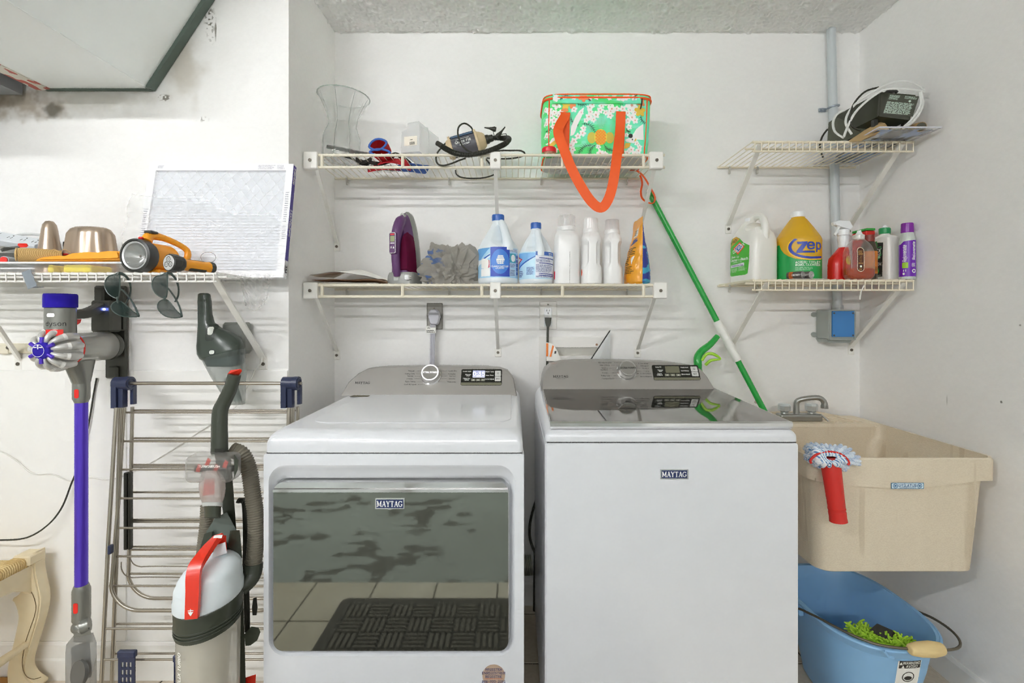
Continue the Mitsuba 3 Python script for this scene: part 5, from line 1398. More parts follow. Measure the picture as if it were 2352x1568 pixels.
pd('fine_print', cat(lines(-0.034, 0.030, 0.112, 0.142, 4, seed=31), lines(-0.034, 0.000, 0.072, 0.110, 5, seed=32), lines(-0.034, 0.028, 0.040, 0.070, 5, seed=33), lines(-0.012, 0.024, 0.186, 0.210, 4, seed=34)), '#5d4a24', 0.0008)

# ------------------------------------------------------------------ upper corner shelf
UPR, LOWR = 1.8978, 1.3858
mat('charger', '#2f3124', 0.3)
mat('cable_white', '#d5d6d3', 0.4)
def q6(a, b, y): return P(1840 + a / 6.532, 160 + b / 6.532, y)
k = thing('battery_charger', 'black battery charger box with wound cables on the upper corner shelf', 'battery charger')
fr = [P(2022, 211, 1.740), P(2103, 218, 1.700), P(2090, 276, 1.700), P(2018, 267, 1.740)]
bk = [p + np.array([-0.055, 0.165, -0.020]) for p in fr]
bk = [np.array([p[0], p[1], max(p[2], UPR + 0.012)]) for p in bk]
cb = hull(fr + bk)
part(k, 'case', cb, 'm_charger', smooth=False)
fu, fv = fr[1] - fr[0], fr[0] - fr[3]
W_, H_ = np.linalg.norm(fu), np.linalg.norm(fv)
fpm = plane_map(fr[3], fu, fv)
def chd(name, m, c_, off): return part(k, name, drape(m, cb, fr[3], fu, fv, off, .012, .1), col(c_, 0.45), smooth=False)
chd('label', flat(sbox(W_ * .09, H_ * .10, W_ * .93, H_ * .93)), '#3b3e31', 0.0006)
chd('fine_print', cat(lines(W_ * .12, W_ * .45, H_ * .70, H_ * .90, 5, seed=41), lines(W_ * .55, W_ * .90, H_ * .78, H_ * .90, 3, seed=42), lines(W_ * .10, W_ * .86, H_ * .14, H_ * .62, 11, 0.55, 0.1, seed=43), flat(Point(W_ * .72, H_ * .70).buffer(H_ * .045))), '#b9cbbc', 0.0011)
part(k, 'rib', bar(fr[0], fr[3], 0.006, 0.006, (1, 0, 0)), 'm_charger', smooth=False)
part(k, 'handle', tube([q6(1260, 360, 1.78), q6(1300, 325, 1.78), q6(1420, 322, 1.78), q6(1440, 345, 1.78)], 0.006, 8), 'm_black_plastic')
rc = [P(1903, 281, 1.90), P(1924, 268, 1.90), P(1945, 262, 1.88), P(1985, 268, 1.84), P(1900, 325, 1.84), P(1946, 322, 1.80), P(1990, 300, 1.80), P(1960, 262, 1.93), P(1925, 300, 1.98), P(1960, 300, 1.97)]
rc = [np.array([p[0], p[1], max(p[2], UPR + 0.002)]) for p in rc]
part(k, 'rear_cover', hull(rc), mat('charger_grey', '#54574a', 0.4), smooth=False, label='grey rear cover')
part(k, 'foot', box(1.315, 1.33, 1.75, 1.765, UPR + 0.001, UPR + 0.07), 'm_black_plastic', smooth=False)
part(k, 'foot', box(1.40, 1.415, 1.72, 1.735, UPR + 0.004, UPR + 0.07), 'm_black_plastic', smooth=False)
CW = 0.0042
for pts in ([(1850, 330, 1.70), (1600, 292, 1.70), (1300, 290, 1.715), (1150, 350, 1.725), (950, 500, 1.75), (800, 660, 1.77), (700, 850, 1.785), (640, 1010, 1.785)],
            [(1850, 305, 1.70), (1720, 215, 1.70), (1560, 170, 1.70), (1380, 190, 1.71), (1150, 290, 1.725), (880, 460, 1.76), (720, 630, 1.785), (670, 800, 1.79), (760, 970, 1.785)],
            [(1780, 340, 1.69), (1800, 500, 1.69), (1740, 640, 1.69), (1640, 770, 1.695), (1540, 860, 1.70)],
            [(1800, 330, 1.69), (1830, 500, 1.69), (1780, 650, 1.69), (1660, 800, 1.695), (1520, 880, 1.70)],
            [(660, 605, 1.81), (540, 670, 1.83), (480, 790, 1.83), (510, 930, 1.81), (640, 1025, 1.79)]):
    part(k, 'cable', tube([q6(*p) for p in pts], CW, 8, smooth=8, flat=0.6), 'm_cable_white', smooth=50, label='pale grey flat cable')
for pts in ([(1160, 265, 1.76), (960, 330, 1.765), (800, 500, 1.775), (735, 700, 1.78), (770, 850, 1.78), (890, 915, 1.775)],
            [(400, 890, 1.86), (320, 1000, 1.88), (282, 1130, 1.90), (300, 1240, 1.94), (335, 1330, 1.985)]):
    part(k, 'cable', tube([q6(*p) for p in pts], 0.0034, 8, smooth=8), 'm_black_rubber', smooth=50, label='black cable')

# tan pouch and cardboard tube
mat('tan_cloth', '#a98e66', 0.8)
single('paper_wrap', hull([q6(700, 1075, 1.80), q6(800, 1000, 1.86), q6(1000, 880, 1.78), q6(1180, 785, 1.76), q6(1260, 800, 1.74), q6(1330, 900, 1.73), q6(1170, 925, 1.68), q6(900, 1070, 1.72), q6(1100, 960, 1.80), q6(700, 1085, 1.77)]), 'm_tan_cloth', 'tan paper wrapped bundle lying under the battery charger', 'bundle', smooth=40)
a, b = q6(1800, 855, 1.672), q6(1560, 905, 1.86)
k = thing('cardboard_tube', 'short brown cardboard tube pointing forward beside the battery charger', 'tube')
part(k, 'tube', cat(cyl(a, b, 0.0155, 22)), mat('kraft_tube', '#9a7848', 0.7), smooth=40)
dd = (a - b) / np.linalg.norm(a - b)
part(k, 'end', cyl(a + dd * 0.0004, a + dd * 0.001, 0.0138, 22), col('#4a4a40', 0.8), smooth=False)
# clear picture pack
k = thing('plastic_pack', 'clear plastic pack with a blue print jutting over the upper corner shelf', 'plastic pack')
pk = [np.array([1.262, 1.655, 1.889]), np.array([1.478, 1.655, 1.886]), np.array([1.478, 2.055, UPR + 0.001]), np.array([1.285, 2.055, UPR + 0.001])]
pk[0][2] = 1.9002; pk[1][2] = 1.9002
for p in pk: p[2] = UPR + 0.0006
part(k, 'sheet', hull(pk + [p + (0, 0, 0.006) for p in pk]), 'm_clear', smooth=False)
part(k, 'insert', hull([p * 1 + d for p, d in zip(pk, ((.012, .02, .0015), (-.014, .02, .0015), (-.014, -.02, .0015), (.012, -.02, .0015)))] + [p * 1 + d for p, d in zip(pk, ((.012, .02, .003), (-.014, .02, .003), (-.014, -.02, .003), (.012, -.02, .003)))]),
     mat('insert', proc(lambda p, n, uv: mix(mix(C('#6f8fc0'), C('#3e4654'), smoothstep(0.5, 0.6, fbm(p.x * 18, p.y * 7, 2.0))), mi.Color3f(C('#c4ccd6')), smoothstep(0.60, 0.66, noise(p.x * 30, p.y * 12, 5.0)))), 0.4), smooth=False)
part(k, 'rim', tube([p + (0, 0, 0.003) for p in pk], 0.0028, 6, closed=True), mat('pack_rim', '#c9c9d2', 0.3))

# ------------------------------------------------------------------ lower corner shelf
def q7(a, b, y): return P(1660 + a / 7.842, 470 + b / 7.842, y)
mat('jug_plain', '#eceae4', 0.32)
k = thing('cleaner_jug', 'large white jug with a green bleach cleaner label, lower corner shelf', 'jug')
jy = 1.965
jcx = 0.980
TJ = dict(loc=(jcx, jy, LOWR), rz=-76)
def jr(z, hx, hy, e=4.5, ox=0.0): return se(ox, 0, z, hx, hy, e, 56)
hh = Z(500, 1.95) - LOWR
body = man(put(loft([jr(0, .075, .058), jr(0.006, .080, .0625), jr(0.145, .080, .0625), jr(0.17, .079, .061), jr(0.195, .072, .055, 4, .0), jr(0.220, .054, .044, 3.2, -.004), jr(0.240, .034, .034, 2.4, -.012), jr(0.247, .022, .022, 2, -.018), jr(hh - 0.010, .020, .020, 2, -.018)]), **TJ))
cut = man(put(tube([(0.028, -0.09, 0.225), (0.028, 0.09, 0.225)], 0.021, 20), **TJ))
bt = to_tm(body - cut)
part(k, 'body', bt, 'm_jug_plain', smooth=40)
part(k, 'handle', put(tube([(-0.016, 0, 0.240), (0.0, 0, 0.257), (0.024, 0, 0.266), (0.048, 0, 0.260), (0.063, 0, 0.236), (0.067, 0, 0.205), (0.064, 0, 0.175), (0.055, 0, 0.15)], [0.012, 0.0135, 0.0135, 0.0135, 0.014, 0.015, 0.017, 0.014], 16, smooth=6), **TJ), 'm_jug_plain', smooth=50)
part(k, 'cap', put(lathe([(0, hh - 0.012), (0.0185, hh - 0.012), (0.0195, hh - 0.010), (0.0185, hh + 0.003), (0, hh + 0.004)], 28, (-0.018, 0, 0)), **TJ), 'm_white_plastic')
# the label sits on the broad face, turned to the left
ang = math.radians(-76)
uL = np.array([math.cos(ang), math.sin(ang), 0])
oL = np.array([jcx, jy, LOWR]) + np.array([math.sin(ang), -math.cos(ang), 0]) * 0.12
sj = .00033; vj = 1.93 / F / 7.842
def jl(a, b): return ((a - 335) * sj, (1405 - b - (a - 118) * .11) * vj)
def jd(name, m, color, off): return part(k, name, drape(m, bt, oL, uL, (0, 0, 1), off, 0.02), col(color, 0.4), smooth=False)
jd('label', flat(Polygon([jl(*q) for q in ((118, 1280), (150, 575), (250, 540), (320, 580), (395, 660), (490, 720), (485, 1000), (465, 1215), (430, 1240))]).buffer(-0.002).buffer(0.002)), '#4db53a', 0.0005)
jd('label', flat([jl(*q) for q in ((152, 745), (150, 575), (250, 540), (325, 590))]), '#c99a2e', 0.0009)
jd('lettering', cat(text('6 PACK', 50 * vj, True, jl(215, 628), rot=12, wide=.8)), '#2c2a14', 0.0012)
rot = lambda pts: flat([jl(*q) for q in pts])
jd('emblem', rot([(212, 760), (330, 645), (418, 740), (300, 875)]), '#e85a28', 0.0012)
jd('emblem', rot([(238, 765), (330, 672), (395, 740), (302, 840)]), '#f0f0ee', 0.0015)
jd('emblem', rot([(250, 765), (328, 690), (385, 742), (304, 825)]), '#2d4fa8', 0.0018)
jd('lettering', text('CLOROX', 62 * vj, True, jl(315, 758), rot=24, wide=.95), '#f4f4f2', 0.0021)
jd('lettering', cat(text('Clean-Up', 34 * vj, True, jl(245, 915), rot=0, wide=1.0, slant=.2), text('Cleaner + Bleach', 46 * vj, True, jl(310, 965), rot=0, wide=.92, slant=.2), text('Original Scent', 24 * vj, False, jl(290, 1010), rot=0, wide=1.1)), '#f6f6f2', 0.0010)
jd('label', flat([jl(*q) for q in ((160, 1070), (410, 1020), (410, 1075), (160, 1120))]), '#ececf0', 0.0009)
jd('lettering', text('Powerful Stain Clear', 28 * vj, True, jl(290, 1072), rot=0, wide=.8), '#4a3a80', 0.0012)
jd('fine_print', cat(lines(*[jl(180, 0)[0], jl(300, 0)[0]], jl(0, 1225)[1], jl(0, 1150)[1], 5, seed=51), lines(jl(310, 0)[0], jl(455, 0)[0], jl(0, 1210)[1], jl(0, 1130)[1], 5, seed=52), lines(jl(130, 0)[0], jl(175, 0)[0], jl(0, 1215)[1], jl(0, 1150)[1], 4, seed=53)), '#c9e8c0', 0.0010)

k = thing('cleaner_jug', 'yellow jug with a green label and white cap between the white jug and the conduit', 'jug')
zy = 1.921
zx, zr = X(1833, zy), 0.0815
body = [(0, 0), (zr * .94, 0), (zr, 0.006), (zr, 0.152), (zr * 1.01, 0.155), (zr * 1.01, 0.162), (zr * .99, 0.170), (zr * .94, 0.178), (zr * .66, 0.215), (zr * .38, 0.248), (zr * .285, 0.256), (zr * .28, 0.262), (0, 0.262)]
part(k, 'body', lathe(body, 44, (zx, zy, LOWR)), mat('jug_yellow', '#d5a521', 0.35), smooth=30)
part(k, 'cap', lathe([(0, 0.258), (zr * .31, 0.258), (zr * .33, 0.262), (zr * .33, 0.277), (zr * .31, 0.280), (0, 0.280)], 32, (zx, zy, LOWR)), 'm_white_plastic', label='white screw cap')
zm = cyl_map((zx, zy), zr, LOWR)
vang = math.atan2(zx, zy)                         # the side toward the room's eye, used to centre the print
sc_ = (zy - zr) / F / 7.842
def ju(a): return zr * (math.asin(max(-0.99, min(0.99, (a - 1355) / 372))) - vang)
def jz(b): return (1372 - b) * sc_
def jp(name, pts, color, off): return part(k, name, wrap(flat(Polygon([(ju(a), jz(b)) for a, b in pts])), zm, off, 0.008), color if color.startswith('m_') else col(color, 0.35), smooth=True)
arcp = [(1250 + 0, 860)]
jp('label', [(1000, 1340), (1000, 700), (1065, 690), (1090, 780), (1140, 860), (1210, 920), (1300, 965), (1400, 990), (1520, 1000), (1640, 990), (1722, 965), (1722, 1340)], '#1f9a4c', 0.0004)
jp('label', [(1000, 1090), (1018, 1090), (1018, 1310), (1000, 1310)], '#2a3060', 0.0007)
ov = [(1205 + 0, 770)]
el = lambda cx, cy, rx, ry, a0, a1, n=30: [(cx + rx * math.cos(math.radians(t)), cy + ry * math.sin(math.radians(t))) for t in np.linspace(a0, a1, n)]
outer = el(1560, 760, 355, 220, 40, 225); inner = el(1575, 755, 320, 185, 225, 40)
outer2 = [q for q in outer if q[0] < 1722]; inner2 = [q for q in inner if q[0] < 1722]
jp('emblem', el(1560, 760, 372, 232, 40, 225)[0:0] + [q for q in el(1560, 765, 375, 238, 50, 215) if q[0] < 1722] + inner2, '#f2c13a', 0.0007)
jp('emblem', outer2 + inner2, '#2b3fa0', 0.0010)
def zep_letter(polys): return cat([part_ for part_ in polys])
Zp = [(1335, 668), (1500, 668), (1490, 712), (1420, 835), (1500, 835), (1605, 835), (1605, 870), (1325, 870), (1335, 830), (1415, 712), (1350, 712)]
jp('lettering', Zp, '#2b3fa0', 0.0012)
e_ = text('e', 175 * sc_, True, align='l'); p_ = text('p', 165 * sc_, True, align='l')
for m, a, b, wd_ in ((e_, 1475, 806, 0.95), (p_, 1615, 806, 0.62)):
    v = np.array(m.vertices); v[:, 0] = v[:, 0] * wd_
    v2 = v.copy()
    v2[:, 0] = [ju(a + x / sc_) for x in v[:, 0]]; v2[:, 1] = v[:, 1] + jz(b)
    part(k, 'lettering', wrap(tm(v2, m.faces), zm, 0.0013), col('#2b3fa0', 0.35), smooth=False)
def jtext(s, h, a0, b, color, wide=1.0):
    m = text(s, h * sc_, True, align='l', wide=wide); v = np.array(m.vertices)
    v[:, 0] = [ju(min(a0 + x / sc_, 1722)) for x in v[:, 0]]; v[:, 1] += jz(b)
    part(k, 'lettering', wrap(tm(v, m.faces), zm, 0.0010), col(color, 0.4), smooth=False)
jtext('ACIDIC TOILET', 38, 1312, 1060, '#f2f4ee', 0.95)
jtext('BOWL CLEANER', 38, 1312, 1107, '#f2f4ee', 0.93)
part(k, 'fine_print', wrap(cat(lines(ju(1312), ju(1640), jz(1190), jz(1125), 3, 0.35, 0.5, seed=61)), zm, 0.0010), col('#bfe6c8', 0.5), smooth=False)

# two batteries on their card
k0 = thing('battery_card', 'thin paper card under the two batteries on the lower corner shelf', 'card')
part(k0, 'sheet', cbox(X(1810, 1.80), X(1884, 1.80), 1.771, 1.835, LOWR + 0.0004, LOWR + 0.0016, 0.0004), 'm_paper', smooth=False)
mat('cell_metal', '#b9b9b6', 0.25, 0.85)
for i, (px, lab_, ang_) in enumerate(((1843.5, 'left of two batteries lying before the yellow jug', 35), (1863, 'right of two batteries lying before the yellow jug', 20))):
    k = thing('battery', lab_, 'battery', 'batteries before the yellow jug')
    c = np.array([X(px, 1.774), 1.774, LOWR + 0.0017 + 0.0142])
    d = np.array([-math.sin(math.radians(ang_)), math.cos(math.radians(ang_)), 0])
    part(k, 'can', cyl(c, c + d * 0.052, 0.0138, 24), col('#5a5450', 0.3, 0.4), smooth=40)
    part(k, 'band', cyl(c + d * 0.030, c + d * 0.044, 0.0140, 24), col('#c0662e', 0.3, 0.4), smooth=40)
    part(k, 'base', cat(cyl(c - d * 0.0012, c, 0.0128, 24)), 'm_cell_metal', smooth=30)
    for r_ in (0.0125, 0.0065):
        part(k, 'ring', tube([c - d * 0.0014 + r_ * (math.cos(t) * np.array([d[1], -d[0], 0]) + math.sin(t) * np.array([0, 0, 1.0])) for t in np.arange(24) * PI / 12], 0.0009, 6, closed=True), 'm_chrome')
    part(k, 'lettering', wrap(text('ENERGY', 0.006, True, slant=.2), lambda q, o: np.array([c + d * (0.018 - a) * -1 * -1 + 0.0141 * (math.sin(b / .0138) * np.array([0, 0, 1.0]) - math.cos(b / .0138) * np.array([d[1], -d[0], 0])) for a, b in q[:, :2]]), 0), 'm_print_white', smooth=False)

# red cleaner in a trigger bottle
def q8(a, b, y): return P(1890 + a / 7.839, 470 + b / 7.839, y)
k = thing('spray_bottle', 'red spray bottle with a white trigger head on the lower corner shelf', 'spray bottle')
sy_ = 1.855; sx_ = X(1931, sy_)
T_ = dict(loc=(sx_, sy_, LOWR), rz=0)
bb = loft([se(-0.006, 0, z, hx, hy, e, 40) for z, hx, hy, e in ((0, .033, .026, 3), (0.004, .037, .030, 3), (0.06, .037, .030, 3), (0.085, .034, .028, 2.8)) ] + [se(0.004, 0, 0.110, .024, .022, 2.4, 40), se(0.010, 0, 0.128, .016, .016, 2, 40), se(0.010, 0, 0.132, .0155, .0155, 2, 40)])
bb = put(bb, **T_)
part(k, 'body', bb, mat('red_plastic', '#c8201c', 0.25), smooth=40)
part(k, 'neck', put(lathe([(0, .128), (.016, .128), (.0185, .134), (.0175, .150), (.0195, .158), (.0185, .172), (.021, .176), (.021, .196), (.017, .198), (0, .198)], 30, (0.010, 0, 0)), **T_), 'm_white_plastic')
part(k, 'head', put(hull([(-0.022 + x, y, z) for x, y, z in ((0.0, -.009, .214), (0, .009, .214), (-.006, -.007, .226), (-.006, .007, .226), (.010, -.010, .232), (.010, .010, .232), (.05, -.012, .228), (.05, .012, .228), (.062, -.011, .206), (.062, .011, .206), (.05, -.012, .197), (.05, .012, .197), (.02, -.009, .213), (.02, .009, .213))]), **T_), 'm_white_plastic', smooth=40)
part(k, 'nozzle', put(cyl((-0.022, 0, .221), (-0.032, 0, .219), .0075, 14), **T_), 'm_white_plastic')
part(k, 'trigger', put(tube([(-0.004, 0, .214), (-0.012, 0, .200), (-0.016, 0, .188), (-0.024, 0, .176)], [.007, .006, .005, .0035], 10, smooth=4), **T_), 'm_white_plastic')
o_ = (sx_, sy_ - 0.06, LOWR)
def sd(name, m, color, off): part(k, name, drape(m, bb, o_, (1, 0, 0), (0, 0, 1), off, 0.01), col(color, 0.4), smooth=False)
sd('emblem', flat(affinity.translate(affinity.scale(Point(0, 0).buffer(1), .012, .017), 0.012, 0.075)), '#c9a83a', 0.0005)
sd('lettering', text('clean', 0.010, True, (0.013, 0.036)), '#f0f0ec', 0.0006)
sd('fine_print', lines(-0.004, 0.022, 0.008, 0.018, 3, seed=71), '#7a1512', 0.0006)

# clear bottle with amber liquid
k = thing('clear_bottle', 'clear bottle with amber liquid and a dark oval label, lower corner shelf', 'bottle')
cy2 = 1.800; cx2 = X(1972, cy2)
tinted('clear_bottle', '#d9d6cf', 0.05)
def arch(z): # half width of the arched bottle
    return 0.0525 * (1 - np.clip((z - 0.085) / 0.07, 0, 1) ** 2.4 * 0.70) * (1 - 0.25 * np.clip((0.02 - z) / 0.02, 0, 1) ** 2)
zz = np.r_[np.linspace(0, 0.02, 6), np.linspace(0.03, 0.152, 16)]
cbm = loft([se(cx2, cy2, LOWR + z, arch(z), arch(z) * 0.55, 3, 48) for z in zz])
part(k, 'body', cbm, 'm_clear_bottle', smooth=45)
scene['m_amber'] = {'type': 'blendbsdf', 'weight': 0.92, 'a': {'type': 'thindielectric', 'int_ior': 1.3}, 'b': {'type': 'principledthin', 'base_color': rgb('#c0480c'), 'roughness': 0.2, 'diff_trans': 0.7}}
part(k, 'liquid', loft([se(cx2, cy2, LOWR + z, arch(z) - .002, arch(z) * .55 - .002, 3, 48) for z in (0.001, 0.005, 0.010, 0.02, 0.03, 0.0405)]), 'm_amber', smooth=45)
part(k, 'neck', lathe([(0, .149), (.0165, .149), (.019, .153), (.019, .166), (.017, .168), (0, .168)], 30, (cx2, cy2, LOWR)), mat('cap_frost', '#d5d4ce', 0.3), smooth=30)
part(k, 'spout', lathe([(0, .167), (.013, .167), (.009, .176), (.007, .178), (.007, .184), (0, .185)], 24, (cx2 + 0.002, cy2, LOWR)), 'm_white_plastic')
o_ = (cx2 - 0.0125, cy2 - 0.06, LOWR)
def cd(name, m, color, off, par=None): return part(par or k, name, drape(m, cbm, o_, (1, 0, 0), (0, 0, 1), off, 0.01), col(color, 0.4), smooth=False)
cl_ = cd('label', flat(rrect(-0.0125, 0.0125, 0.027, 0.118, 0.0124)), '#e8e0cc', 0.0005)
cd('field', flat(rrect(-0.0108, 0.0108, 0.029, 0.116, 0.0107)), '#4a2416', 0.0008, cl_)
cd('fine_print', cat(lines(-0.009, 0.009, 0.088, 0.106, 4, seed=81), lines(-0.009, 0.009, 0.055, 0.062, 2, seed=82), lines(-0.006, 0.006, 0.032, 0.040, 3, seed=83), flat(affinity.translate(Polygon([(-.003, -.009), (.003, -.009), (.003, .002), (.001, .006), (.001, .010), (-.001, .010), (-.001, .006), (-.003, .002)]).buffer(.0006).difference(Polygon([(-.003, -.009), (.003, -.009), (.003, .002), (.001, .006), (.001, .010), (-.001, .010), (-.001, .006), (-.003, .002)]).buffer(-.0002)), 0, 0.075))), '#b98a4a', 0.0011, cl_)
cd('emblem', flat(Point(0, 0.047).buffer(0.0042)), '#e4ecd8', 0.0011, cl_)

# amber bottle behind
k = thing('amber_bottle', 'dark amber bottle with an orange label behind the clear bottle', 'bottle')
ay = 1.856; axx = 1.374
part(k, 'body', lathe([(0, 0), (.025, 0), (.0275, .004), (.0275, .105), (.026, .128), (.022, .143), (.018, .150), (0, .150)], 32, (axx, ay, LOWR)), mat('amber_glass', '#3c3524', 0.2), smooth=40)
part(k, 'cap', lathe([(0, .15), (.019, .15), (.019, .176), (0, .177)], 28, (axx, ay, LOWR)), col('#7c3226', 0.4))
part(k, 'label', wrap(flat(sbox(-0.06, 0.025, 0.06, 0.112)), cyl_map((axx, ay), .0275, LOWR), .0005, .008), col('#c9772a', 0.45), smooth=True)
part(k, 'fine_print', wrap(cat(lines(-0.02, 0.024, 0.034, 0.052, 4, seed=84)), cyl_map((axx, ay), .0275, LOWR), .0009, .008), col('#5c3a14', 0.45), smooth=True)
k = thing('small_carton', 'small red and green carton behind the amber bottle', 'carton')
part(k, 'body', cbox(1.432, 1.468, 1.947, 2.03, LOWR, Z(531, 1.96), 0.002), col('#d02a22', 0.5), smooth=False)
part(k, 'band', cbox(1.4318, 1.4682, 1.9465, 2.0302, Z(530, 1.96), Z(525, 1.96), 0.001), col('#35a040', 0.5), smooth=False)

# floor finish bottle
k = thing('floor_finish_bottle', 'white flat bottle with green cap and black label, lower corner shelf', 'bottle')
fy = 1.886; fx = 1.459
TF = dict(loc=(fx, fy, LOWR), rz=-86)
def fr_(z, hx, hy, e=5): return se(0, 0, z, hx, hy, e, 48)
fb = put(loft([fr_(0, .049, .029), fr_(.004, .053, .032), (fr_(.11, .052, .032)), fr_(.165, .047, .030), fr_(.172, .043, .027), fr_(.178, .026, .022, 3), fr_(.182, .0165, .0165, 2), fr_(.190, .016, .016, 2)]), **TF)
part(k, 'body', fb, 'm_jug_plain', smooth=35)
part(k, 'cap', put(lathe([(0, .186), (.0185, .186), (.0195, .190), (.0195, .206), (.017, .209), (0, .209)], 30), **TF), mat('cap_green', '#1c8a4e', 0.35), smooth=30, label='green cap')
part(k, 'cap_top', put(lathe([(0, .208), (.012, .208), (.012, .212), (.006, .216), (.004, .221), (0, .222)], 24), **TF), 'm_white_plastic')
af = math.radians(-86)
uF = np.array([math.cos(af), math.sin(af), 0]); nF = np.array([math.sin(af), -math.cos(af), 0])
oF = np.array([fx, fy, LOWR]) + nF * 0.08
def fd(name, m, color, off): return part(k, name, drape(m, fb, oF, uF, (0, 0, 1), off, 0.01), col(color, 0.4), smooth=False)
fd('label', flat(Polygon([(-.043, .018), (.027, .014), (.030, .150), (.005, .154), (-.043, .146)])), '#e9e6dc', 0.0005)
fd('label', flat(Polygon([(-.042, .020), (.025, .016), (.028, .148), (.005, .151), (-.042, .144)])), '#12160f', 0.0008)
fd('emblem', flat(Polygon([(-.04, .148), (-.002, .158), (.004, .140), (-.002, .124), (-.040, .118)])), '#3c8a3a', 0.0011)
fd('emblem', flat(Polygon([(-.042, .132), (.021, .134), (.018, .118), (.022, .100), (.014, .093), (.010, .086), (-.02, .078), (-.042, .076)])), '#2fb955', 0.0013)
fd('emblem', flat(Polygon([(-.042, .130), (.019, .132), (.016, .118), (.019, .101), (-.042, .086)])), '#14180f', 0.0015)
fd('lettering', cat(text('QUICK', .0165, True, (-.010, .118), wide=.80, slant=.15), text('SHINE', .0165, True, (-.011, .098), wide=.80, slant=.15), text('FINISH', .0125, True, (-.006, .066), wide=.9, slant=.1)), '#f0f0ea', 0.0018)
fd('lettering', cat(text('FLOOR', .007, True, (-.012, .078), wide=.9)), '#d8b030', 0.0018)
fd('emblem', flat(Point(-.006, .040).buffer(.016)), '#35a63c', 0.0012)
fd('fine_print', cat(lines(-.016, .006, .032, .046, 3, seed=91)), '#e0cc40', 0.0016)
fd('fine_print', cat(lines(.005, .022, .019, .024, 2, seed=92), lines(-.034, -.004, .142, .150, 2, seed=93)), '#dfe8dc', 0.0016)

# purple polish bottle
k = thing('polish_bottle', 'purple polish bottle with purple cap at the right end of its shelf', 'bottle')
ry_ = 1.792; rx_ = X(2084.5, ry_) - 0.001; rr_2 = 0.0248
part(k, 'body', lathe([(0, 0), (rr_2 * .95, 0), (rr_2, .004), (rr_2, .140), (rr_2 * .86, .160), (rr_2 * .74, .176), (0, .177)], 32, (rx_, ry_, LOWR)), mat('silver_grey', '#c4cbc6', 0.35), smooth=40)
part(k, 'cap', lathe([(0, .174), (rr_2 * .78, .174), (rr_2 * .80, .176), (rr_2 * .76, .207), (rr_2 * .70, .210), (0, .210)], 30, (rx_, ry_, LOWR)), mat('purple_cap', '#7a1f96', 0.3), smooth=30, label='purple cap')
rm = cyl_map((rx_, ry_), rr_2, LOWR, -38)
part(k, 'label', wrap(flat(Polygon([(-.045, .010), (.045, .010), (.045, .146), (0.0, .142), (-.012, .140), (-.022, .130), (-.045, .128)])), rm, .0005, .006), mat('label_purple', '#6a1fa8', 0.3), smooth=True)
for u0, w_, z0, z1 in ((-0.009, .92, .062, .128), (0.0195, .98, .070, .138)):
    m = text('Rejuvenate', .0115, True, rot=90, wide=.84 * w_, slant=.15)
    part(k, 'lettering', wrap(affin(m, u0, (z0 + z1) / 2), rm, .001), 'm_print_white', smooth=False)
part(k, 'label_patch', wrap(flat(rrect(-.016, .002, .041, .062, .002)), rm, .0009, .006), col('#96c22c', 0.4), smooth=True)
part(k, 'emblem', wrap(cat(flat(Point(.0205, .030).buffer(.0075).difference(Point(.0205, .030).buffer(.0038))), flat(sbox(.012, .046, .0135, .058)), flat(sbox(.0155, .044, .017, .060)), flat(sbox(.019, .046, .0205, .058)), flat(sbox(.0225, .044, .024, .060)), flat(sbox(-.014, .016, -.008, .024)), flat(sbox(-.012, .028, -.010, .036)), flat(sbox(-.006, .028, -.004, .036))), rm, .001), 'm_print_white', smooth=False)
# white string hanging from the shelf
single('string', tube([P(1985, 655, 1.768), P(1978, 668, 1.764), P(1976, 678, 1.764), P(1975, 688, 1.764)], 0.0022, 6), 'm_paper', 'short white string hanging from the front of the lower corner shelf', 'string')

# ------------------------------------------------------------------ things on the back wall
mat('plate_grey', '#8c8a84', 0.5, 0.3)
mat('plug_grey', '#b6b5bd', 0.45)
mat('plate_white', '#e2e0dc', 0.4)
k = thing('dryer_outlet', 'grey metal outlet plate on the back wall above the dryer', 'outlet')
yw = WALL_B
x0, x1, z0, z1 = X(981, yw), X(1017, yw), Z(756, yw), Z(696, yw)
part(k, 'plate', cbox(x0, x1, yw - 0.006, yw, z0, z1, 0.003), 'm_plate_grey', smooth=False)
part(k, 'edge', extr(Polygon(rrect(x0, x1, z0, z1, .002)).difference(Polygon(rrect(x0 + .003, x1 - .003, z0 + .003, z1 - .003, .002))), yw - .0075, yw - .005), col('#5d5a52', 0.5), smooth=False)
part(k, 'face', cyl((X(1000, yw), yw - 0.012, Z(728, yw)), (X(1000, yw), yw - 0.005, Z(728, yw)), 0.026, 24), 'm_seam')
part(k, 'screw', cyl((X(998, yw), yw - 0.009, Z(708, yw)), (X(998, yw), yw - 0.005, Z(708, yw)), 0.004, 10), 'm_steel_screw')
yp = 2.035
xm = X(996, yp)
o2 = [(xm - .024, Z(727, yp)), (xm - .022, Z(716, yp)), (xm - .012, Z(710.5, yp)), (xm + .010, Z(710.5, yp)), (xm + .022, Z(717, yp)), (xm + .026, Z(728, yp)), (xm + .018, Z(743, yp)), (xm + .012, Z(746, yp)), (xm - .010, Z(746, yp)), (xm - .017, Z(742, yp))]
k = part(D, 'power_cord', hull([(x, yp + .006, z) for x, z in o2] + [(xm + (x - xm) * .86, yp - .006, Z(728, yp) + (z - Z(728, yp)) * .86) for x, z in o2] + [(x, 2.066, z) for x, z in o2]), 'm_plug_grey', smooth=25, label='grey flat power cord with a large round plug')
part(k, 'ridge', bar((xm - .023, yp - .004, Z(722, yp)), (xm + .024, yp - .004, Z(722, yp)), .006, .008), 'm_plug_grey', smooth=False)
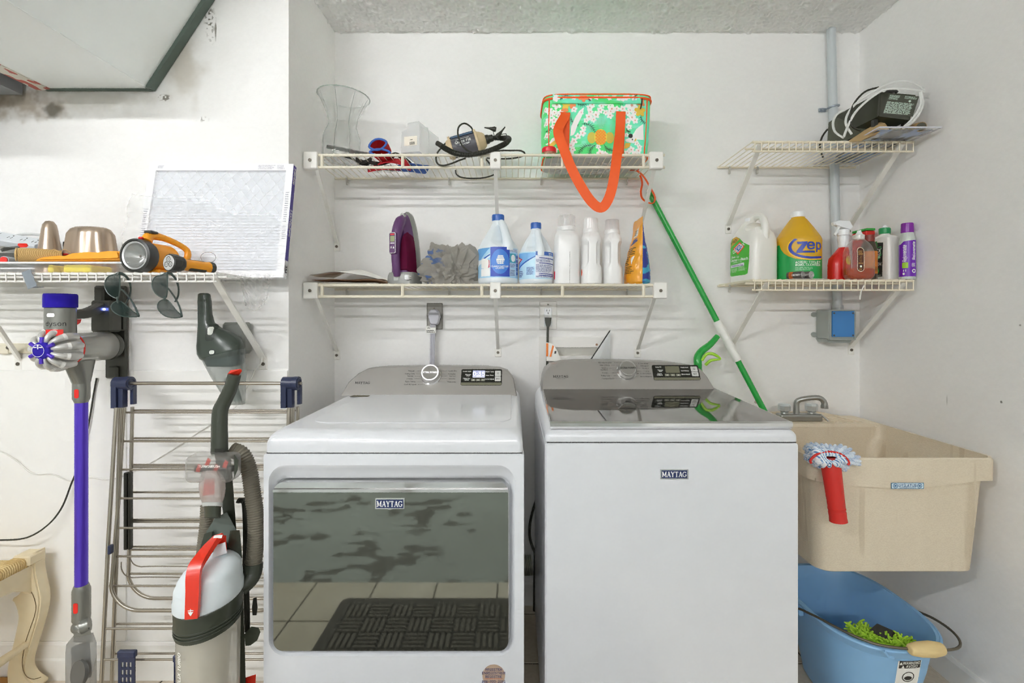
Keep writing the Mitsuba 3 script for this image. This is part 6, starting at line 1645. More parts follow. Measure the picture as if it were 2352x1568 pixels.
for i in range(3):
    x = xm - 0.0045 + (i - 1) * 0.0066
    part(k, 'wire', tube([(x, yp + .004, Z(744, yp)), (x, yp + .006, Z(765, yp)), (x - .002, yp + .008, Z(800, yp)), (x - .004, yp + .008, Z(850, yp)), (x - .004, yp + .004, 0.99), (x - .004, yp, 0.93)], .0040, 8, smooth=6), 'm_plug_grey')
part(k, 'clamp', cbox(xm - .016, xm + .008, yp - .002, yp + .014, Z(752, yp), Z(745, yp), .002), 'm_plug_grey', smooth=False)
tg_ = part(k, 'tag', cat(cbox(X(978, yp), X(1001, yp), yp + .0005, yp + .0015, Z(765, yp), Z(748, yp), .0003)), 'm_paper', smooth=False, label='paper tag')
part(k, 'tag_lettering', wrap(cat(text('UL', .007, True, (X(985, yp), Z(753, yp))), lines(X(980, yp), X(1000, yp), Z(764, yp), Z(757, yp), 2, seed=101)), lambda q, o: np.column_stack([q[:, 0], np.full(len(q), yp + .0001), q[:, 1]]), 0), 'm_ink', smooth=False)

k = thing('wall_outlet', 'white wall outlet plate on the back wall above the washer', 'outlet')
x0, x1, z0, z1 = X(1238.5, yw), X(1279, yw), Z(757, yw), Z(692, yw)
xc = (x0 + x1) / 2
part(k, 'plate', cbox(x0, x1, yw - .006, yw, z0, z1, .003), 'm_plate_white', smooth=False)
fz0, fz1 = Z(750, yw), Z(707, yw)
part(k, 'face', cbox(xc - .017, xc + .017, yw - .0085, yw - .003, fz0, fz1, .002), 'm_white_plastic', smooth=False)
for dx, w_, h_, zc_ in ((-.006, .0022, .008, Z(713, yw)), (.006, .0022, .007, Z(713, yw))):
    part(k, 'slot', box(xc + dx - w_ / 2, xc + dx + w_ / 2, yw - .0090, yw - .008, zc_ - h_ / 2, zc_ + h_ / 2), 'm_ink', smooth=False)
part(k, 'slot', cyl((xc, yw - .0090, Z(719, yw)), (xc, yw - .008, Z(719, yw)), .0024, 10), 'm_ink')
part(k, 'screw', cyl((xc, yw - .008, Z(699, yw)), (xc, yw - .005, Z(699, yw)), .0032, 10), 'm_steel_screw')
yp = 2.045
k = part(W, 'power_cord', hull([P(1251, 730, yp), P(1266, 730, yp), P(1264, 744, yp), P(1261, 752, yp), P(1256, 752, yp), P(1252, 742, yp)] + [P(a, b, 2.069) for a, b in ((1251, 729), (1267, 729), (1265, 745), (1254, 745))]), mat('plug_dark', '#30332a', 0.4), smooth=25, label='dark power cord with an orange and white warning tag')
part(k, 'cord', tube([P(1258.5, 750, yp + .004), P(1258, 770, 2.05), P(1257.5, 800, 2.052), P(1257, 830, 2.052), (X(1256, 2.05), 2.05, .99), (X(1256, 2.03), 2.03, .90)], .0052, 10, smooth=6), 'm_plug_dark', label='dark green grey cord')
tg_ = part(k, 'tag', hull([P(1254, 786, 2.046), P(1263, 787, 2.044), P(1271, 791, 2.040), P(1279, 803, 2.034), P(1290, 829, 2.030), P(1282, 829, 2.03), P(1255, 829, 2.044)] + [P(1254, 786, 2.0468), P(1290, 829, 2.0308), P(1255, 829, 2.0448)]), 'm_paper', smooth=False, label='folded paper warning tag')
part(k, 'tag_stripe', hull([P(1254.5, 788, 2.0435), P(1259.5, 788, 2.0425), P(1259, 818, 2.0395), P(1254.5, 818, 2.0420), P(1254.5, 788, 2.0440), P(1259, 818, 2.0400)]), col('#e07a28', 0.5), smooth=False)
part(k, 'tag_stripe', hull([P(1269, 792, 2.0378), P(1272.5, 795, 2.0363), P(1266, 819, 2.0355), P(1262, 819, 2.0370), P(1269, 792, 2.0383)]), col('#e07a28', 0.5), smooth=False)
part(k, 'tag_symbol', hull([P(1274, 806, 2.0330), P(1278, 806, 2.0318), P(1277, 812, 2.0310), P(1273, 812, 2.0322), P(1274, 806, 2.0335)]), 'm_ink', smooth=False)

# washer valve box in the wall, its cover swung open
k = thing('valve_box', 'white plastic washing machine valve box set in the back wall above the washer', 'valve box')
x0, x1, z0, z1 = X(1238, yw), X(1399, yw), .80, Z(773, yw)
hx0, hx1, hz0, hz1 = X(1276, yw), X(1372, yw), .86, Z(797, yw)
part(k, 'plate', extr(Polygon(rrect(x0, x1, z0, z1, .004)).difference(sbox(hx0, hz0, hx1, hz1)), yw - .005, yw - .0005), 'm_plate_white', smooth=False)
part(k, 'lip', extr(sbox(hx0 - .006, hz0 - .006, hx1 + .006, hz1 + .006).difference(sbox(hx0, hz0, hx1, hz1)), yw - .009, yw - .004), 'm_plate_white', smooth=False)
part(k, 'recess', box(hx0, hx1, yw - .0012, yw - .0002, hz0, hz1), col('#b5b3ac', 0.6), smooth=False)
part(k, 'ledge', box(hx0, hx1, yw - .030, yw - .001, hz0, Z(816, yw)), 'm_plate_white', smooth=False)
part(k, 'screw', cyl((X(1370, yw), yw - .008, Z(791, yw)), (X(1370, yw), yw - .005, Z(791, yw)), .005, 10), col('#9a7a62', 0.5))
part(k, 'valve', cyl((X(1335, 2.04), 2.04, Z(828, 2.04)), (X(1335, 2.04), 2.04, .87), .022, 18), col('#3f3f38', 0.5))
fl = [P(1401, 759, 2.045), P(1356, 827, 1.99), np.array([X(1356, 1.99), 1.99, 0.985]), np.array([X(1399, 2.075), 2.075, 0.985]), P(1399, 774, 2.075)]
part(k, 'cover', hull([p + (0, 0, 0) for p in fl] + [p + (0.003, 0, 0) for p in fl]), 'm_white_plastic', smooth=False, label='open white cover flap')
part(k, 'cover_edge', bar(fl[0], fl[1], .003, .004, (0, 0, 1)), 'm_seam', smooth=False)

# green mop pole leaning into the corner behind the washer
mat('green_paint', '#1f9a3c', 0.25, coat=0.4)
mat('lime', '#9ed13a', 0.35)
mat('sleeve', '#e9e9e4', 0.45)
k = thing('mop_pole', 'green mop pole with a white grip sleeve leaning on the back wall by the sink', 'mop')
A_, B_ = P(1490, 440, 2.055), P(1752, 937, 1.965)
d_ = (B_ - A_)
A2, B2 = A_ - d_ * 0.03, B_ + d_ * 0.75
A2 = A_; B2 = A_ + d_ * 1.02
part(k, 'pole', tube([A2, A_ + d_ * .5, B2], .0118, 16), 'm_green_paint')
part(k, 'tip', tube([A_ - d_ * 0.012, A_], [.008, .0118], 14), 'm_white_plastic')
g0, g1 = A_ + d_ * .608, A_ + d_ * .788
gp = [g0 + (g1 - g0) * t for t in np.linspace(0, 1, 40)]
part(k, 'grip', tube(gp, [.0175 + .0006 * math.sin(i * 1.9) for i in range(40)], 16), 'm_sleeve', smooth=50, label='white textured grip sleeve')
k = thing('spray_mop_handle', 'green curved handle with a lime trigger standing behind the washer', 'mop handle')
hp = [P(1648, 772, 2.0), P(1632, 790, 1.99), P(1612, 806, 1.98), P(1603, 820, 1.975), P(1603, 838, 1.97), np.array([X(1612, 1.965), 1.965 + .03, Z(858, 1.965)]), np.array([X(1625, 2.0), 2.03, .90])]
part(k, 'grip', tube(hp, [.011, .013, .015, .016, .016, .015, .013], 16, smooth=6), 'm_green_paint', smooth=50)
part(k, 'trigger', cat(tube([P(1612, 828, 1.96), P(1622, 814, 1.955), P(1634, 812, 1.95), P(1645, 816, 1.948), P(1655, 824, 1.946), P(1643, 826, 1.95), P(1632, 828, 1.955), P(1620, 838, 1.965)], [.005, .006, .0065, .006, .003, .005, .006, .006], 10, smooth=6)), 'm_lime', smooth=50, label='lime green trigger')

# foil vent and cords in the gap between the machines
k = thing('foil_duct', 'silver foil flexible vent duct behind the dryer, seen in the gap', 'duct')
xs = np.linspace(-0.32, X(1223, 2.03), 90)
part(k, 'duct', tube([(x, 2.032, Z(1300, 2.03) + .02 * math.sin(x * 3)) for x in xs], [.038 + .004 * (i % 2) for i in range(90)], 18), mat('foil', '#b9b9b0', 0.2, 0.9), smooth=False)
k = thing('water_hose', 'black hose curving down in the gap between dryer and washer', 'hose')
part(k, 'hose', tube([P(1231, 1150, 2.03), P(1223, 1175, 2.035), P(1217, 1205, 2.04), P(1217, 1235, 2.04), P(1224, 1258, 2.035), P(1229, 1275, 2.03), P(1228, 1330, 2.03), P(1227, 1420, 2.03)], .0055, 10, smooth=6), 'm_black_rubber')

# ------------------------------------------------------------------ utility sink
def _sink(p, n, uv):
    g = noise(p.x * 300, p.y * 300, p.z * 300)
    st = fbm(p.x * 22, p.y * 22, p.z * 2.0, 3)
    c = mix(C('#cdbfa8'), C('#dfd3bd'), g * 0.5 + st * 0.5)
    return mix(c, mi.Color3f(C('#9a8362')), smoothstep(0.60, 0.72, fbm(p.x * 30, p.y * 30, p.z * 3.2, 3)) * 0.25)
mat('sink', proc(_sink), 0.5)
k = thing('utility_sink', 'beige plastic utility sink on the side wall, right of the washer', 'sink')
sx0, sx1, sy0, sy1 = .905, 1.472, 1.455, 2.062
zt, zr_ = .8175, .747
n4 = lambda x0, x1, y0, y1, z, r: rr3(x0, x1, y0, y1, z, r, 6)
outer = man(loft([n4(.955, 1.420, 1.490, 2.03, .455, .035), n4(.940, 1.432, 1.478, 2.035, .462, .045), n4(.927, 1.452, 1.466, 2.045, .752, .04)]))
inner = man(loft([n4(.965, 1.412, 1.50, 1.905, .49, .06), n4(.937, 1.442, 1.476, 1.906, .745, .045), n4(.914, 1.463, 1.463, 1.908, .775, .03), n4(.911, 1.466, 1.460, 1.908, .90, .03)]))
rimo = man(loft([n4(sx0, sx1, sy0, sy1, .748, .03), n4(sx0 - .001, sx1, sy0 - .001, sy1, zt - .006, .03), n4(sx0 + .003, sx1 - .003, sy0 + .003, sy1 - .002, zt, .03)]))
basin = to_tm((outer + rimo) - inner)
part(k, 'basin', basin, 'm_sink', smooth=30)
xs = np.linspace(0, 1, 15)
ap = [(sx0 + .012 + (sx1 - sx0 - .03) * t, .756) for t in xs] + [(sx0 + .012 + (sx1 - sx0 - .03) * t, .748 - .021 * math.sin(PI * min(t / .9, 1.0)) ** .8) for t in xs[::-1]]
part(k, 'apron', extr(ap, sy0 + .001, sy0 + .02), 'm_sink', smooth=False)
part(k, 'deck', to_tm(m3.Manifold.hull_points(np.vstack([n4(sx0 + .01, sx1 - .01, 1.905, sy1, zt - .01, .01), n4(sx0 + .014, sx1 - .014, 1.909, sy1, zt + .003, .01)]))), 'm_sink', smooth=False)
part(k, 'backsplash', hull(np.vstack([n4(sx0 + .01, sx1 - .05, 2.045, sy1, zt, .006), n4(sx0 + .02, sx1 - .16, 2.050, sy1, .838, .005)])), 'm_sink', smooth=False)
for i in range(5):
    part(k, 'soap_ridge', bar((1.26 + i * .034, 1.93, zt + .004), (1.245 + i * .030, 2.03, zt + .004), .006, .011), 'm_sink', smooth=False)
lx0, lx1, lz0, lz1 = X(2046, sy0), X(2121, sy0), Z(1122, sy0), Z(1108, sy0)
lb_ = part(k, 'sticker', wrap(flat(sbox(lx0, lz0, lx1, lz1)), lambda q, o: np.column_stack([q[:, 0], np.full(len(q), sy0 - .0015), q[:, 1]]), 0), col('#4f7fa0', 0.4), smooth=False, label='blue and white maker sticker')
lm_ = lambda d: (lambda q, o: np.column_stack([q[:, 0], np.full(len(q), sy0 - .0015 - d), q[:, 1]]))
part(lb_, 'field', wrap(flat(Polygon(rrect(lx0 + .002, lx1 - .002, lz0 + .0015, lz1 - .0015, .002))), lm_(.0003), 0), col('#cfe0e8', 0.4), smooth=False)
cz = (lz0 + lz1) / 2
for x in (lx0 + .013, lx1 - .013):
    part(lb_, 'emblem', wrap(flat(Point(x, cz).buffer(.0075).difference(Point(x, cz).buffer(.0055)).union(sbox(x - .0035, cz - .0025, x + .003, cz + .003))), lm_(.0006), 0), col('#3f6f96', 0.4), smooth=False)
part(lb_, 'lettering', wrap(cat(text('UTILATUB', .0082, True, ((lx0 + lx1) / 2, cz + .001), wide=.95), flat(sbox(lx0 + .024, lz0 + .0025, lx1 - .024, lz0 + .004))), lm_(.0006), 0), col('#2f5a86', 0.4), smooth=False)
part(k, 'bracket', cbox(1.0, 1.40, 2.03, WALL_B - .001, .50, .56, .004), 'm_plate_white', smooth=False)
part(k, 'drain', cat(cyl((1.19, 1.93, .33), (1.19, 1.93, .46), .024, 16), tube([(1.19, 1.93, .34), (1.19, 1.95, .31), (1.19, 1.99, .30), (1.19, 2.02, .32), (1.19, 2.079, .34)], .018, 14, smooth=5)), 'm_plate_white', smooth=40)

# faucet
mat('old_chrome', '#a9aaa6', 0.28, 0.85)
k = thing('faucet', 'old chrome two-handle faucet on the back deck of the utility sink', 'faucet')
fy = 1.965; dz = zt + .003
xa, xb = X(1788, fy), X(1880, fy)
part(k, 'base', rbox(xa - .004, xb + .004, fy - .026, fy + .022, dz, dz + .030, .009), 'm_old_chrome')
acr = mat('acrylic', '#c9cfd0', 0.12, 0.5)
for px in (1801, 1863):
    c = (X(px, fy), fy - .002, dz + .028)
    h = part(k, 'stem', lathe([(0, 0), (.016, 0), (.013, .008), (0, .008)], 20, c), 'm_old_chrome')
    t = np.arange(8) * PI / 4 + .3
    def oc(r, z): return np.stack([c[0] + r * np.cos(t), c[1] + r * np.sin(t), np.full(8, c[2] + z)], 1)
    part(k, 'handle', loft([oc(.015, .008), oc(.023, .014), (oc(.024, .034)), oc(.021, .042), oc(.012, .044)]), acr, smooth=False, label='faceted handle')
c0 = X(1829, fy)
part(k, 'spout', tube([(c0, fy, dz + .024), (c0, fy, dz + .065), (c0 + .006, fy - .003, dz + .082), (c0 + .03, fy - .012, dz + .092), (c0 + .065, fy - .02, dz + .097), (c0 + .085, fy - .024, dz + .094), (c0 + .097, fy - .026, dz + .080), (c0 + .099, fy - .026, dz + .064)], [.013, .011, .0105, .0105, .0105, .0105, .011, .0125], 16, smooth=6), 'm_old_chrome', smooth=50)
part(k, 'aerator', cyl((c0 + .099, fy - .026, dz + .055), (c0 + .099, fy - .026, dz + .068), .0135, 16), 'm_old_chrome')
part(k, 'drain_lever', tube([(xb - .004, fy - .02, dz + .03), (xb + .012, fy - .03, dz + .012), (xb + .018, fy - .035, dz + .004)], .0035, 8), 'm_old_chrome')

# mop head hanging over the sink's front rim
k = thing('string_mop', 'blue and white string mop head with a red socket hanging over the sink rim', 'mop head')
def q4(a, b, y): return P(1760 + a / 2.2787, 880 + b / 2.2787, y)
mat('mop_red', '#c3241c', 0.4)
def _rope(c):
    def f(p, n, uv):
        s = dr.sin(p.x * 700 + p.z * 520 + p.y * 600)
        return mix(C('#e9ebee'), C(c), smoothstep(-0.1, 0.3, s))
    return f
mat('rope_blue', proc(_rope('#5b86b8')), 0.9)
mat('rope_white', proc(_rope('#a9c0d8')), 0.9)
my = 1.415
a, b = q4(335, 405, my - .002), q4(378, 722, 1.402)
dirh = (b - a) / np.linalg.norm(b - a)
prof_p = [a - dirh * .012, a, a + (b - a) * .35, a + (b - a) * .78, a + (b - a) * .785, a + (b - a) * .80, a + (b - a) * .81, a + (b - a) * .835, a + (b - a) * .845, a + (b - a) * .93, b]
part(k, 'socket', tube(prof_p, [.020, .0265, .0245, .0225, .0235, .0235, .0222, .0222, .0232, .0225, .0235], 24), 'm_mop_red', smooth=40, label='tapered red plastic socket')
part(k, 'socket_end', tube([b - dirh * .001, b + dirh * .0006], .020, 24), col('#5c100c', 0.6), smooth=False)
rg = random.Random(5)
cc = q4(335, 385, my + .005)
inner_ring = []
outl = [(205, 330), (235, 315), (290, 320), (335, 325), (390, 325), (440, 345), (490, 385), (494, 425), (470, 418), (440, 425), (415, 455), (395, 455), (300, 450), (270, 440), (235, 420), (208, 395), (203, 360)]
ox = spl([(x, y, 0) for x, y in outl], 10, closed=True)[:, :2]
import builtins
for layer, (ys, sc2, cnt) in enumerate(((my + .035, 1.0, 34), (my + .015, .97, 34), (my - .012, .78, 26))):
    ms = {0: [], 1: []}
    for i in range(cnt):
        e = ox[int(i * len(ox) / cnt) % len(ox)]
        c_ = np.array([338, 392])
        end = c_ + (e - c_) * sc2 * rg.uniform(.92, 1.03)
        p0 = q4(*(c_ + (e - c_) * .22), ys - .016)
        p1 = q4(*(c_ + (end - c_) * .60), ys - .020)
        p2 = q4(*(c_ + (end - c_) * .92), ys - .006)
        p3 = q4(*end, ys + .018)
        ms[i % 2].append(tube([p0, p1, p2, p3], [.0045, .0058, .0058, .0048], 7, smooth=4))
    part(k, 'strands', cat(ms[0]), 'm_rope_blue', smooth=50, kind='stuff', label='blue and white cotton strands')
    part(k, 'strands', cat(ms[1]), 'm_rope_white', smooth=50, kind='stuff', label='blue and white cotton strands')
part(k, 'band', tube([q4(x, y, my - .034) for x, y in ((235, 418), (232, 402), (255, 378), (290, 362), (335, 358), (380, 366), (415, 388), (432, 412), (428, 428))], .0034, 8, smooth=6), 'm_mop_red', smooth=50, label='red stitched band')

# ------------------------------------------------------------------ blue bucket
mat('bucket_blue', '#86b4dc', 0.4)
k = thing('bucket', 'blue oval mop bucket with a wooden bail grip on the floor under the sink', 'bucket')
bx, by = 1.120, 1.590
H = .300
def br(z, hx, hy, e=2.6): return se(bx, by, z, hx, hy, e, 64)
sk = [br(0.001, .100, .155, 3), br(.006, .107, .163, 3), br(.10, .128, .185), br(.20, .148, .208), br(.27, .158, .220), br(.272, .162, .224), br(H - .004, .172, .234), br(H, .175, .238), br(H + .004, .172, .235), br(H + .004, .165, .228), br(H - .004, .162, .225), br(.27, .153, .215), br(.20, .144, .204), br(.10, .124, .181), br(.012, .103, .160, 3)]
part(k, 'shell', loft(sk), 'm_bucket_blue', smooth=50)
part(k, 'lip', tube(br(H, .174, .237), .0055, 8, closed=True), 'm_bucket_blue')
part(k, 'spout_ridge', tube([P(2030, 1494, 1.345), P(2040, 1508, 1.345), P(2052, 1510, 1.345)], .004, 6), 'm_bucket_blue')
mat('wire_bail', '#6d675a', 0.4, 0.7)
gy = 1.338; gz = H + .010
bail = [(.952, 1.60, H - .03), (.940, 1.57, H - .012), (.95, 1.50, H + .006), (.985, 1.42, H + .012), (1.03, 1.372, H + .012), (1.085, 1.352, H + .013), (1.16, 1.343, H + .014), (1.235, 1.345, H + .014), (1.278, 1.372, H + .014), (1.306, 1.43, H + .010), (1.310, 1.50, H + .004), (1.300, 1.57, H - .012), (1.288, 1.60, H - .03)]
part(k, 'bail', tube(bail, .0036, 8, smooth=8), 'm_wire_bail', smooth=50, label='wire bail')
g0, g1 = np.array([X(2086, 1.345), 1.3425, H + .0145]), np.array([X(2168, 1.345), 1.346, H + .0145])
part(k, 'grip', tube([g0, g0 + (g1 - g0) * .06, g0 + (g1 - g0) * .3, g0 + (g1 - g0) * .65, g0 + (g1 - g0) * .93, g1], [.009, .0145, .019, .0205, .016, .010], 18, smooth=5), mat('wood_grip', '#d8c08a', 0.5), smooth=50, label='pale wooden grip')
for x in (.952, 1.288):
    part(k, 'ear', cbox(x - .008, x + .008, 1.585, 1.615, H - .045, H - .008, .003), 'm_bucket_blue', smooth=False)
o_ = (1.135, 1.30, 0)
shell = loft(sk[:8])
def bd(name, m, color, off): return part(k, name, drape(m, shell, o_, (1, 0, 0), (0, 0, 1), off, .02), col(color, 0.5), smooth=False)
bd('label', flat(sbox(-.035, .18, .035, .262)), '#e9e9e4', .0006)
bd('label', flat(sbox(-.031, .238, .033, .262)), '#2e2c26', .0009)
bd('lettering', cat(text('WARNING', .0085, True, (.004, .2555), wide=.9), text('AVISO', .0085, True, (.006, .2445), wide=.95), flat([(-.031, .249), (-.021, .249), (-.026, .259)]), flat([(-.024, .239), (-.015, .239), (-.0195, .248)])), '#ecece4', .0012)
bd('symbol', cat(flat(affinity.scale(Point(0, .21).buffer(.018), 1, .9).difference(affinity.scale(Point(0, .21).buffer(.0155), 1, .9))), flat(affinity.scale(Point(0, .206).buffer(.008), 1.4, .8))), '#26241f', .0012)
# what lies in the bucket
mat('microfiber', '#a8cf3e', 0.9)
k = thing('dust_mop', 'lime green microfiber mop head lying in the blue bucket', 'mop head')
rg = random.Random(9); ms = []
def fz_(a, b, y): return P(1760 + a / 2.2787, 880 + b / 2.2787, y)
spine = spl([fz_(480, 1290, 1.50), fz_(560, 1320, 1.46), fz_(650, 1362, 1.42), fz_(745, 1370, 1.40)], 10)
spine[:, 2] -= .004
for i in range(420):
    c = spine[rg.randrange(len(spine))] + (rg.uniform(-.022, .022), rg.uniform(-.02, .03), rg.uniform(-.012, .004))
    d = np.array([rg.uniform(-1, 1), rg.uniform(-1, .6), rg.uniform(-.1, .9)]); d /= np.linalg.norm(d)
    ln = rg.uniform(.018, .036)
    if min(c[1], (c + d * ln)[1]) < 1.378: continue
    ms.append(tube([c, c + d * ln * .5, c + d * ln + (0, 0, -.003)], [.0030, .0034, .0022], 6, smooth=2))
part(k, 'strands', cat(ms), 'm_microfiber', smooth=50, kind='stuff', label='lime green microfiber strands')
part(k, 'pad', hull(np.vstack([spine + (0, 0, -.012), spine + (0, .05, -.03), spine + (0, .02, -.09)])), 'm_microfiber', smooth=40)
part(k, 'frame', hull([fz_(540, 1290, 1.46), fz_(580, 1256, 1.46), fz_(612, 1298, 1.455), fz_(668, 1295, 1.44), fz_(705, 1350, 1.43), fz_(650, 1355, 1.42), fz_(600, 1330, 1.44), fz_(668, 1295, 1.46)]), 'm_black_cloth', smooth=30, label='black swivel frame')

# ------------------------------------------------------------------ things on the left wall shelf
LD = 1.3738
def qa(a, b, y): return P(a / 7.128, 480 + b / 7.128, y)
def qb(a, b, y): return P(a / 2.904, 360 + b / 2.904, y)
k = thing('plastic_tray', 'clear plastic tray with a white rim on the left wall shelf', 'tray')
ty = 1.372
tx0, tx1 = -2.2, X(300, ty)
tr_o = rr3(tx0, tx1, ty, 1.535, LD + .028, .03)
tr_i = rr3(tx0 + .012, tx1 - .012, ty + .010, 1.525, LD + .001, .03)
part(k, 'wall', loft([tr_i, rr3(tx0 + .008, tx1 - .008, ty + .006, 1.530, LD + .014, .03), tr_o], cap=False), 'm_film', smooth=30)
part(k, 'rim', tube(tr_o, .0030, 6, closed=True), 'm_white_plastic')
part(k, 'base', loft([tr_i - (0, 0, .0006), tr_i + (0, 0, .0006)]), 'm_film')
mat('yellow_foam', '#ecd83a', 0.7)
for a, b in ((150, 213), (114, 127)):
    single('yellow_block', cbox(X(a, 1.40), X(b, 1.40), 1.392, 1.47, LD + .003, LD + .024, .003), 'm_yellow_foam', 'longer yellow foam block inside the clear tray' if a > 140 else 'shorter yellow foam block inside the clear tray', 'foam block', smooth=False)
# orange moulded piece
o3 = [(580, 848), (620, 815), (720, 785), (960, 762), (1060, 768), (1180, 725), (1450, 702), (1600, 712), (1650, 700), (1760, 686), (1960, 690), (1985, 800), (1960, 822), (1800, 832), (1200, 842), (900, 850)]
yo = 1.415
pts = [(p[0], p[2]) for p in (qa(a, b, yo) for a, b in o3)]
zmin = min(p[1] for p in pts)
k = thing('orange_tool', 'orange moulded plastic tool lying across the clear tray', 'tool')
po = Polygon(pts)
part(k, 'body', cat(extr(po, yo, yo + .04)), mat('orange_plastic', '#e9a12a', 0.45), smooth=False)
part(k, 'bevel', extr(po.buffer(-.004), yo - .006, yo), 'm_orange_plastic', smooth=False)
# twine
def _twine(p, n, uv):
    s = dr.sin((p.x * 0.97 + p.z * 0.25 + 0.0008 * noise(p.x * 200, p.z * 200, p.y * 200)) * 1900)
    return mix(C('#b08d56'), C('#d9bd86'), smoothstep(-0.6, 0.8, s) * 0.8 + noise(p.x * 400, p.y * 400, p.z * 400) * 0.2)
mat('twine', proc(_twine), 0.9)
k = thing('twine_roll', 'roll of natural jute twine lying on the clear tray', 'twine')
a, b = qa(290, 745, 1.405), qa(1010, 705, 1.47)
a[2] = b[2] = max(LD + .0285 + .0225, a[2])
ax_ = (b - a) / np.linalg.norm(b - a); Lw = np.linalg.norm(b - a)
uu = np.linspace(0, Lw, 120)
part(k, 'winding', tube([a + ax_ * t for t in uu], [.0195 + .0022 * math.sin(PI * t / Lw) + .0007 * (i % 2) for i, t in enumerate(uu)], 26), 'm_twine', smooth=50)
e1 = np.cross(ax_, [0, 0, 1]); e1 /= np.linalg.norm(e1); e2 = np.cross(e1, ax_)
for r_ in (.018, .0145, .011, .0075):
    part(k, 'coil', tube([a - ax_ * (.003 + .002 * (.018 - r_) / .01) + r_ * (math.cos(t) * e1 + math.sin(t) * e2) for t in np.arange(22) * 2 * PI / 22], .0019, 6, closed=True), 'm_twine')
part(k, 'core', cyl(a - ax_ * .0022, a - ax_ * .0008, .0062, 16), col('#5c4220', 0.9))
rg = random.Random(4)
for i in range(5):
    p0 = b + ax_ * rg.uniform(-.03, .0) + (0, 0, .018)
    part(k, 'loose_end', tube([p0, p0 + (.02, -.01, rg.uniform(.0, .006)), p0 + (.045, -.015, rg.uniform(-.012, -.004))], .0008, 5, smooth=4), 'm_twine')
# taupe metal moulds
mat('taupe', '#a89684', 0.28, 0.55)
k = thing('cone_mould', 'shiny taupe cone-shaped mould standing behind the twine roll', 'mould')
c = (X(114, 1.50), 1.50, LD + .0015)
part(k, 'body', put(lathe([(0, 0), (.0345, 0), (.0325, .03), (.0275, .06), (.0225, .085), (.0195, .102), (.0165, .1125), (.010, .1195), (0, .1215)], 28), c, s=(1, 1, 1.42)), 'm_taupe', smooth=50)
k = thing('cake_mould', 'shiny taupe fluted cake mould standing upside down on the tray', 'mould')
c = (X(206, 1.50), 1.505, LD + .0015)
n = 72; t = np.arange(n) * 2 * PI / n
def fl(z, r, amp): 
    rr_ = r * (1 + amp * np.sign(np.cos(8 * t)) * np.abs(np.cos(8 * t)) ** .7)
    return np.stack([c[0] + rr_ * np.cos(t), c[1] + rr_ * np.sin(t) * .62, np.full(n, c[2] + z * 1.48)], 1)
part(k, 'body', loft([fl(0, .076, .0), fl(.002, .080, .07), fl(.05, .074, .07), fl(.088, .066, .065), fl(.098, .057, .03), fl(.102, .045, .01), fl(.102, .02, 0), fl(.085, .012, 0)]), 'm_taupe', smooth=45)
single('dark_block', cbox(X(133, 1.53), X(150, 1.53), 1.545, 1.58, LD + .0015, Z(553, 1.53), .002), 'm_black_plastic', 'small black block standing between the two taupe moulds', 'block', smooth=False)
# power strip
k = thing('power_strip', 'pale grey power strip with an arched cord at the back of the left wall shelf', 'power strip')
a, b = np.array([X(-60, 1.58), 1.59, 1.520]), np.array([X(98, 1.575), 1.575, 1.479])
d = (b - a); d /= np.linalg.norm(d); up_ = np.array([0, -.55, .83])
part(k, 'case', sweep([(-.011, -.024), (.009, -.024), (.013, -.020), (.013, .020), (.009, .024), (-.011, .024)], [a, b], up_), mat('strip_grey', '#cdd2d6', 0.4), smooth=False)
sd_ = np.cross(d, up_); sd_ /= np.linalg.norm(sd_)
sl = -sd_ if sd_[1] > 0 else sd_
for t in (.35, .55, .75, .92):
    c = a + (b - a) * t + up_ * .0132
    for s_ in (-.006, .006):
        part(k, 'slot', bar(c + d * (s_ - .001) + sl * .003, c + d * (s_ + .001) + sl * .003, .0008, .008, up_), 'm_ink', smooth=False)
    part(k, 'slot', bar(c - d * .002 - sl * .010, c + d * .002 - sl * .010, .0008, .004, up_), 'm_ink', smooth=False)
single('storage_box', cbox(X(-70, 1.56), X(92, 1.56), 1.54, 1.62, LD + .0015, 1.452, .002), col('#4a4a46', 0.6), 'dark storage box under the power strip behind the twine roll', 'box', smooth=False)
part(k, 'cord', tube([qa(150, 475, 1.60), qa(260, 435, 1.61), qa(420, 410, 1.61), qa(600, 420, 1.60), qa(710, 440, 1.60), qa(800, 500, 1.60)], .0042, 8, smooth=6), mat('cord_grey', '#c2c4c2', 0.5))
# red and black clamp, red tube end
k = thing('spring_clamp', 'black spring clamp with a red tip behind the twine roll', 'clamp')
part(k, 'jaw', hull([qa(0, 660, 1.46), qa(60, 625, 1.46), qa(290, 605, 1.47), qa(345, 625, 1.48), qa(300, 640, 1.45), qa(30, 700, 1.45), qa(120, 640, 1.49)]), 'm_black_plastic', smooth=False)
part(k, 'tip', hull([qa(285, 590, 1.46), qa(300, 560, 1.46), qa(440, 562, 1.47), qa(465, 600, 1.47), qa(440, 625, 1.46), qa(330, 628, 1.46), qa(380, 600, 1.50)]), mat('red_tip', '#d8281e', 0.4), smooth=False)
k = thing('spray_tube', 'small tube with a red end cap at the left end of the clear tray', 'tube')
a = qa(68, 785, 1.40); a[2] = LD + .0285 + .011
part(k, 'body', cyl(a, a + (-.03, .12, 0), .0112, 20), col('#b9c4d0', 0.4), smooth=40)
part(k, 'cap', cyl(a + (.0008, -.003, 0), a + (.0003, -.0002, 0), .0092, 20), 'm_red_tip', smooth=30)
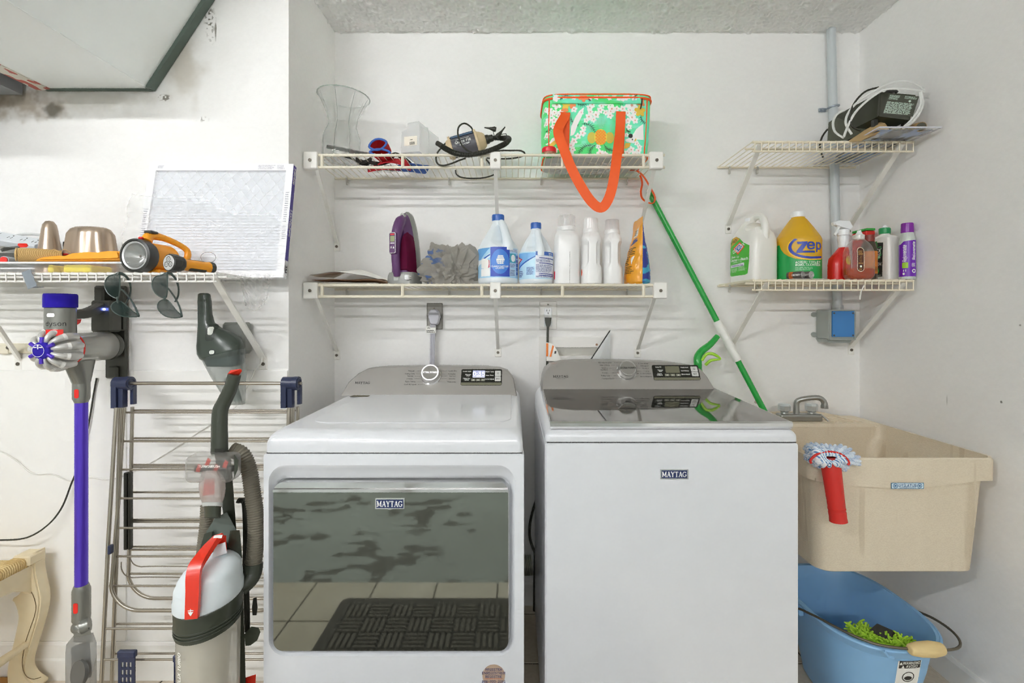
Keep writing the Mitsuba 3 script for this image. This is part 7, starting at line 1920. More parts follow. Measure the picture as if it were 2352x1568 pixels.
single('pry_tool', hull([qa(1020, 720, 1.47), qa(1060, 712, 1.47), qa(1140, 722, 1.47), qa(1110, 745, 1.46), qa(1030, 758, 1.46), qa(1080, 740, 1.49)]), col('#a8141a', 0.4), 'small red piece lying behind the orange tool', 'tool', smooth=False)

# lantern
mat('torch_orange', '#eb9a22', 0.38)
mat('torch_black', '#2c2d2a', 0.4)
mat('reflector', '#c4c6c6', 0.16, 1.0)
mat('torch_ring', '#d5d6d6', 0.25, 0.6)
def oriented(mesh, origin, axis):
    R = trimesh.geometry.align_vectors([0, 0, 1], axis); R[:3, 3] = origin
    mesh = mesh.copy(); mesh.apply_transform(R); return mesh
k = thing('lantern_flashlight', 'large orange and black lantern flashlight with a carry handle at the shelf front', 'flashlight')
lc = np.array([X(315, 1.375), 1.368, LD + .0485])
la = np.array([.12, 1, 0.0]); la /= np.linalg.norm(la)
def lan(prof, ring=False, n=36, cap=True): return oriented(lathe(prof, n, ring=ring, cap=cap), lc, la)
part(k, 'bezel', lan([(.039, .004), (.0425, -.004), (.0485, -.002), (.0485, .024), (.044, .034), (.036, .036), (.036, .020), (.039, .018)], True), 'm_torch_black', smooth=40, label='black lens bezel')
part(k, 'ring', lan([(.0405, -.0025), (.036, -.0005), (.0355, .003), (.040, .003)], True), 'm_torch_ring', smooth=40)
part(k, 'reflector', lan([(.036, .002), (.030, .010), (.020, .020), (.008, .028), (.003, .030)], cap=False), 'm_reflector', smooth=60)
part(k, 'bulb', lan([(0, .016), (.004, .018), (.004, .03), (0, .03)]), 'm_glass')
part(k, 'lens', lan([(0, .0012), (.0365, .0012), (.0365, .0018), (0, .0018)]), 'm_clear')
part(k, 'body', lan([(0, .034), (.040, .034), (.043, .040), (.043, .105), (.040, .112), (0, .112)]), 'm_torch_orange', smooth=40)
part(k, 'base', cbox(lc[0] - .025, lc[0] + .045, lc[1] + .03, lc[1] + .11, LD + .0005, LD + .012, .004), 'm_torch_orange', smooth=False)
hp = [lc + la * .036 + (0, 0, .046), lc + la * .050 + (0, 0, .064), lc + la * .085 + (.012, 0, .062), lc + la * .125 + (.028, 0, .046), lc + la * .142 + (.036, 0, .030), lc + la * .140 + (.034, 0, .005), lc + la * .120 + (.022, 0, -.01)]
part(k, 'handle', tube(hp, [.015, .013, .0095, .0085, .009, .010, .012], 14, smooth=6), 'm_torch_orange', smooth=50, label='orange carry handle')
part(k, 'switch', cbox(lc[0] - .004, lc[0] + .022, lc[1] + .034, lc[1] + .062, lc[2] + .069, lc[2] + .078, .003), 'm_torch_black', smooth=False)
part(k, 'button', cbox(lc[0] - .006, lc[0] + .006, lc[1] + .016, lc[1] + .030, lc[2] + .050, lc[2] + .056, .002), 'm_red_tip', smooth=False)
# small flashlight
k = thing('flashlight', 'small orange and black flashlight with three lamps beside the lantern', 'flashlight')
fa = np.array([X(389, 1.352), 1.352, LD + .0262]); fb_ = np.array([X(487, 1.475), 1.475, LD + .022])
fx_ = (fb_ - fa) / np.linalg.norm(fb_ - fa); FL = np.linalg.norm(fb_ - fa)
def fla(prof, n=32): return oriented(lathe(prof, n), fa, fx_)
n = 48; t = np.arange(n) * 2 * PI / n
def cog(z, r): return np.stack([r * (1 + .035 * (np.cos(10 * t) > 0)) * np.cos(t), r * (1 + .035 * (np.cos(10 * t) > 0)) * np.sin(t), np.full(n, z)], 1)
part(k, 'head', oriented(loft([cog(-.002, .0225), cog(0, .0245), cog(.018, .0250), cog(.022, .022), cog(.032, .0215), cog(.036, .019)]), fa, fx_), 'm_torch_black', smooth=False)
part(k, 'face', fla([(0, -.003), (.0205, -.003), (.0215, -.0022), (0, -.0022)]), 'm_torch_ring', smooth=30)
f1 = np.cross(fx_, [0, 0, 1]); f1 /= np.linalg.norm(f1); f2 = np.cross(f1, fx_)
for g in (90, 210, 330):
    o = fa - fx_ * .0032 + .0098 * (math.cos(math.radians(g)) * f1 + math.sin(math.radians(g)) * f2)
    lm = part(k, 'lamp', oriented(lathe([(0, .002), (.003, .0018), (.0072, -.0004), (.008, .0004), (.008, .0016), (0, .003)], 20), o, fx_), 'm_torch_black', smooth=50)
    part(lm, 'chip', oriented(lathe([(0, -.001), (.0026, -.001), (.0026, .001), (0, .001)], 12), o, fx_), 'm_reflector')
part(k, 'barrel', fla([(0, .030), (.0185, .030), (.0165, .045), (.0165, FL - .02), (.018, FL - .012), (0, FL - .012)]), 'm_torch_orange', smooth=40)
for g in (-35, 35, 180):
    g_ = math.radians(g - 90)
    pm = lambda q, off, g_=g_: np.array([fa + fx_ * u + (.0172) * (math.cos(g_ + v / .0165) * f1 + math.sin(g_ + v / .0165) * f2) for u, v in q[:, :2]])
    part(k, 'grip', wrap(flat(rrect(.050, FL - .026, -.006, .006, .005)), pm, 0, .004), 'm_torch_black', smooth=True)
part(k, 'tail', oriented(loft([cog(FL - .013, .017), cog(FL - .011, .0185), cog(FL, .0185), cog(FL + .003, .016)]), fa, fx_), 'm_torch_black', smooth=False)
part(k, 'key_ring', tube([fb_ + (-.006 + .0 * i, -.008, .020) + np.array([.019 * math.cos(i * PI / 12), 0.006 * math.cos(i * PI / 12), .013 + .016 * math.sin(i * PI / 12)]) for i in range(24)], .0009, 6, closed=True), 'm_chrome')

# two pairs of sunglasses hanging from the shelf lip
tinted('lens_dark', '#2f3f3c', 0.66, 0.08)
mat('frame_dark', '#3a4743', 0.2)
def qc(a, b, y): return P(60 + a / 3.92, 600 + b / 3.92, y)
def spectacles(label, up, low, t1, t2, br, yb):
    k = thing('sunglasses', label, 'sunglasses', None)
    for nm, o in (('lens', up), ('lens', low)):
        sp = spl([(a, b, 0) for a, b in o], 5, closed=True)
        cx0, cy0 = sp[:, 0].mean(), sp[:, 1].mean()
        pts = np.array([qc(a, b, yb + .012 * ((a - cx0) / 120) ** 2 + .010 * ((b - cy0) / 120) ** 2) for a, b, _ in sp])
        c = np.array(qc(cx0, cy0, yb - .006))
        mid = pts * .5 + c * .5
        v = np.vstack([pts, mid, [c]]); nn = len(pts); j = np.arange(nn)
        f = np.vstack([np.stack([j, (j + 1) % nn, nn + (j + 1) % nn], 1), np.stack([j, nn + (j + 1) % nn, nn + j], 1), np.stack([nn + j, nn + (j + 1) % nn, np.full(nn, 2 * nn)], 1)])
        front = tm(v, f)
        part(k, nm, front, 'm_lens_dark', smooth=60)
        part(k, 'rim', tube(pts, .0016, 6, closed=True), 'm_frame_dark')
    part(k, 'bridge', tube([qc(*br[0], yb), qc(*br[1], yb - .004), qc(*br[2], yb)], [.0035, .0022, .0035], 8, smooth=4), 'm_frame_dark')
    for tt in (t1, t2):
        ln = len(tt)
        part(k, 'temple', tube([qc(a, b, yb + .004 + .0 * i + y_) for i, (a, b, y_) in enumerate(tt)], np.interp(np.linspace(0, 1, ln), [0, .6, 1], [.0042, .0030, .0036]), 8, smooth=6, flat=.6), 'm_frame_dark', smooth=50)
    return k
spectacles('dark sunglasses hanging from the shelf lip, left of two pairs',
           [(790, 120), (835, 105), (845, 180), (838, 300), (815, 332), (750, 300), (712, 240), (715, 175), (745, 135)],
           [(800, 365), (850, 360), (900, 395), (960, 450), (1015, 492), (940, 500), (860, 492), (790, 455), (765, 405)],
           [(830, 105, -.002), (880, 120, .01), (925, 170, .03), (942, 250, .05), (925, 330, .06), (890, 395, .06)],
           [(1015, 492, 0), (985, 420, .02), (940, 340, .04), (885, 275, .05), (835, 238, .05)], ((825, 325), (822, 345), (830, 368)), 1.332)
spectacles('dark sunglasses hanging from the shelf lip, right of two pairs',
           [(1215, 125), (1265, 105), (1272, 180), (1268, 300), (1245, 332), (1180, 300), (1138, 240), (1138, 180), (1165, 140)],
           [(1215, 352), (1262, 345), (1300, 375), (1350, 440), (1400, 495), (1330, 508), (1250, 490), (1195, 440), (1185, 390)],
           [(1265, 105, -.002), (1310, 115, .01), (1355, 175, .03), (1374, 250, .05), (1365, 320, .06), (1340, 365, .06)],
           [(1402, 495, 0), (1385, 420, .02), (1345, 335, .04), (1280, 245, .05), (1220, 200, .05)], ((1252, 322), (1248, 338), (1255, 352)), 1.332)

# pleated air filter in torn film
k = thing('air_filter', 'white pleated furnace air filter in torn clear film leaning on the left wall', 'air filter')
mat('card_white', '#eeeef0', 0.55)
mat('pleat', '#f0f1f3', 0.8)
mat('filter_purple', '#3f2f86', 0.45)
fx0, fx1 = -1.243, -.752
FB, FT = np.array([0, 1.560, LD + .0008]), np.array([0, 1.6335, LD + .394])
fup = (FT - FB) / np.linalg.norm(FT - FB); FH = np.linalg.norm(FT - FB)
fin = np.array([0, fup[2], -fup[1]])                                # into the wall
def fp(x, h, d): return np.array([x, 0, 0]) + FB + fup * h + fin * d
def slab(x0, x1, h0, h1, d0, d1): return hull([fp(x, h, d) for x in (x0, x1) for h in (h0, h1) for d in (d0, d1)])
bw, DP = .024, .020
part(k, 'frame', slab(fx0, fx1, 0, bw, 0, DP), 'm_card_white', smooth=False)
part(k, 'frame', slab(fx0, fx1, FH - bw, FH, 0, DP), 'm_card_white', smooth=False)
part(k, 'frame', slab(fx0, fx0 + bw, bw, FH - bw, 0, DP), 'm_card_white', smooth=False)
part(k, 'frame', slab(fx1 - bw, fx1, bw, FH - bw, 0, DP), 'm_card_white', smooth=False)
sdm = part(k, 'side_print', hull([fp(fx1 + .0004, h, d) for h in (.06, FH - .004) for d in (.0, DP)] + [fp(fx1 + .0008, h, d) for h in (.06, FH - .004) for d in (.0, DP)]), 'm_filter_purple', smooth=False, label='purple printed edge')
smap = lambda q, off: np.array([fp(fx1 + .0012, u, v) for u, v in q[:, :2]])
part(sdm, 'lettering', wrap(cat(affin(put(text('Filtrete', .013, True, align='l'), s=(-1, 1, 1)), FH - .012, .005), affin(put(text('16x20x1', .012, True, align='l'), s=(-1, 1, 1)), FH - .16, .005), affin(put(text('MPR', .009, True, align='l'), s=(-1, 1, 1)), .17, .006)), smap, 0), 'm_print_white', smooth=False)
part(k, 'lettering', wrap(cat(affin(put(text('3M', .013, True, align='l'), s=(-1, 1, 1)), .045, .004)), lambda q, o: np.array([fp(fx1 + .0012, u, v) for u, v in q[:, :2]]), 0), 'm_ink', smooth=False)
npl = 34; hs = np.linspace(bw, FH - bw, npl * 2 + 1)
v = []; 
for i, h in enumerate(hs):
    d_ = .002 if i % 2 else .019
    v += [fp(fx0 + bw, h, d_), fp(fx1 - bw, h, d_)]
f = [(2 * i, 2 * i + 1, 2 * i + 3, 2 * i + 2) for i in range(len(hs) - 1)]
part(k, 'pleats', tm(v, np.array(f)), 'm_pleat', smooth=False, kind='stuff', label='white pleated filter paper')
net = []
sp_ = .034
w_, h_ = fx1 - fx0 - 2 * bw, FH - 2 * bw
reg = sbox(0, 0, w_, h_)
for i in range(-14, 20):
    for sg in (1, -1):
        ln = LineString([(i * sp_, 0 if sg > 0 else h_), (i * sp_ + h_ * .8, h_ if sg > 0 else 0)]).intersection(reg)
        if not ln.is_empty and ln.length > .01:
            (a0, b0), (a1, b1) = ln.coords[0], ln.coords[-1]
            net.append(rod(fp(fx0 + bw + a0, bw + b0, .0016), fp(fx0 + bw + a1, bw + b1, .0016), .0005, 4))
part(k, 'netting', cat(net), mat('net', '#e2e2e0', 0.5), smooth=False, kind='stuff', label='thin diagonal support netting')
fm_ = plane_map(fp(fx0, 0, 0), (1, 0, 0), fup)
W0 = fx1 - fx0
part(k, 'fine_print', wrap(cat(lines(W0 - .12, W0 - .06, FH - .020, FH - .004, 4, .35, .3, 201), lines(W0 - .055, W0 - .028, FH - .020, FH - .004, 4, .35, .2, 202), lines(W0 - .018, W0 - .006, .19, .30, 14, .4, .2, 203), lines(W0 - .018, W0 - .006, .13, .18, 7, .4, .2, 204), lines(.004, .018, .12, .24, 16, .4, .2, 205), lines(.03, .05, FH - .016, FH - .006, 3, .4, .2, 206)), fm_, .0006), col('#a6a7b2', 0.5), smooth=False)
# the film: crumpled sheet over the lower part, with a tail hanging off the shelf end
n_, m_ = 60, 34
U, V = np.meshgrid(np.linspace(0, 1, n_), np.linspace(0, 1, m_), indexing='ij')
q = np.stack([U * 4.2, V * 3.0, np.full_like(U, 2.0)], -1)
tw = np.abs(meshkit.fbm(q * 2.6, 3, 5) - .5) * 2
xx = fx0 - .035 + (W0 + .045) * U + .012 * (meshkit.noise(q * 2, 8) - .5)
hh_ = -.002 + V * (.285 - .11 * U + .03 * meshkit.noise(q[..., :1] * [[1, 0, 0]] * 3, 3)) 
dd_ = -.006 - .009 * tw - .010 * np.sin(PI * V)
pts = np.stack([fp(x, max(h, .001), d) for x, h, d in zip(xx.ravel(), hh_.ravel(), dd_.ravel())])
I, J = np.meshgrid(np.arange(n_ - 1), np.arange(m_ - 1), indexing='ij'); a = (I * m_ + J).ravel()
scene['m_wrap'] = {'type': 'blendbsdf', 'weight': 0.02, 'a': {'type': 'thindielectric', 'int_ior': 1.25}, 'b': {'type': 'ref', 'id': 'm_white_plastic'}}
part(k, 'film', tm(pts, np.stack([a, a + m_, a + m_ + 1, a + 1], 1)), 'm_wrap', smooth=True, label='crumpled clear plastic film')
tail = []
n_, m_ = 24, 26
U, V = np.meshgrid(np.linspace(0, 1, n_), np.linspace(0, 1, m_), indexing='ij')
q = np.stack([U * 5, V * 4, np.full_like(U, 7.0)], -1)
tw = (meshkit.fbm(q * 1.6, 3, 6) - .5)
px_ = 548 + 76 * U + V * (1 - 2 * U) * 14 + 6 * tw; py2 = 630 + V * (84 - 30 * np.abs(U - .45)) + 8 * tw
yy = 1.50 + .05 * tw * 1.6 + .02 * U
pts = np.stack([P(a_, b_, y_) for a_, b_, y_ in zip(px_.ravel(), py2.ravel(), yy.ravel())])
I, J = np.meshgrid(np.arange(n_ - 1), np.arange(m_ - 1), indexing='ij'); a = (I * m_ + J).ravel()
part(k, 'film', tm(pts, np.stack([a, a + m_, a + m_ + 1, a + 1], 1)), 'm_wrap', smooth=True, label='tail of clear film hanging off the shelf')

# ------------------------------------------------------------------ cordless stick vacuum in its wall dock
mat('vac_grey', '#83847e', 0.3, 0.45)
mat('vac_dark', '#3d3e37', 0.35, 0.2)
mat('vac_silver', '#c9c8c4', 0.32, 0.35)
mat('vac_purple', '#5b41c8', 0.22, 0.5)
tinted('vac_purple_clear', '#4434c8', 0.80, 0.1)
tinted('vac_bin', '#d5d6d0', 0.50, 0.1)
mat('vac_red', '#e0241c', 0.35)
k = thing('stick_vacuum', 'purple and grey cordless stick vacuum hanging in its wall dock under the shelf', 'vacuum cleaner')
vx = -1.362
c1 = (vx, 1.438, 0)
z_ = lambda py, y: Z(py, y)
zt, zm_, zb_ = Z(674, 1.42), Z(706, 1.42), Z(764, 1.42)
part(k, 'filter_cap', lathe([(0, zm_), (.0385, zm_), (.0395, zm_ + .003), (.0395, zt - .004), (.037, zt), (0, zt)], 40, c1), 'm_vac_purple_clear', smooth=30, label='translucent purple filter cap')
n = 60; t = np.arange(n) * 2 * PI / n
part(k, 'filter', loft([np.stack([vx + .034 * (1 + .03 * (-1) ** np.arange(n)) * np.cos(t), 1.438 + .034 * (1 + .03 * (-1) ** np.arange(n)) * np.sin(t), np.full(n, z)], 1) for z in (zm_ + .003, zt - .006)]), col('#3a2a9c', 0.4), smooth=False)
mb = part(k, 'motor_body', lathe([(0, zb_ - .02), (.037, zb_ - .02), (.0365, zm_ - .002), (.034, zm_ + .001), (0, zm_ + .001)], 40, c1), 'm_vac_grey', smooth=30)
vm = cyl_map((vx, 1.438), .0367, 0, 33)
part(mb, 'lettering', wrap(text('dyson', .013, False, (-.006, Z(743, 1.41))), vm, .0006), 'm_ink', smooth=False)
part(mb, 'button', wrap(flat(rrect(-.026, -.006, Z(728, 1.41), Z(719, 1.41), .004)), vm, .0012, .004), 'm_print_white', smooth=True)
part(mb, 'latch', hull(vm(np.array([(a, b, 0) for a in (-.026, -.008, .012) for b in (Z(771, 1.40), Z(757, 1.40))]), .004).tolist() + vm(np.array([(a, b, 0) for a in (-.026, .012) for b in (Z(773, 1.40), Z(756, 1.40))]), -.004).tolist()), 'm_vac_red', smooth=False, label='red release latch')
ca = np.array([vx, 0, 1.150])
def vy(prof, n=36, ring=False):                      # lathe about an axis along +y through the bin
    m = lathe(prof, n, ring=ring); v = np.array(m.vertices)
    return tm(np.stack([ca[0] + v[:, 0], v[:, 2], ca[2] + v[:, 1]], 1), m.faces[:, ::-1])
part(k, 'bin', vy([(0, 1.468), (.0455, 1.468), (.0465, 1.475), (.0465, 1.598), (0, 1.598)]), 'm_vac_bin', smooth=30, label='clear dust bin')
part(k, 'shroud', vy([(0, 1.47), (.030, 1.47), (.034, 1.54), (.034, 1.585), (0, 1.585)]), 'm_vac_silver', smooth=30)
part(k, 'bin_lid', vy([(0, 1.598), (.048, 1.598), (.048, 1.612), (.043, 1.622), (0, 1.622)]), 'm_vac_dark', smooth=30)
part(k, 'ring', vy([(.0455, 1.462), (.0495, 1.462), (.0495, 1.467), (.0455, 1.467)], ring=True), 'm_vac_red', smooth=30)
part(k, 'cyclone_core', vy([(0, 1.388), (.026, 1.390), (.044, 1.420), (.052, 1.446), (.0475, 1.466), (0, 1.466)]), 'm_vac_silver', smooth=40)
for i in range(11):
    g = i * 2 * PI / 11 + .2
    d = np.array([math.cos(g), 0, math.sin(g)])
    pts = [ca + d * .020 + (0, 1.387, 0), ca + d * .036 + (0, 1.388, 0), ca + d * .050 + (0, 1.402, 0), ca + d * .0555 + (0, 1.424, 0), ca + d * .052 + (0, 1.448, 0)]
    part(k, 'cyclone', tube(pts, [.0045, .0068, .0095, .0115, .0115], 12, smooth=4), 'm_vac_silver', smooth=60)
    part(k, 'cyclone_top', tube([ca + d * .047 + (0, 1.398, 0), ca + d * .0555 + (0, 1.412, 0)], [.0088, .0108], 14), mat('vac_white', '#e4e3df', 0.3) if 'm_vac_white' not in scene else 'm_vac_white', smooth=40)
dk = part(k, 'centre_cap', vy([(0, 1.372), (.020, 1.374), (.0245, 1.378), (.0245, 1.390), (0, 1.390)]), 'm_vac_purple_clear', smooth=40, label='purple centre cap')
for i in range(6):
    g = i * PI / 3 + .5
    d = np.array([math.cos(g), 0, math.sin(g)])
    part(dk, 'lobe', tube([ca + d * .021 + (0, 1.379, 0), ca + d * .038 + (0, 1.381, 0)], [.0045, .0055], 10), 'm_vac_purple', smooth=60)
pm = plane_map(ca + (0, 1.372, 0), (1, 0, 0), (0, 0, 1))
part(dk, 'symbol', wrap(cat(flat(sbox(-.013, .008, -.003, .011)), flat(sbox(.003, .008, .013, .011)), flat(Polygon([(-.0015, .004), (.0015, .004), (.0015, .014), (.004, .014), (0, .018), (-.004, .014), (-.0015, .014)])), flat(Point(0, 0).buffer(.018).difference(Point(0, 0).buffer(.0168)))), pm, .003), 'm_print_white', smooth=False)
# neck, wand, lower head
zn0, zn1 = Z(924, 1.507), Z(838, 1.507)
part(k, 'neck', hull(np.vstack([se(vx, 1.507, zn1, .0225, .0225, 2, 24), se(vx, 1.507, Z(880, 1.507), .0225, .0225, 2, 24), se(vx, 1.50, 1.150 - .040, .028, .05, 2, 24)])), 'm_vac_grey', smooth=30)
part(k, 'collar', lathe([(0, zn0), (.017, zn0), (.0225, zn0 + .014), (.0225, zn1), (0, zn1)], 30, (vx, 1.507, 0)), 'm_vac_grey', smooth=30)
nm_ = cyl_map((vx, 1.507), .0226, 0, 30)
part(k, 'button', wrap(flat(rrect(-.013, -.001, Z(914, 1.49), Z(893, 1.49), .0055)), nm_, .001, .003), 'm_vac_red', smooth=True)
zw0 = Z(1342, 1.507)
part(k, 'wand', cyl((vx, 1.507, zw0), (vx, 1.507, zn0 + .004), .0168, 36), 'm_vac_purple', smooth=40, label='purple metal wand')
zl0 = Z(1425, 1.507)
part(k, 'collar', lathe([(0, zl0 - .008), (.016, zl0 - .008), (.0235, zl0 + .006), (.0235, zw0 - .016), (.0185, zw0), (0, zw0)], 30, (vx, 1.507, 0)), 'm_vac_grey', smooth=30)
part(k, 'button', wrap(flat(rrect(-.016, -.003, Z(1406, 1.49), Z(1382, 1.49), .0055)), cyl_map((vx, 1.507), .0236, 0, 30), .001, .003), 'm_vac_red', smooth=True)
j = np.array([vx, 1.505, Z(1438, 1.505)])
part(k, 'joint', put(trimesh.creation.icosphere(3, .021), j + (-.004, 0, 0)), 'm_vac_grey', smooth=60)
part(k, 'pivot', cyl(j + (.012, -.012, .006), j + (.030, -.002, .010), .021, 28), 'm_vac_grey', smooth=30)
for r_ in (.017, .012, .007):
    part(k, 'pivot_ring', tube([j + (.030, -.004, .010) * np.array([.5, 2.8, 1]) + r_ * np.array([.45 * math.cos(a), -.1 * math.cos(a) , math.sin(a)]) + (-.006, -.006, 0) for a in np.arange(24) * PI / 12], .0012, 6, closed=True), 'm_vac_silver')
part(k, 'head_neck', hull([P(a, b, y) for a, b, y in ((170, 1442, 1.49), (206, 1440, 1.49), (168, 1475, 1.485), (214, 1470, 1.485), (172, 1442, 1.53), (206, 1442, 1.53), (170, 1475, 1.54), (214, 1475, 1.54))]), 'm_vac_grey', smooth=30)
part(k, 'head', hull([P(a, b, y) for a, b, y in ((168, 1460, 1.49), (214, 1452, 1.49), (152, 1480, 1.48), (150, 1500, 1.46), (222, 1475, 1.47), (150, 1568, 1.44), (222, 1500, 1.46), (205, 1575, 1.44), (170, 1590, 1.44), (175, 1470, 1.56), (215, 1470, 1.56), (170, 1600, 1.57), (222, 1590, 1.57))]), tinted('vac_head', '#b5b6b4', 0.45, 0.12), smooth=40, label='clear grey brush head')
part(k, 'brush', tube([P(185, 1480, 1.52), P(188, 1560, 1.50)], [.022, .024], 18), 'm_vac_dark', smooth=40)
oc = P(187, 1545, 1.425)
part(k, 'end_plate', put(lathe([(0, -.003), (.030, -.003), (.034, .002), (.034, .010), (0, .010)], 32), oc, rx=74, ry=0, rz=-28, s=(1.2, 1, 1)), col('#5d5e5c', 0.35, 0.2), smooth=40, label='round grey end plate')
# handle and dock
part(k, 'handle', sweep([(-.014, -.015), (.010, -.016), (.014, -.008), (.014, .008), (.010, .016), (-.014, .015)], spl([(vx, 1.47, Z(722, 1.48)), (vx, 1.52, Z(719, 1.52)), (vx, 1.575, Z(705, 1.585)), (vx, 1.60, Z(700, 1.60))], 5)), 'm_vac_dark', smooth=40)
part(k, 'trigger', hull([(vx + dx, y, z) for dx in (-.007, .007) for y, z in ((1.478, Z(735, 1.48)), (1.50, Z(733, 1.50)), (1.482, Z(747, 1.48)), (1.496, Z(741, 1.50)))]), 'm_vac_red', smooth=False, label='red trigger')
part(k, 'battery', cbox(vx - .034, vx + .036, 1.575, 1.622, Z(762, 1.60), Z(690, 1.60), .006), 'm_vac_dark', smooth=False)
part(k, 'light', put(trimesh.creation.icosphere(2, .0042), (X(241, 1.573) , 1.570, Z(710, 1.573))), 'm_lit_white', smooth=60, emitter=glow(22, (.16, .22, 1.0)), label='glowing blue light')
d = thing('wall_dock', 'dark plastic wall dock behind the stick vacuum', 'dock')
part(d, 'back_plate', cbox(vx - .040, vx + .034, 1.638, WALL_L - .007, Z(868, 1.65), Z(657, 1.65), .005), 'm_vac_dark', smooth=False)
part(d, 'cradle', cbox(vx - .046, vx - .012, 1.600, 1.638, Z(760, 1.61), Z(656, 1.61), .006), 'm_vac_dark', smooth=False)
part(d, 'cradle', cbox(vx + .010, vx + .040, 1.626, 1.638, Z(760, 1.61), Z(664, 1.61), .005), 'm_vac_dark', smooth=False)
part(d, 'pocket', cbox(vx - .020, vx + .014, 1.624, 1.638, Z(868, 1.64), Z(840, 1.64), .005), 'm_vac_dark', smooth=False)
part(d, 'cord', tube([P(222, 868, 1.645), P(215, 905, 1.645), P(208, 950, 1.643), P(196, 1010, 1.642), P(180, 1070, 1.640), P(164, 1110, 1.636), P(142, 1165, 1.625), P(110, 1205, 1.61), P(62, 1234, 1.60), P(0, 1240, 1.59), P(-60, 1236, 1.59)], .0026, 8, smooth=8), 'm_black_rubber', smooth=50, label='thin dark cord running down and off to the left')

# ------------------------------------------------------------------ hand vacuum on the wall
mat('hv_dark', '#39423b', 0.25)
tinted('hv_clear', '#8f9a94', 0.30, 0.08)
k = thing('hand_vacuum', 'dark green grey cordless hand vacuum with a clear dust bowl hanging on the left wall', 'vacuum cleaner')
def hring(px, py, w, d, y, ex=2.6, tilt=0.0, n=32):
    s = y / F
    a = np.arange(n) * 2 * PI / n
    c, sn = np.cos(a), np.sin(a)
    u = w * s * np.sign(c) * np.abs(c) ** (2 / ex); v = d * np.sign(sn) * np.abs(sn) ** (2 / ex)
    p = P(px, py, y)
    return np.stack([p[0] + u, np.full(n, y) + v, p[2] + u * tilt], 1)
rings = [hring(469, 673, 8, .010, 1.55), hring(469, 676, 12, .014, 1.55), hring(470, 692, 13.5, .016, 1.55), hring(471, 720, 14, .017, 1.55), hring(474, 742, 16, .020, 1.55, tilt=.1), hring(482, 762, 25, .026, 1.55, tilt=.35), hring(494, 780, 38, .034, 1.55, tilt=.42), hring(504, 795, 46, .040, 1.55, tilt=.40), hring(511, 810, 46, .043, 1.55, tilt=.3), hring(515, 820, 43, .043, 1.55, tilt=.18)]
hb = loft(rings)
part(k, 'body', hb, 'm_hv_dark', smooth=50)
part(k, 'filter_frame', loft([hring(515, 820, 41, .040, 1.55, tilt=.18), hring(518, 836, 38, .038, 1.55, tilt=.12), hring(519, 840, 30, .03, 1.55)]), col('#3f4a4a', 0.4), smooth=50)
part(k, 'bowl', loft([hring(514, 812, 45, .044, 1.55, tilt=.25), hring(517, 830, 42, .043, 1.55, tilt=.12), hring(525, 862, 36, .038, 1.55), hring(533, 890, 28, .030, 1.55), hring(541, 917, 20, .022, 1.55), hring(544, 928, 17, .016, 1.55)]), 'm_hv_clear', smooth=50, label='clear dust bowl')
part(k, 'intake', loft([hring(528, 868, 12, .012, 1.545), hring(541, 920, 14, .012, 1.545)]), col('#7f8580', 0.4), smooth=50)
hf = lambda pts: flat(pts)
def hd_(name, cpx, cpy, w, h, r, color, off): return part(k, name, drape(flat(rrect(-w / 2, w / 2, -h / 2, h / 2, r)), hb, P(cpx, cpy, 1.50), (1, 0, .12), (-.12, 0, 1), off, .006), col(color, 0.3), smooth=True)
hd_('switch_plate', 472, 764, .030, .052, .008, '#2c332e', .0006)
hd_('switch', 472, 760, .017, .026, .006, '#c9cdc6', .0014)
hd_('button', 483, 809, .022, .017, .007, '#23292a', .0006)
hd_('button', 483, 809, .017, .012, .005, '#d0d4cd', .0014)
mt = thing('vacuum_mount', 'grey wall mount behind the hand vacuum', 'wall mount')
part(mt, 'plate', cbox(X(520, 1.63), X(572, 1.63), 1.600, WALL_L - .004, Z(812, 1.63), Z(740, 1.63), .008), col('#777a74', 0.4), smooth=False)
single('white_cord', tube([P(603, 812, 1.645), P(599, 835, 1.64), P(585, 850, 1.635), P(570, 885, 1.63), P(555, 910, 1.63), P(540, 935, 1.635), P(495, 967, 1.645), P(455, 993, 1.647), P(400, 1030, 1.648), P(350, 1060, 1.648), P(300, 1085, 1.647), P(252, 1101, 1.646), P(206, 1097, 1.646), P(160, 1104, 1.646), P(120, 1089, 1.646), P(75, 1087, 1.646), P(38, 1058, 1.646), P(0, 1036, 1.646), P(-80, 1010, 1.646)], .0020, 7, smooth=6), col('#d9d8d2', 0.5), 'thin white cord looping down from the hand vacuum across the left wall', 'cord', smooth=50)

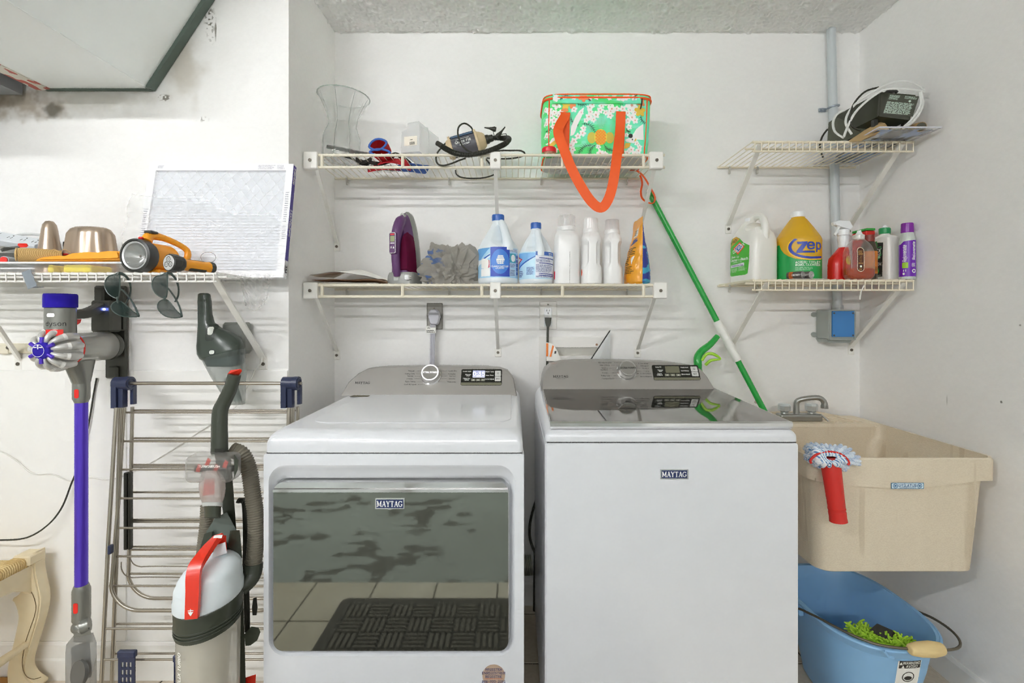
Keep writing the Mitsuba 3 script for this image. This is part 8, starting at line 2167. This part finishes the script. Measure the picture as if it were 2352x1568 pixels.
# ------------------------------------------------------------------ folding drying rack
mat('rack_steel', '#b3ac9f', 0.24, 0.9)
mat('rack_navy', '#272e48', 0.35)
k = thing('drying_rack', 'folded stainless steel drying rack with navy hinges leaning on the left wall', 'drying rack')
rx0, rx1 = -1.218, -.690
RB, RT = .0032, .0052
def ry_(px): return -rx0 * F / (CX - px)
def side(pts, r, nm='tube'):
    """pts: (px, py) at the left side; the depth follows from the side's own x."""
    p = [np.array([rx0, ry_(px), Z(py, ry_(px))]) for px, py in pts]
    part(k, nm, tube(p, r, 10), 'm_rack_steel', smooth=50)
    part(k, nm, tube([q + (rx1 - rx0, 0, 0) for q in p], r, 10), 'm_rack_steel', smooth=50)
side([(267, 936), (249, 1240), (232, 1590)], RT, 'leg')
side([(276, 936), (267, 1300), (256, 1590)], RT, 'leg')
def wing(pts, drop, r):
    pl = [np.array([rx0, ry_(px), Z(py, ry_(px))]) for px, py in pts]
    y_end, z_end = pl[-1][1], pl[-1][2]
    R = .085
    arc_ = [np.array([rx0 + R - R * math.cos(a), y_end - .004, z_end - R * math.sin(a)]) for a in np.linspace(.12, PI / 2, 9)]
    mid_ = [np.array([rx1 - R + R * math.sin(a), y_end - .004, z_end - R * math.cos(a)]) for a in np.linspace(0, PI / 2 - .12, 9)]
    right = [q + (rx1 - rx0, 0, 0) for q in pl[::-1]]
    part(k, 'wing', tube(pl + arc_ + mid_ + right, r, 10), 'm_rack_steel', smooth=60)
wing([(285, 936), (272, 1150), (257, 1335)], 0, RT)
wing([(304, 934), (300, 1130), (296, 1310)], 0, RT)
fb1 = [(288, 947), (284, 1013), (279, 1078), (275, 1144), (270, 1212), (266, 1277), (261, 1345)]
fb2 = [(309, 942), (309, 1006), (307, 1067), (305, 1130), (302, 1193), (299, 1255), (297, 1317)]
fb3 = [(240, 1443), (268, 1432), (236, 1514), (266, 1500)]
fb4 = [(304, 1012), (303, 1072), (300, 1198), (297, 1262)]
for px, py in fb1 + fb2 + fb3 + fb4:
    y = ry_(px); z = Z(py, y)
    part(k, 'bar', rod((rx0, y, z), (rx1, y, z), RB), 'm_rack_steel', smooth=50)
for px, py in ((296, 1300), (276, 1325)):
    y = ry_(px); z = Z(py, y)
    part(k, 'wire', tube([(rx0, y + .004, z + .045), (rx0 + .006, y, z + .02), (rx0 + .03, y, z), (rx0 + .10, y, z), (rx1 - .03, y, z), (rx1, y + .004, z + .04)], .0018, 6, smooth=5), 'm_rack_steel', smooth=50)
yt = ry_(292); ztp = Z(880, yt)
part(k, 'top_bar', rod((rx0 - .01, yt, ztp), (rx1 + .02, yt, ztp), .0055), 'm_rack_steel', smooth=50)
for sx, sg in ((rx0, 1), (rx1, 1)):
    h = part(k, 'hinge', cat(cyl((sx - .036, yt, ztp), (sx - .004, yt, ztp), .0205, 24)), 'm_rack_navy', smooth=30, label='navy plastic hinge')
    part(h, 'disc', cyl((sx - .003, yt, ztp), (sx + .012, yt, ztp), .0215, 24), 'm_rack_navy', smooth=30)
    part(h, 'disc', tube([(sx + .0125, yt + .015 * math.cos(a), ztp + .015 * math.sin(a)) for a in np.arange(20) * PI / 10], .0018, 6, closed=True), 'm_rack_navy')
    part(h, 'arm', hull([(sx - .036 + dx, yt - .019 + dy, z) for dx in (0, .016) for dy in (0, .020) for z in (ztp, ztp - .075)]), 'm_rack_navy', smooth=False)
    part(h, 'arm', hull([(sx - .018 + dx, yt - .013 + dy, z) for dx in (0, .014) for dy in (0, .020) for z in (ztp, ztp - .075)]), 'm_rack_navy', smooth=False)
    part(h, 'arm', hull([(sx + .003 + dx, yt + .008 + dy, z) for dx in (0, .010) for dy in (0, .014) for z in (ztp, ztp - .068)]), 'm_rack_navy', smooth=False)
yg = ry_(288)
part(k, 'guide', cbox(rx0 - .004, rx0 + .006, yg - .004, yg + .012, Z(1262, yg), Z(1085, yg), .002), 'm_black_plastic', smooth=False)
part(k, 'guide', cbox(rx0 + .008, rx0 + .016, yg - .002, yg + .012, Z(1262, yg), Z(1085, yg), .002), 'm_black_plastic', smooth=False)
def clipb(px0, px1, y, top):
    x0, x1 = X(px0, y), X(px1, y)
    z1, z0 = Z(top, y), Z(1590, y)
    g = sbox(x0, z0, x1, z1 - .02)
    w = (x1 - x0)
    for i in range(3):
        for j_ in range(5):
            a = x0 + w * (.18 + .24 * i); b = z1 - .035 - j_ * .022
            g = g.difference(sbox(a, b - .016, a + w * .14, b))
    part(k, 'hook', cat(extr(g, y, y + .004), cbox(x0 - .002, x1 + .003, y - .004, y + .010, z1 - .022, z1 - .002, .003)), 'm_rack_navy', smooth=False, label='navy slotted shoe hook')
clipb(271, 309, 1.395, 1493)
clipb(399, 409, 1.395, 1503)
single('rack_tie', cbox(X(249, 1.42), X(256, 1.42), 1.415, 1.43, Z(1272, 1.42), Z(1252, 1.42), .002), 'm_rack_navy', 'small navy clip on the drying rack left leg', 'clip', smooth=False)

# ------------------------------------------------------------------ upright vacuum
mat('uv_dark', '#32372d', 0.35)
mat('uv_lid', '#d9e2e6', 0.3)
mat('uv_red', '#dc3420', 0.28)
tinted('uv_clear', '#dedbd0', 0.42, 0.1)
tinted('uv_tool', '#c9c9c4', 0.22, 0.08)
mat('hose_grey', '#6e695c', 0.5)
k = thing('upright_vacuum', 'upright vacuum with a clear canister, red handle and ribbed hose left of the dryer', 'vacuum cleaner')
def q5(a, b, y): return P(380 + a / 2.125, 830 + b / 2.125, y)
# tall handle
part(k, 'handle', tube([q5(338, 62, 1.27), q5(318, 130, 1.27), q5(285, 200, 1.268), q5(268, 240, 1.266), q5(264, 300, 1.264), q5(264, 380, 1.262), q5(264, 445, 1.26)], [.016, .017, .0175, .019, .0195, .020, .021], 16, smooth=5, flat=.9), 'm_uv_dark', smooth=50)
part(k, 'handle_tip', hull([q5(302, 62, 1.26), q5(318, 42, 1.262), q5(368, 36, 1.266), q5(374, 46, 1.27), q5(360, 66, 1.275), q5(310, 72, 1.27), q5(340, 40, 1.29), q5(330, 70, 1.29)]), 'm_uv_red', smooth=30, label='red handle tip')
part(k, 'spine', hull([q5(a, b, y) for y in (1.285, 1.315) for a, b in ((238, 440), (318, 440), (300, 560), (352, 905), (305, 905), (262, 560))]), 'm_uv_dark', smooth=False)
part(k, 'latch', hull([q5(a, b, y) for y in (1.238, 1.26) for a, b in ((240, 425), (285, 425), (282, 450), (240, 450))]), 'm_black_plastic', smooth=False)
# clear brush tool clipped on the spine
tl = part(k, 'brush_tool', rbox(X(435, 1.22), X(541, 1.22), 1.195, 1.255, Z(1104, 1.22), Z(1043, 1.22), .014, 16), 'm_uv_tool', smooth=40, label='clear turbo brush tool')
part(tl, 'roller', rod(q5(150, 525, 1.225), q5(330, 522, 1.225), .008, 12), 'm_black_plastic')
for a, b in ((160, 520), (205, 490), (245, 520), (290, 500)):
    part(tl, 'bristle', hull([q5(a - 14, b + 16, 1.218), q5(a + 2, b - 22, 1.215), q5(a + 18, b - 10, 1.218), q5(a + 6, b + 20, 1.214), q5(a, b, 1.235)]), mat('bristle', '#c0382c', 0.6) if 'm_bristle' not in scene else 'm_bristle', smooth=False)
part(tl, 'lettering', wrap(text('TURBOBRUSH', .0058, True), plane_map(q5(213, 512, 1.1935), (1, 0, .0), (0, 0, 1)), 0), 'm_print_white', smooth=False)
part(k, 'tool_end', hull([q5(335, 452, 1.21), q5(356, 480, 1.21), q5(352, 530, 1.21), q5(335, 570, 1.21), q5(335, 452, 1.27), q5(356, 490, 1.27), q5(338, 560, 1.27)]), 'm_uv_dark', smooth=30)
nk = part(k, 'tool_neck', loft([np.array([q5(c_ + w_ * math.cos(t), b_ + 3 * math.sin(t), 1.215 + .026 * math.sin(t)) for t in np.arange(24) * PI / 12]) for c_, w_, b_ in ((222, 42, 535), (228, 64, 575), (228, 66, 620), (228, 60, 660), (228, 50, 688))]), tinted('tool_pink', '#d9cfca', 0.5, 0.15), smooth=50, label='clear pink tool neck')
part(nk, 'red_insert', hull([q5(180, 655, 1.21), q5(192, 575, 1.21), q5(240, 570, 1.21), q5(240, 650, 1.21), q5(190, 650, 1.225), q5(235, 575, 1.225)]), 'm_bristle', smooth=False)
part(k, 'tool_collar', loft([np.array([q5(c_ + w_ * math.cos(t), b_ + 4 * math.sin(t), 1.22 + .024 * math.sin(t)) for t in np.arange(24) * PI / 12]) for c_, w_, b_ in ((228, 52, 686), (230, 50, 708))]), col('#b9bcba', 0.4), smooth=40)
part(k, 'tool_collar', loft([np.array([q5(c_ + w_ * math.cos(t), b_ + 4 * math.sin(t), 1.22 + .022 * math.sin(t)) for t in np.arange(24) * PI / 12]) for c_, w_, b_ in ((230, 42, 708), (230, 40, 762))]), 'm_uv_dark', smooth=40)
part(k, 'spine_cover', hull([q5(a, b, y) for y in (1.25, 1.28) for a, b in ((245, 760), (300, 735), (345, 820), (368, 950), (200, 830), (180, 930))]), col('#59625c', 0.4), smooth=False)
part(k, 'bracket', hull([q5(a, b, y) for y in (1.235, 1.26) for a, b in ((315, 825), (362, 822), (366, 850), (375, 960), (330, 935), (305, 900))]), 'm_uv_dark', smooth=False)
part(k, 'bracket', hull([q5(a, b, y) for y in (1.235, 1.26) for a, b in ((190, 840), (228, 828), (225, 870), (172, 935), (168, 915))]), 'm_uv_dark', smooth=False)
# hose
def ribbed(pts, r, pitch=.0062):
    ps = spl(pts, 40); seg = np.r_[0, np.cumsum(np.linalg.norm(np.diff(ps, axis=0), axis=1))]
    nn = int(seg[-1] / pitch) * 4; u = np.linspace(0, seg[-1], nn)
    ps = np.stack([np.interp(u, seg, ps[:, i]) for i in range(3)], 1)
    return tube(ps, r + .0011 * np.array([1, 1, -1, -1] * (nn // 4) + [1] * (nn % 4)), 16)
part(k, 'hose', ribbed([q5(325, 432, 1.30), q5(375, 455, 1.30), q5(408, 530, 1.30), q5(425, 640, 1.295), q5(441, 760, 1.29), q5(440, 880, 1.285), q5(428, 1000, 1.28)], .0198), 'm_hose_grey', smooth=50, label='grey ribbed hose')
part(k, 'hose', ribbed([q5(205, 700, 1.33), q5(200, 800, 1.325), q5(186, 920, 1.32), q5(180, 990, 1.32)], .0165), 'm_hose_grey', smooth=50, label='grey ribbed hose')
part(k, 'hose_cuff', tube([q5(430, 985, 1.28), q5(424, 1030, 1.275), q5(408, 1065, 1.265), q5(365, 1105, 1.25)], [.0235, .0235, .022, .0215], 18, smooth=4), 'm_uv_dark', smooth=50)
# cord wound on its hooks
for dx, r_ in ((0, 0), (9, .003), (17, -.002), (26, .001)):
    part(k, 'cord', tube([q5(348 + dx, 690, 1.33 + r_), q5(362 + dx, 670, 1.335), q5(378 + dx * .8, 700, 1.335 + r_), q5(384 + dx * .8, 850, 1.33), q5(382 + dx * .7, 1000, 1.325), q5(388 + dx * .7, 1200, 1.32), q5(392 + dx * .6, 1320, 1.32)], .0032, 7, smooth=6), 'm_black_rubber', smooth=50)
part(k, 'plug', hull([q5(a, b, y) for y in (1.285, 1.30) for a, b in ((428, 1155), (445, 1150), (450, 1200), (445, 1238), (425, 1238), (422, 1200))]), 'm_black_plastic', smooth=False)
part(k, 'cord_hook', hull([q5(a, b, y) for y in (1.27, 1.30) for a, b in ((385, 1330), (420, 1292), (455, 1298), (464, 1320), (448, 1360), (415, 1385), (390, 1388))]), 'm_uv_dark', smooth=False)
part(k, 'spine_lower', hull([q5(a, b, y) for y in (1.27, 1.31) for a, b in ((345, 905), (372, 950), (388, 1390), (392, 1600), (350, 1600))]), 'm_uv_dark', smooth=False)
# canister: slanting rings
uy, ux = 1.200, X(480, 1.200)
def cring(py_mid, r, kx=.12, ky=.10, n=48, ox=0.0, e=1.0):
    z0 = Z(py_mid, uy)
    t = np.arange(n) * 2 * PI / n
    x, y = r * np.cos(t), r * np.sin(t)
    return np.stack([ux + ox + x, uy + y, z0 + kx * x * e + ky * y * e], 1)
R = .0705
can = loft([cring(1700, R * .94, e=0), cring(1600, R * .955, e=.2), cring(1430, R * .985)])
part(k, 'canister', can, 'm_uv_clear', smooth=30, label='clear dust canister')
part(k, 'inner_cone', loft([cring(1700, R * .55, e=0), cring(1560, R * .60, e=.3), cring(1440, R * .72, e=.8)]), col('#c9c4b8', 0.7), smooth=40)
part(k, 'band', loft([cring(1432, R * .99), cring(1430, R * 1.02), cring(1412, R * 1.02), cring(1410, R * 1.05), cring(1374, R * 1.06), cring(1370, R * 1.02)]), 'm_uv_dark', smooth=30, label='dark canister band')
for i in range(3):
    part(k, 'band_rib', tube(cring(1421 - i * 7, R * 1.045), .0016, 6, closed=True), 'm_uv_dark')
lidr = [cring(1372, R * 1.04), cring(1368, R * 1.085), cring(1352, R * 1.085), cring(1349, R * 1.06), cring(1330, R * 1.05), cring(1327, R * 1.025)]
for t in np.linspace(.2, 1, 7):
    a = t * PI / 2
    lidr.append(cring(1327 - 52 * math.sin(a), R * 1.02 * math.cos(a * .96), ox=.020 * t, e=1 - .2 * t))
lm_ = loft(lidr)
part(k, 'lid', lm_, 'm_uv_lid', smooth=40, label='pale blue grey domed lid')
part(k, 'lid_neck', hull(np.vstack([[q5(a, b, y) for y in (1.19, 1.25) for a, b in ((228, 960), (300, 935), (292, 880), (240, 900))]])), 'm_uv_lid', smooth=30)
hpts = [q5(262, 852, 1.20), q5(225, 890, 1.175), q5(180, 950, 1.148), q5(148, 1000, 1.130), q5(137, 1050, 1.120), q5(136, 1120, 1.116), q5(133, 1190, 1.114), q5(130, 1250, 1.113)]
part(k, 'carry_handle', ribbon(hpts, [(.8, .1, .35), (.8, .2, .4), (.9, .2, .3), (1, .2, .1), (1, .2, 0), (1, .2, 0), (1, .2, 0), (1, .2, 0)], np.interp(np.linspace(0, 1, 43), [0, .4, 1], [.028, .030, .027]), .012, 6), 'm_uv_red', smooth=50, label='glossy red carry handle')
part(k, 'handle_foot', hull([q5(262, 850, 1.19), q5(296, 848, 1.20), q5(300, 925, 1.215), q5(288, 930, 1.215), q5(280, 880, 1.205), q5(240, 862, 1.185), q5(296, 848, 1.225), q5(300, 925, 1.235)]), 'm_uv_red', smooth=30)
part(k, 'button', hull([q5(232, 860, 1.176), q5(240, 848, 1.18), q5(280, 845, 1.185), q5(274, 862, 1.182), q5(236, 866, 1.186), q5(276, 850, 1.196)]), col('#d8dcda', 0.4), smooth=False)
for d_ in (0, 1):
    pass
part(k, 'symbol', wrap(cat(flat([(-.006, .003), (.006, .003), (0, -.007)]), flat(sbox(-.006, .005, .006, .007)), flat(sbox(-.001, .003, .001, .010))), plane_map(q5(123, 1228, 1.1065), (1, .2, 0), (0, 0, 1)), .0005), 'm_print_white', smooth=False)
part(k, 'lettering', wrap(affin(text('HELIX TURBO', .0105, True, rot=90, wide=.9), 0, 0), cyl_map((ux, uy), R * .985, Z(1524, 1.16), -26), .0012), 'm_print_white', smooth=False)
part(k, 'base', hull([(ux - .13, 1.02, .0), (ux + .14, 1.02, .0), (ux - .13, 1.02, .05), (ux + .12, 1.02, .05), (ux - .10, 1.31, 0), (ux + .085, 1.31, 0), (ux - .09, 1.31, .10), (ux + .075, 1.31, .10)]), 'm_uv_dark', smooth=False)
part(k, 'base_trim', hull([P(563, 1556, 1.285), P(588, 1548, 1.285), P(586, 1580, 1.285), P(560, 1580, 1.285), P(563, 1556, 1.31), P(588, 1548, 1.31), P(574, 1580, 1.31)]), 'm_uv_red', smooth=False)

# ------------------------------------------------------------------ chair with a rush seat
def _chair(p, n, uv):
    return mix(C('#cdbb96'), C('#e4d7b8'), fbm(p.x * 9, p.y * 9, p.z * 9) * 0.8 + noise(p.x * 60, p.y * 60, p.z * 60) * 0.2)
mat('chair_cream', proc(_chair), 0.5)
mat('chair_line', '#6d5a3c', 0.7)
def _rush(p, n, uv):
    s = dr.sin(p.y * 900 + 8 * noise(p.x * 40, p.y * 40, p.z * 40))
    return mix(C('#a98a52'), C('#dcc592'), smoothstep(-0.7, 0.7, s) * 0.7 + noise(p.x * 300, p.y * 300, p.z * 300) * 0.3)
mat('rush', proc(_rush), 0.85)
k = thing('rush_chair', 'cream painted wooden chair with a woven rush seat and curved legs at left', 'chair')
ly_ = 1.595
def qd(a, b, y=ly_): return P(a / 4.26, 1200 + b / 4.26, y)
oR = [(395, 262), (393, 350), (395, 430), (415, 540), (440, 650), (447, 730), (440, 800), (418, 900), (375, 1040), (335, 1160), (300, 1280), (292, 1350), (312, 1410), (355, 1455), (422, 1498), (405, 1535), (340, 1568), (250, 1590)]
oL = [(170, 1590), (140, 1520), (128, 1440), (130, 1340), (150, 1240), (185, 1110), (215, 980), (235, 880), (225, 800), (200, 735), (175, 700), (240, 650), (275, 560), (272, 380), (268, 330), (330, 285)]
oRs = spl([(a, b, 0) for a, b in oR], 4)[:, :2]; oLs = spl([(a, b, 0) for a, b in oL], 4)[:, :2]
legpts = [(p[0], p[2]) for p in (qd(a, b) for a, b in np.vstack([oRs, oLs]))]
zmin = min(p[1] for p in legpts)
lp = Polygon(legpts)
lp = lp.buffer(0)
lp = affinity.translate(lp, 0, 0)
scale_z = None
legm = cat(extr(lp, ly_ - .016, ly_ + .016), extr(lp.buffer(-.004), ly_ - .021, ly_ + .021))
lz0 = legm.vertices[:, 2].min()
legm.vertices = np.array(legm.vertices)
vv = np.array(legm.vertices); top_ = vv[:, 2].max()
vv[:, 2] = top_ - (top_ - vv[:, 2]) * (top_ - 0.001) / (top_ - lz0) if abs(lz0) > .02 else vv[:, 2]
vv[:, 2] = np.maximum(vv[:, 2], .0005)
legm = tm(vv, legm.faces)
part(k, 'leg', legm, 'm_chair_cream', smooth=False)
sx_ = -1.612                                       # the chair's right flank; its other side mirrors it out of the picture
mir = lambda m, cx: put(m, (2 * cx, 0, 0), s=(-1, 1, 1))
def mirx(m, cx):
    v = np.array(m.vertices); v[:, 0] = 2 * cx - v[:, 0]; return tm(v, m.faces[:, ::-1])
ccx = sx_ - .215
part(k, 'leg', mirx(legm, ccx), 'm_chair_cream', smooth=False)
for sgn in (0, 1):
    m = cbox(sx_ - .018, sx_ + .018, 1.150, 1.186, 0, .47, .004)
    part(k, 'leg', m if sgn == 0 else mirx(m, ccx), 'm_chair_cream', smooth=False)
ln_pts = [(0, 840), (90, 765), (180, 690), (255, 648), (300, 670), (335, 740), (352, 830), (335, 920), (300, 1020), (262, 1130), (235, 1240), (218, 1350), (228, 1440), (262, 1505), (330, 1530), (400, 1510)]
part(k, 'groove', tube([qd(a, b, ly_ - .0215) for a, b in ln_pts[3:]], .0011, 5, smooth=4), 'm_chair_line')
zs = Z(1266, ly_)
xr = X(80, ly_)
ap_ = [(1.585, zs - .075), (1.585, zs - .035), (1.17, zs - .035), (1.17, zs - .075), (1.30, zs - .082), (1.45, zs - .082), (1.52, zs - .090), (1.56, zs - .115), (1.585, zs - .14)]
apm = extr(ap_, xr - .012, xr + .010, 'yz')
part(k, 'side_rail', apm, 'm_chair_cream', smooth=False)
part(k, 'side_rail', mirx(apm, ccx), 'm_chair_cream', smooth=False)
part(k, 'back_rail', cbox(2 * ccx - xr, xr, 1.575, 1.60, zs - .08, zs - .03, .003), 'm_chair_cream', smooth=False)
part(k, 'corner_block', cbox(xr - .035, xr + .022, 1.555, 1.612, zs - .030, zs + .002, .004), 'm_chair_cream', smooth=False)
part(k, 'stretcher', tube([(xr - .01, 1.588, Z(1472, 1.59)), (xr - .006, 1.50, Z(1472, 1.59)), (xr - .006, 1.38, Z(1472, 1.59)), (xr - .01, 1.17, Z(1472, 1.59))], [.009, .013, .015, .010], 12, smooth=4), 'm_chair_cream', smooth=50)
# rush seat: woven cords running from each rail to the middle
sw = []
cx_ = ccx
x1, x0, y1, y0 = xr + .004, 2 * ccx - xr - .004, 1.562, 1.16
nn = 62
for i in range(nn):
    y = y0 + (y1 - y0) * (i + .5) / nn
    reach = min(i + .5, nn - i - .5) / nn * (y1 - y0)
    a_ = min(reach, .19)
    for s in (1, -1):
        xe = x1 if s > 0 else x0
        sw.append(tube([(xe - s * .002, y, zs - .044), (xe + s * .006, y, zs - .024), (xe, y, zs - .006), (xe - s * .03, y, zs - .004), (xe - s * max(a_, .035), y, zs - .009)], .0036, 6, smooth=2))
part(k, 'seat', cat(sw), 'm_rush', smooth=50, kind='stuff', label='woven rush cords of the seat')
part(k, 'seat_pad', cbox(x0 + .006, x1 - .008, y0, y1, zs - .040, zs - .010, .006), 'm_rush', smooth=False)
single('cardboard', cbox(X(-60, 1.62), X(33, 1.62), 1.50, 1.63, .0006, .022, .002), mat('cardboard', '#9c6f38', 0.8), 'flat brown cardboard lying on the floor behind the chair leg', 'cardboard', smooth=False)
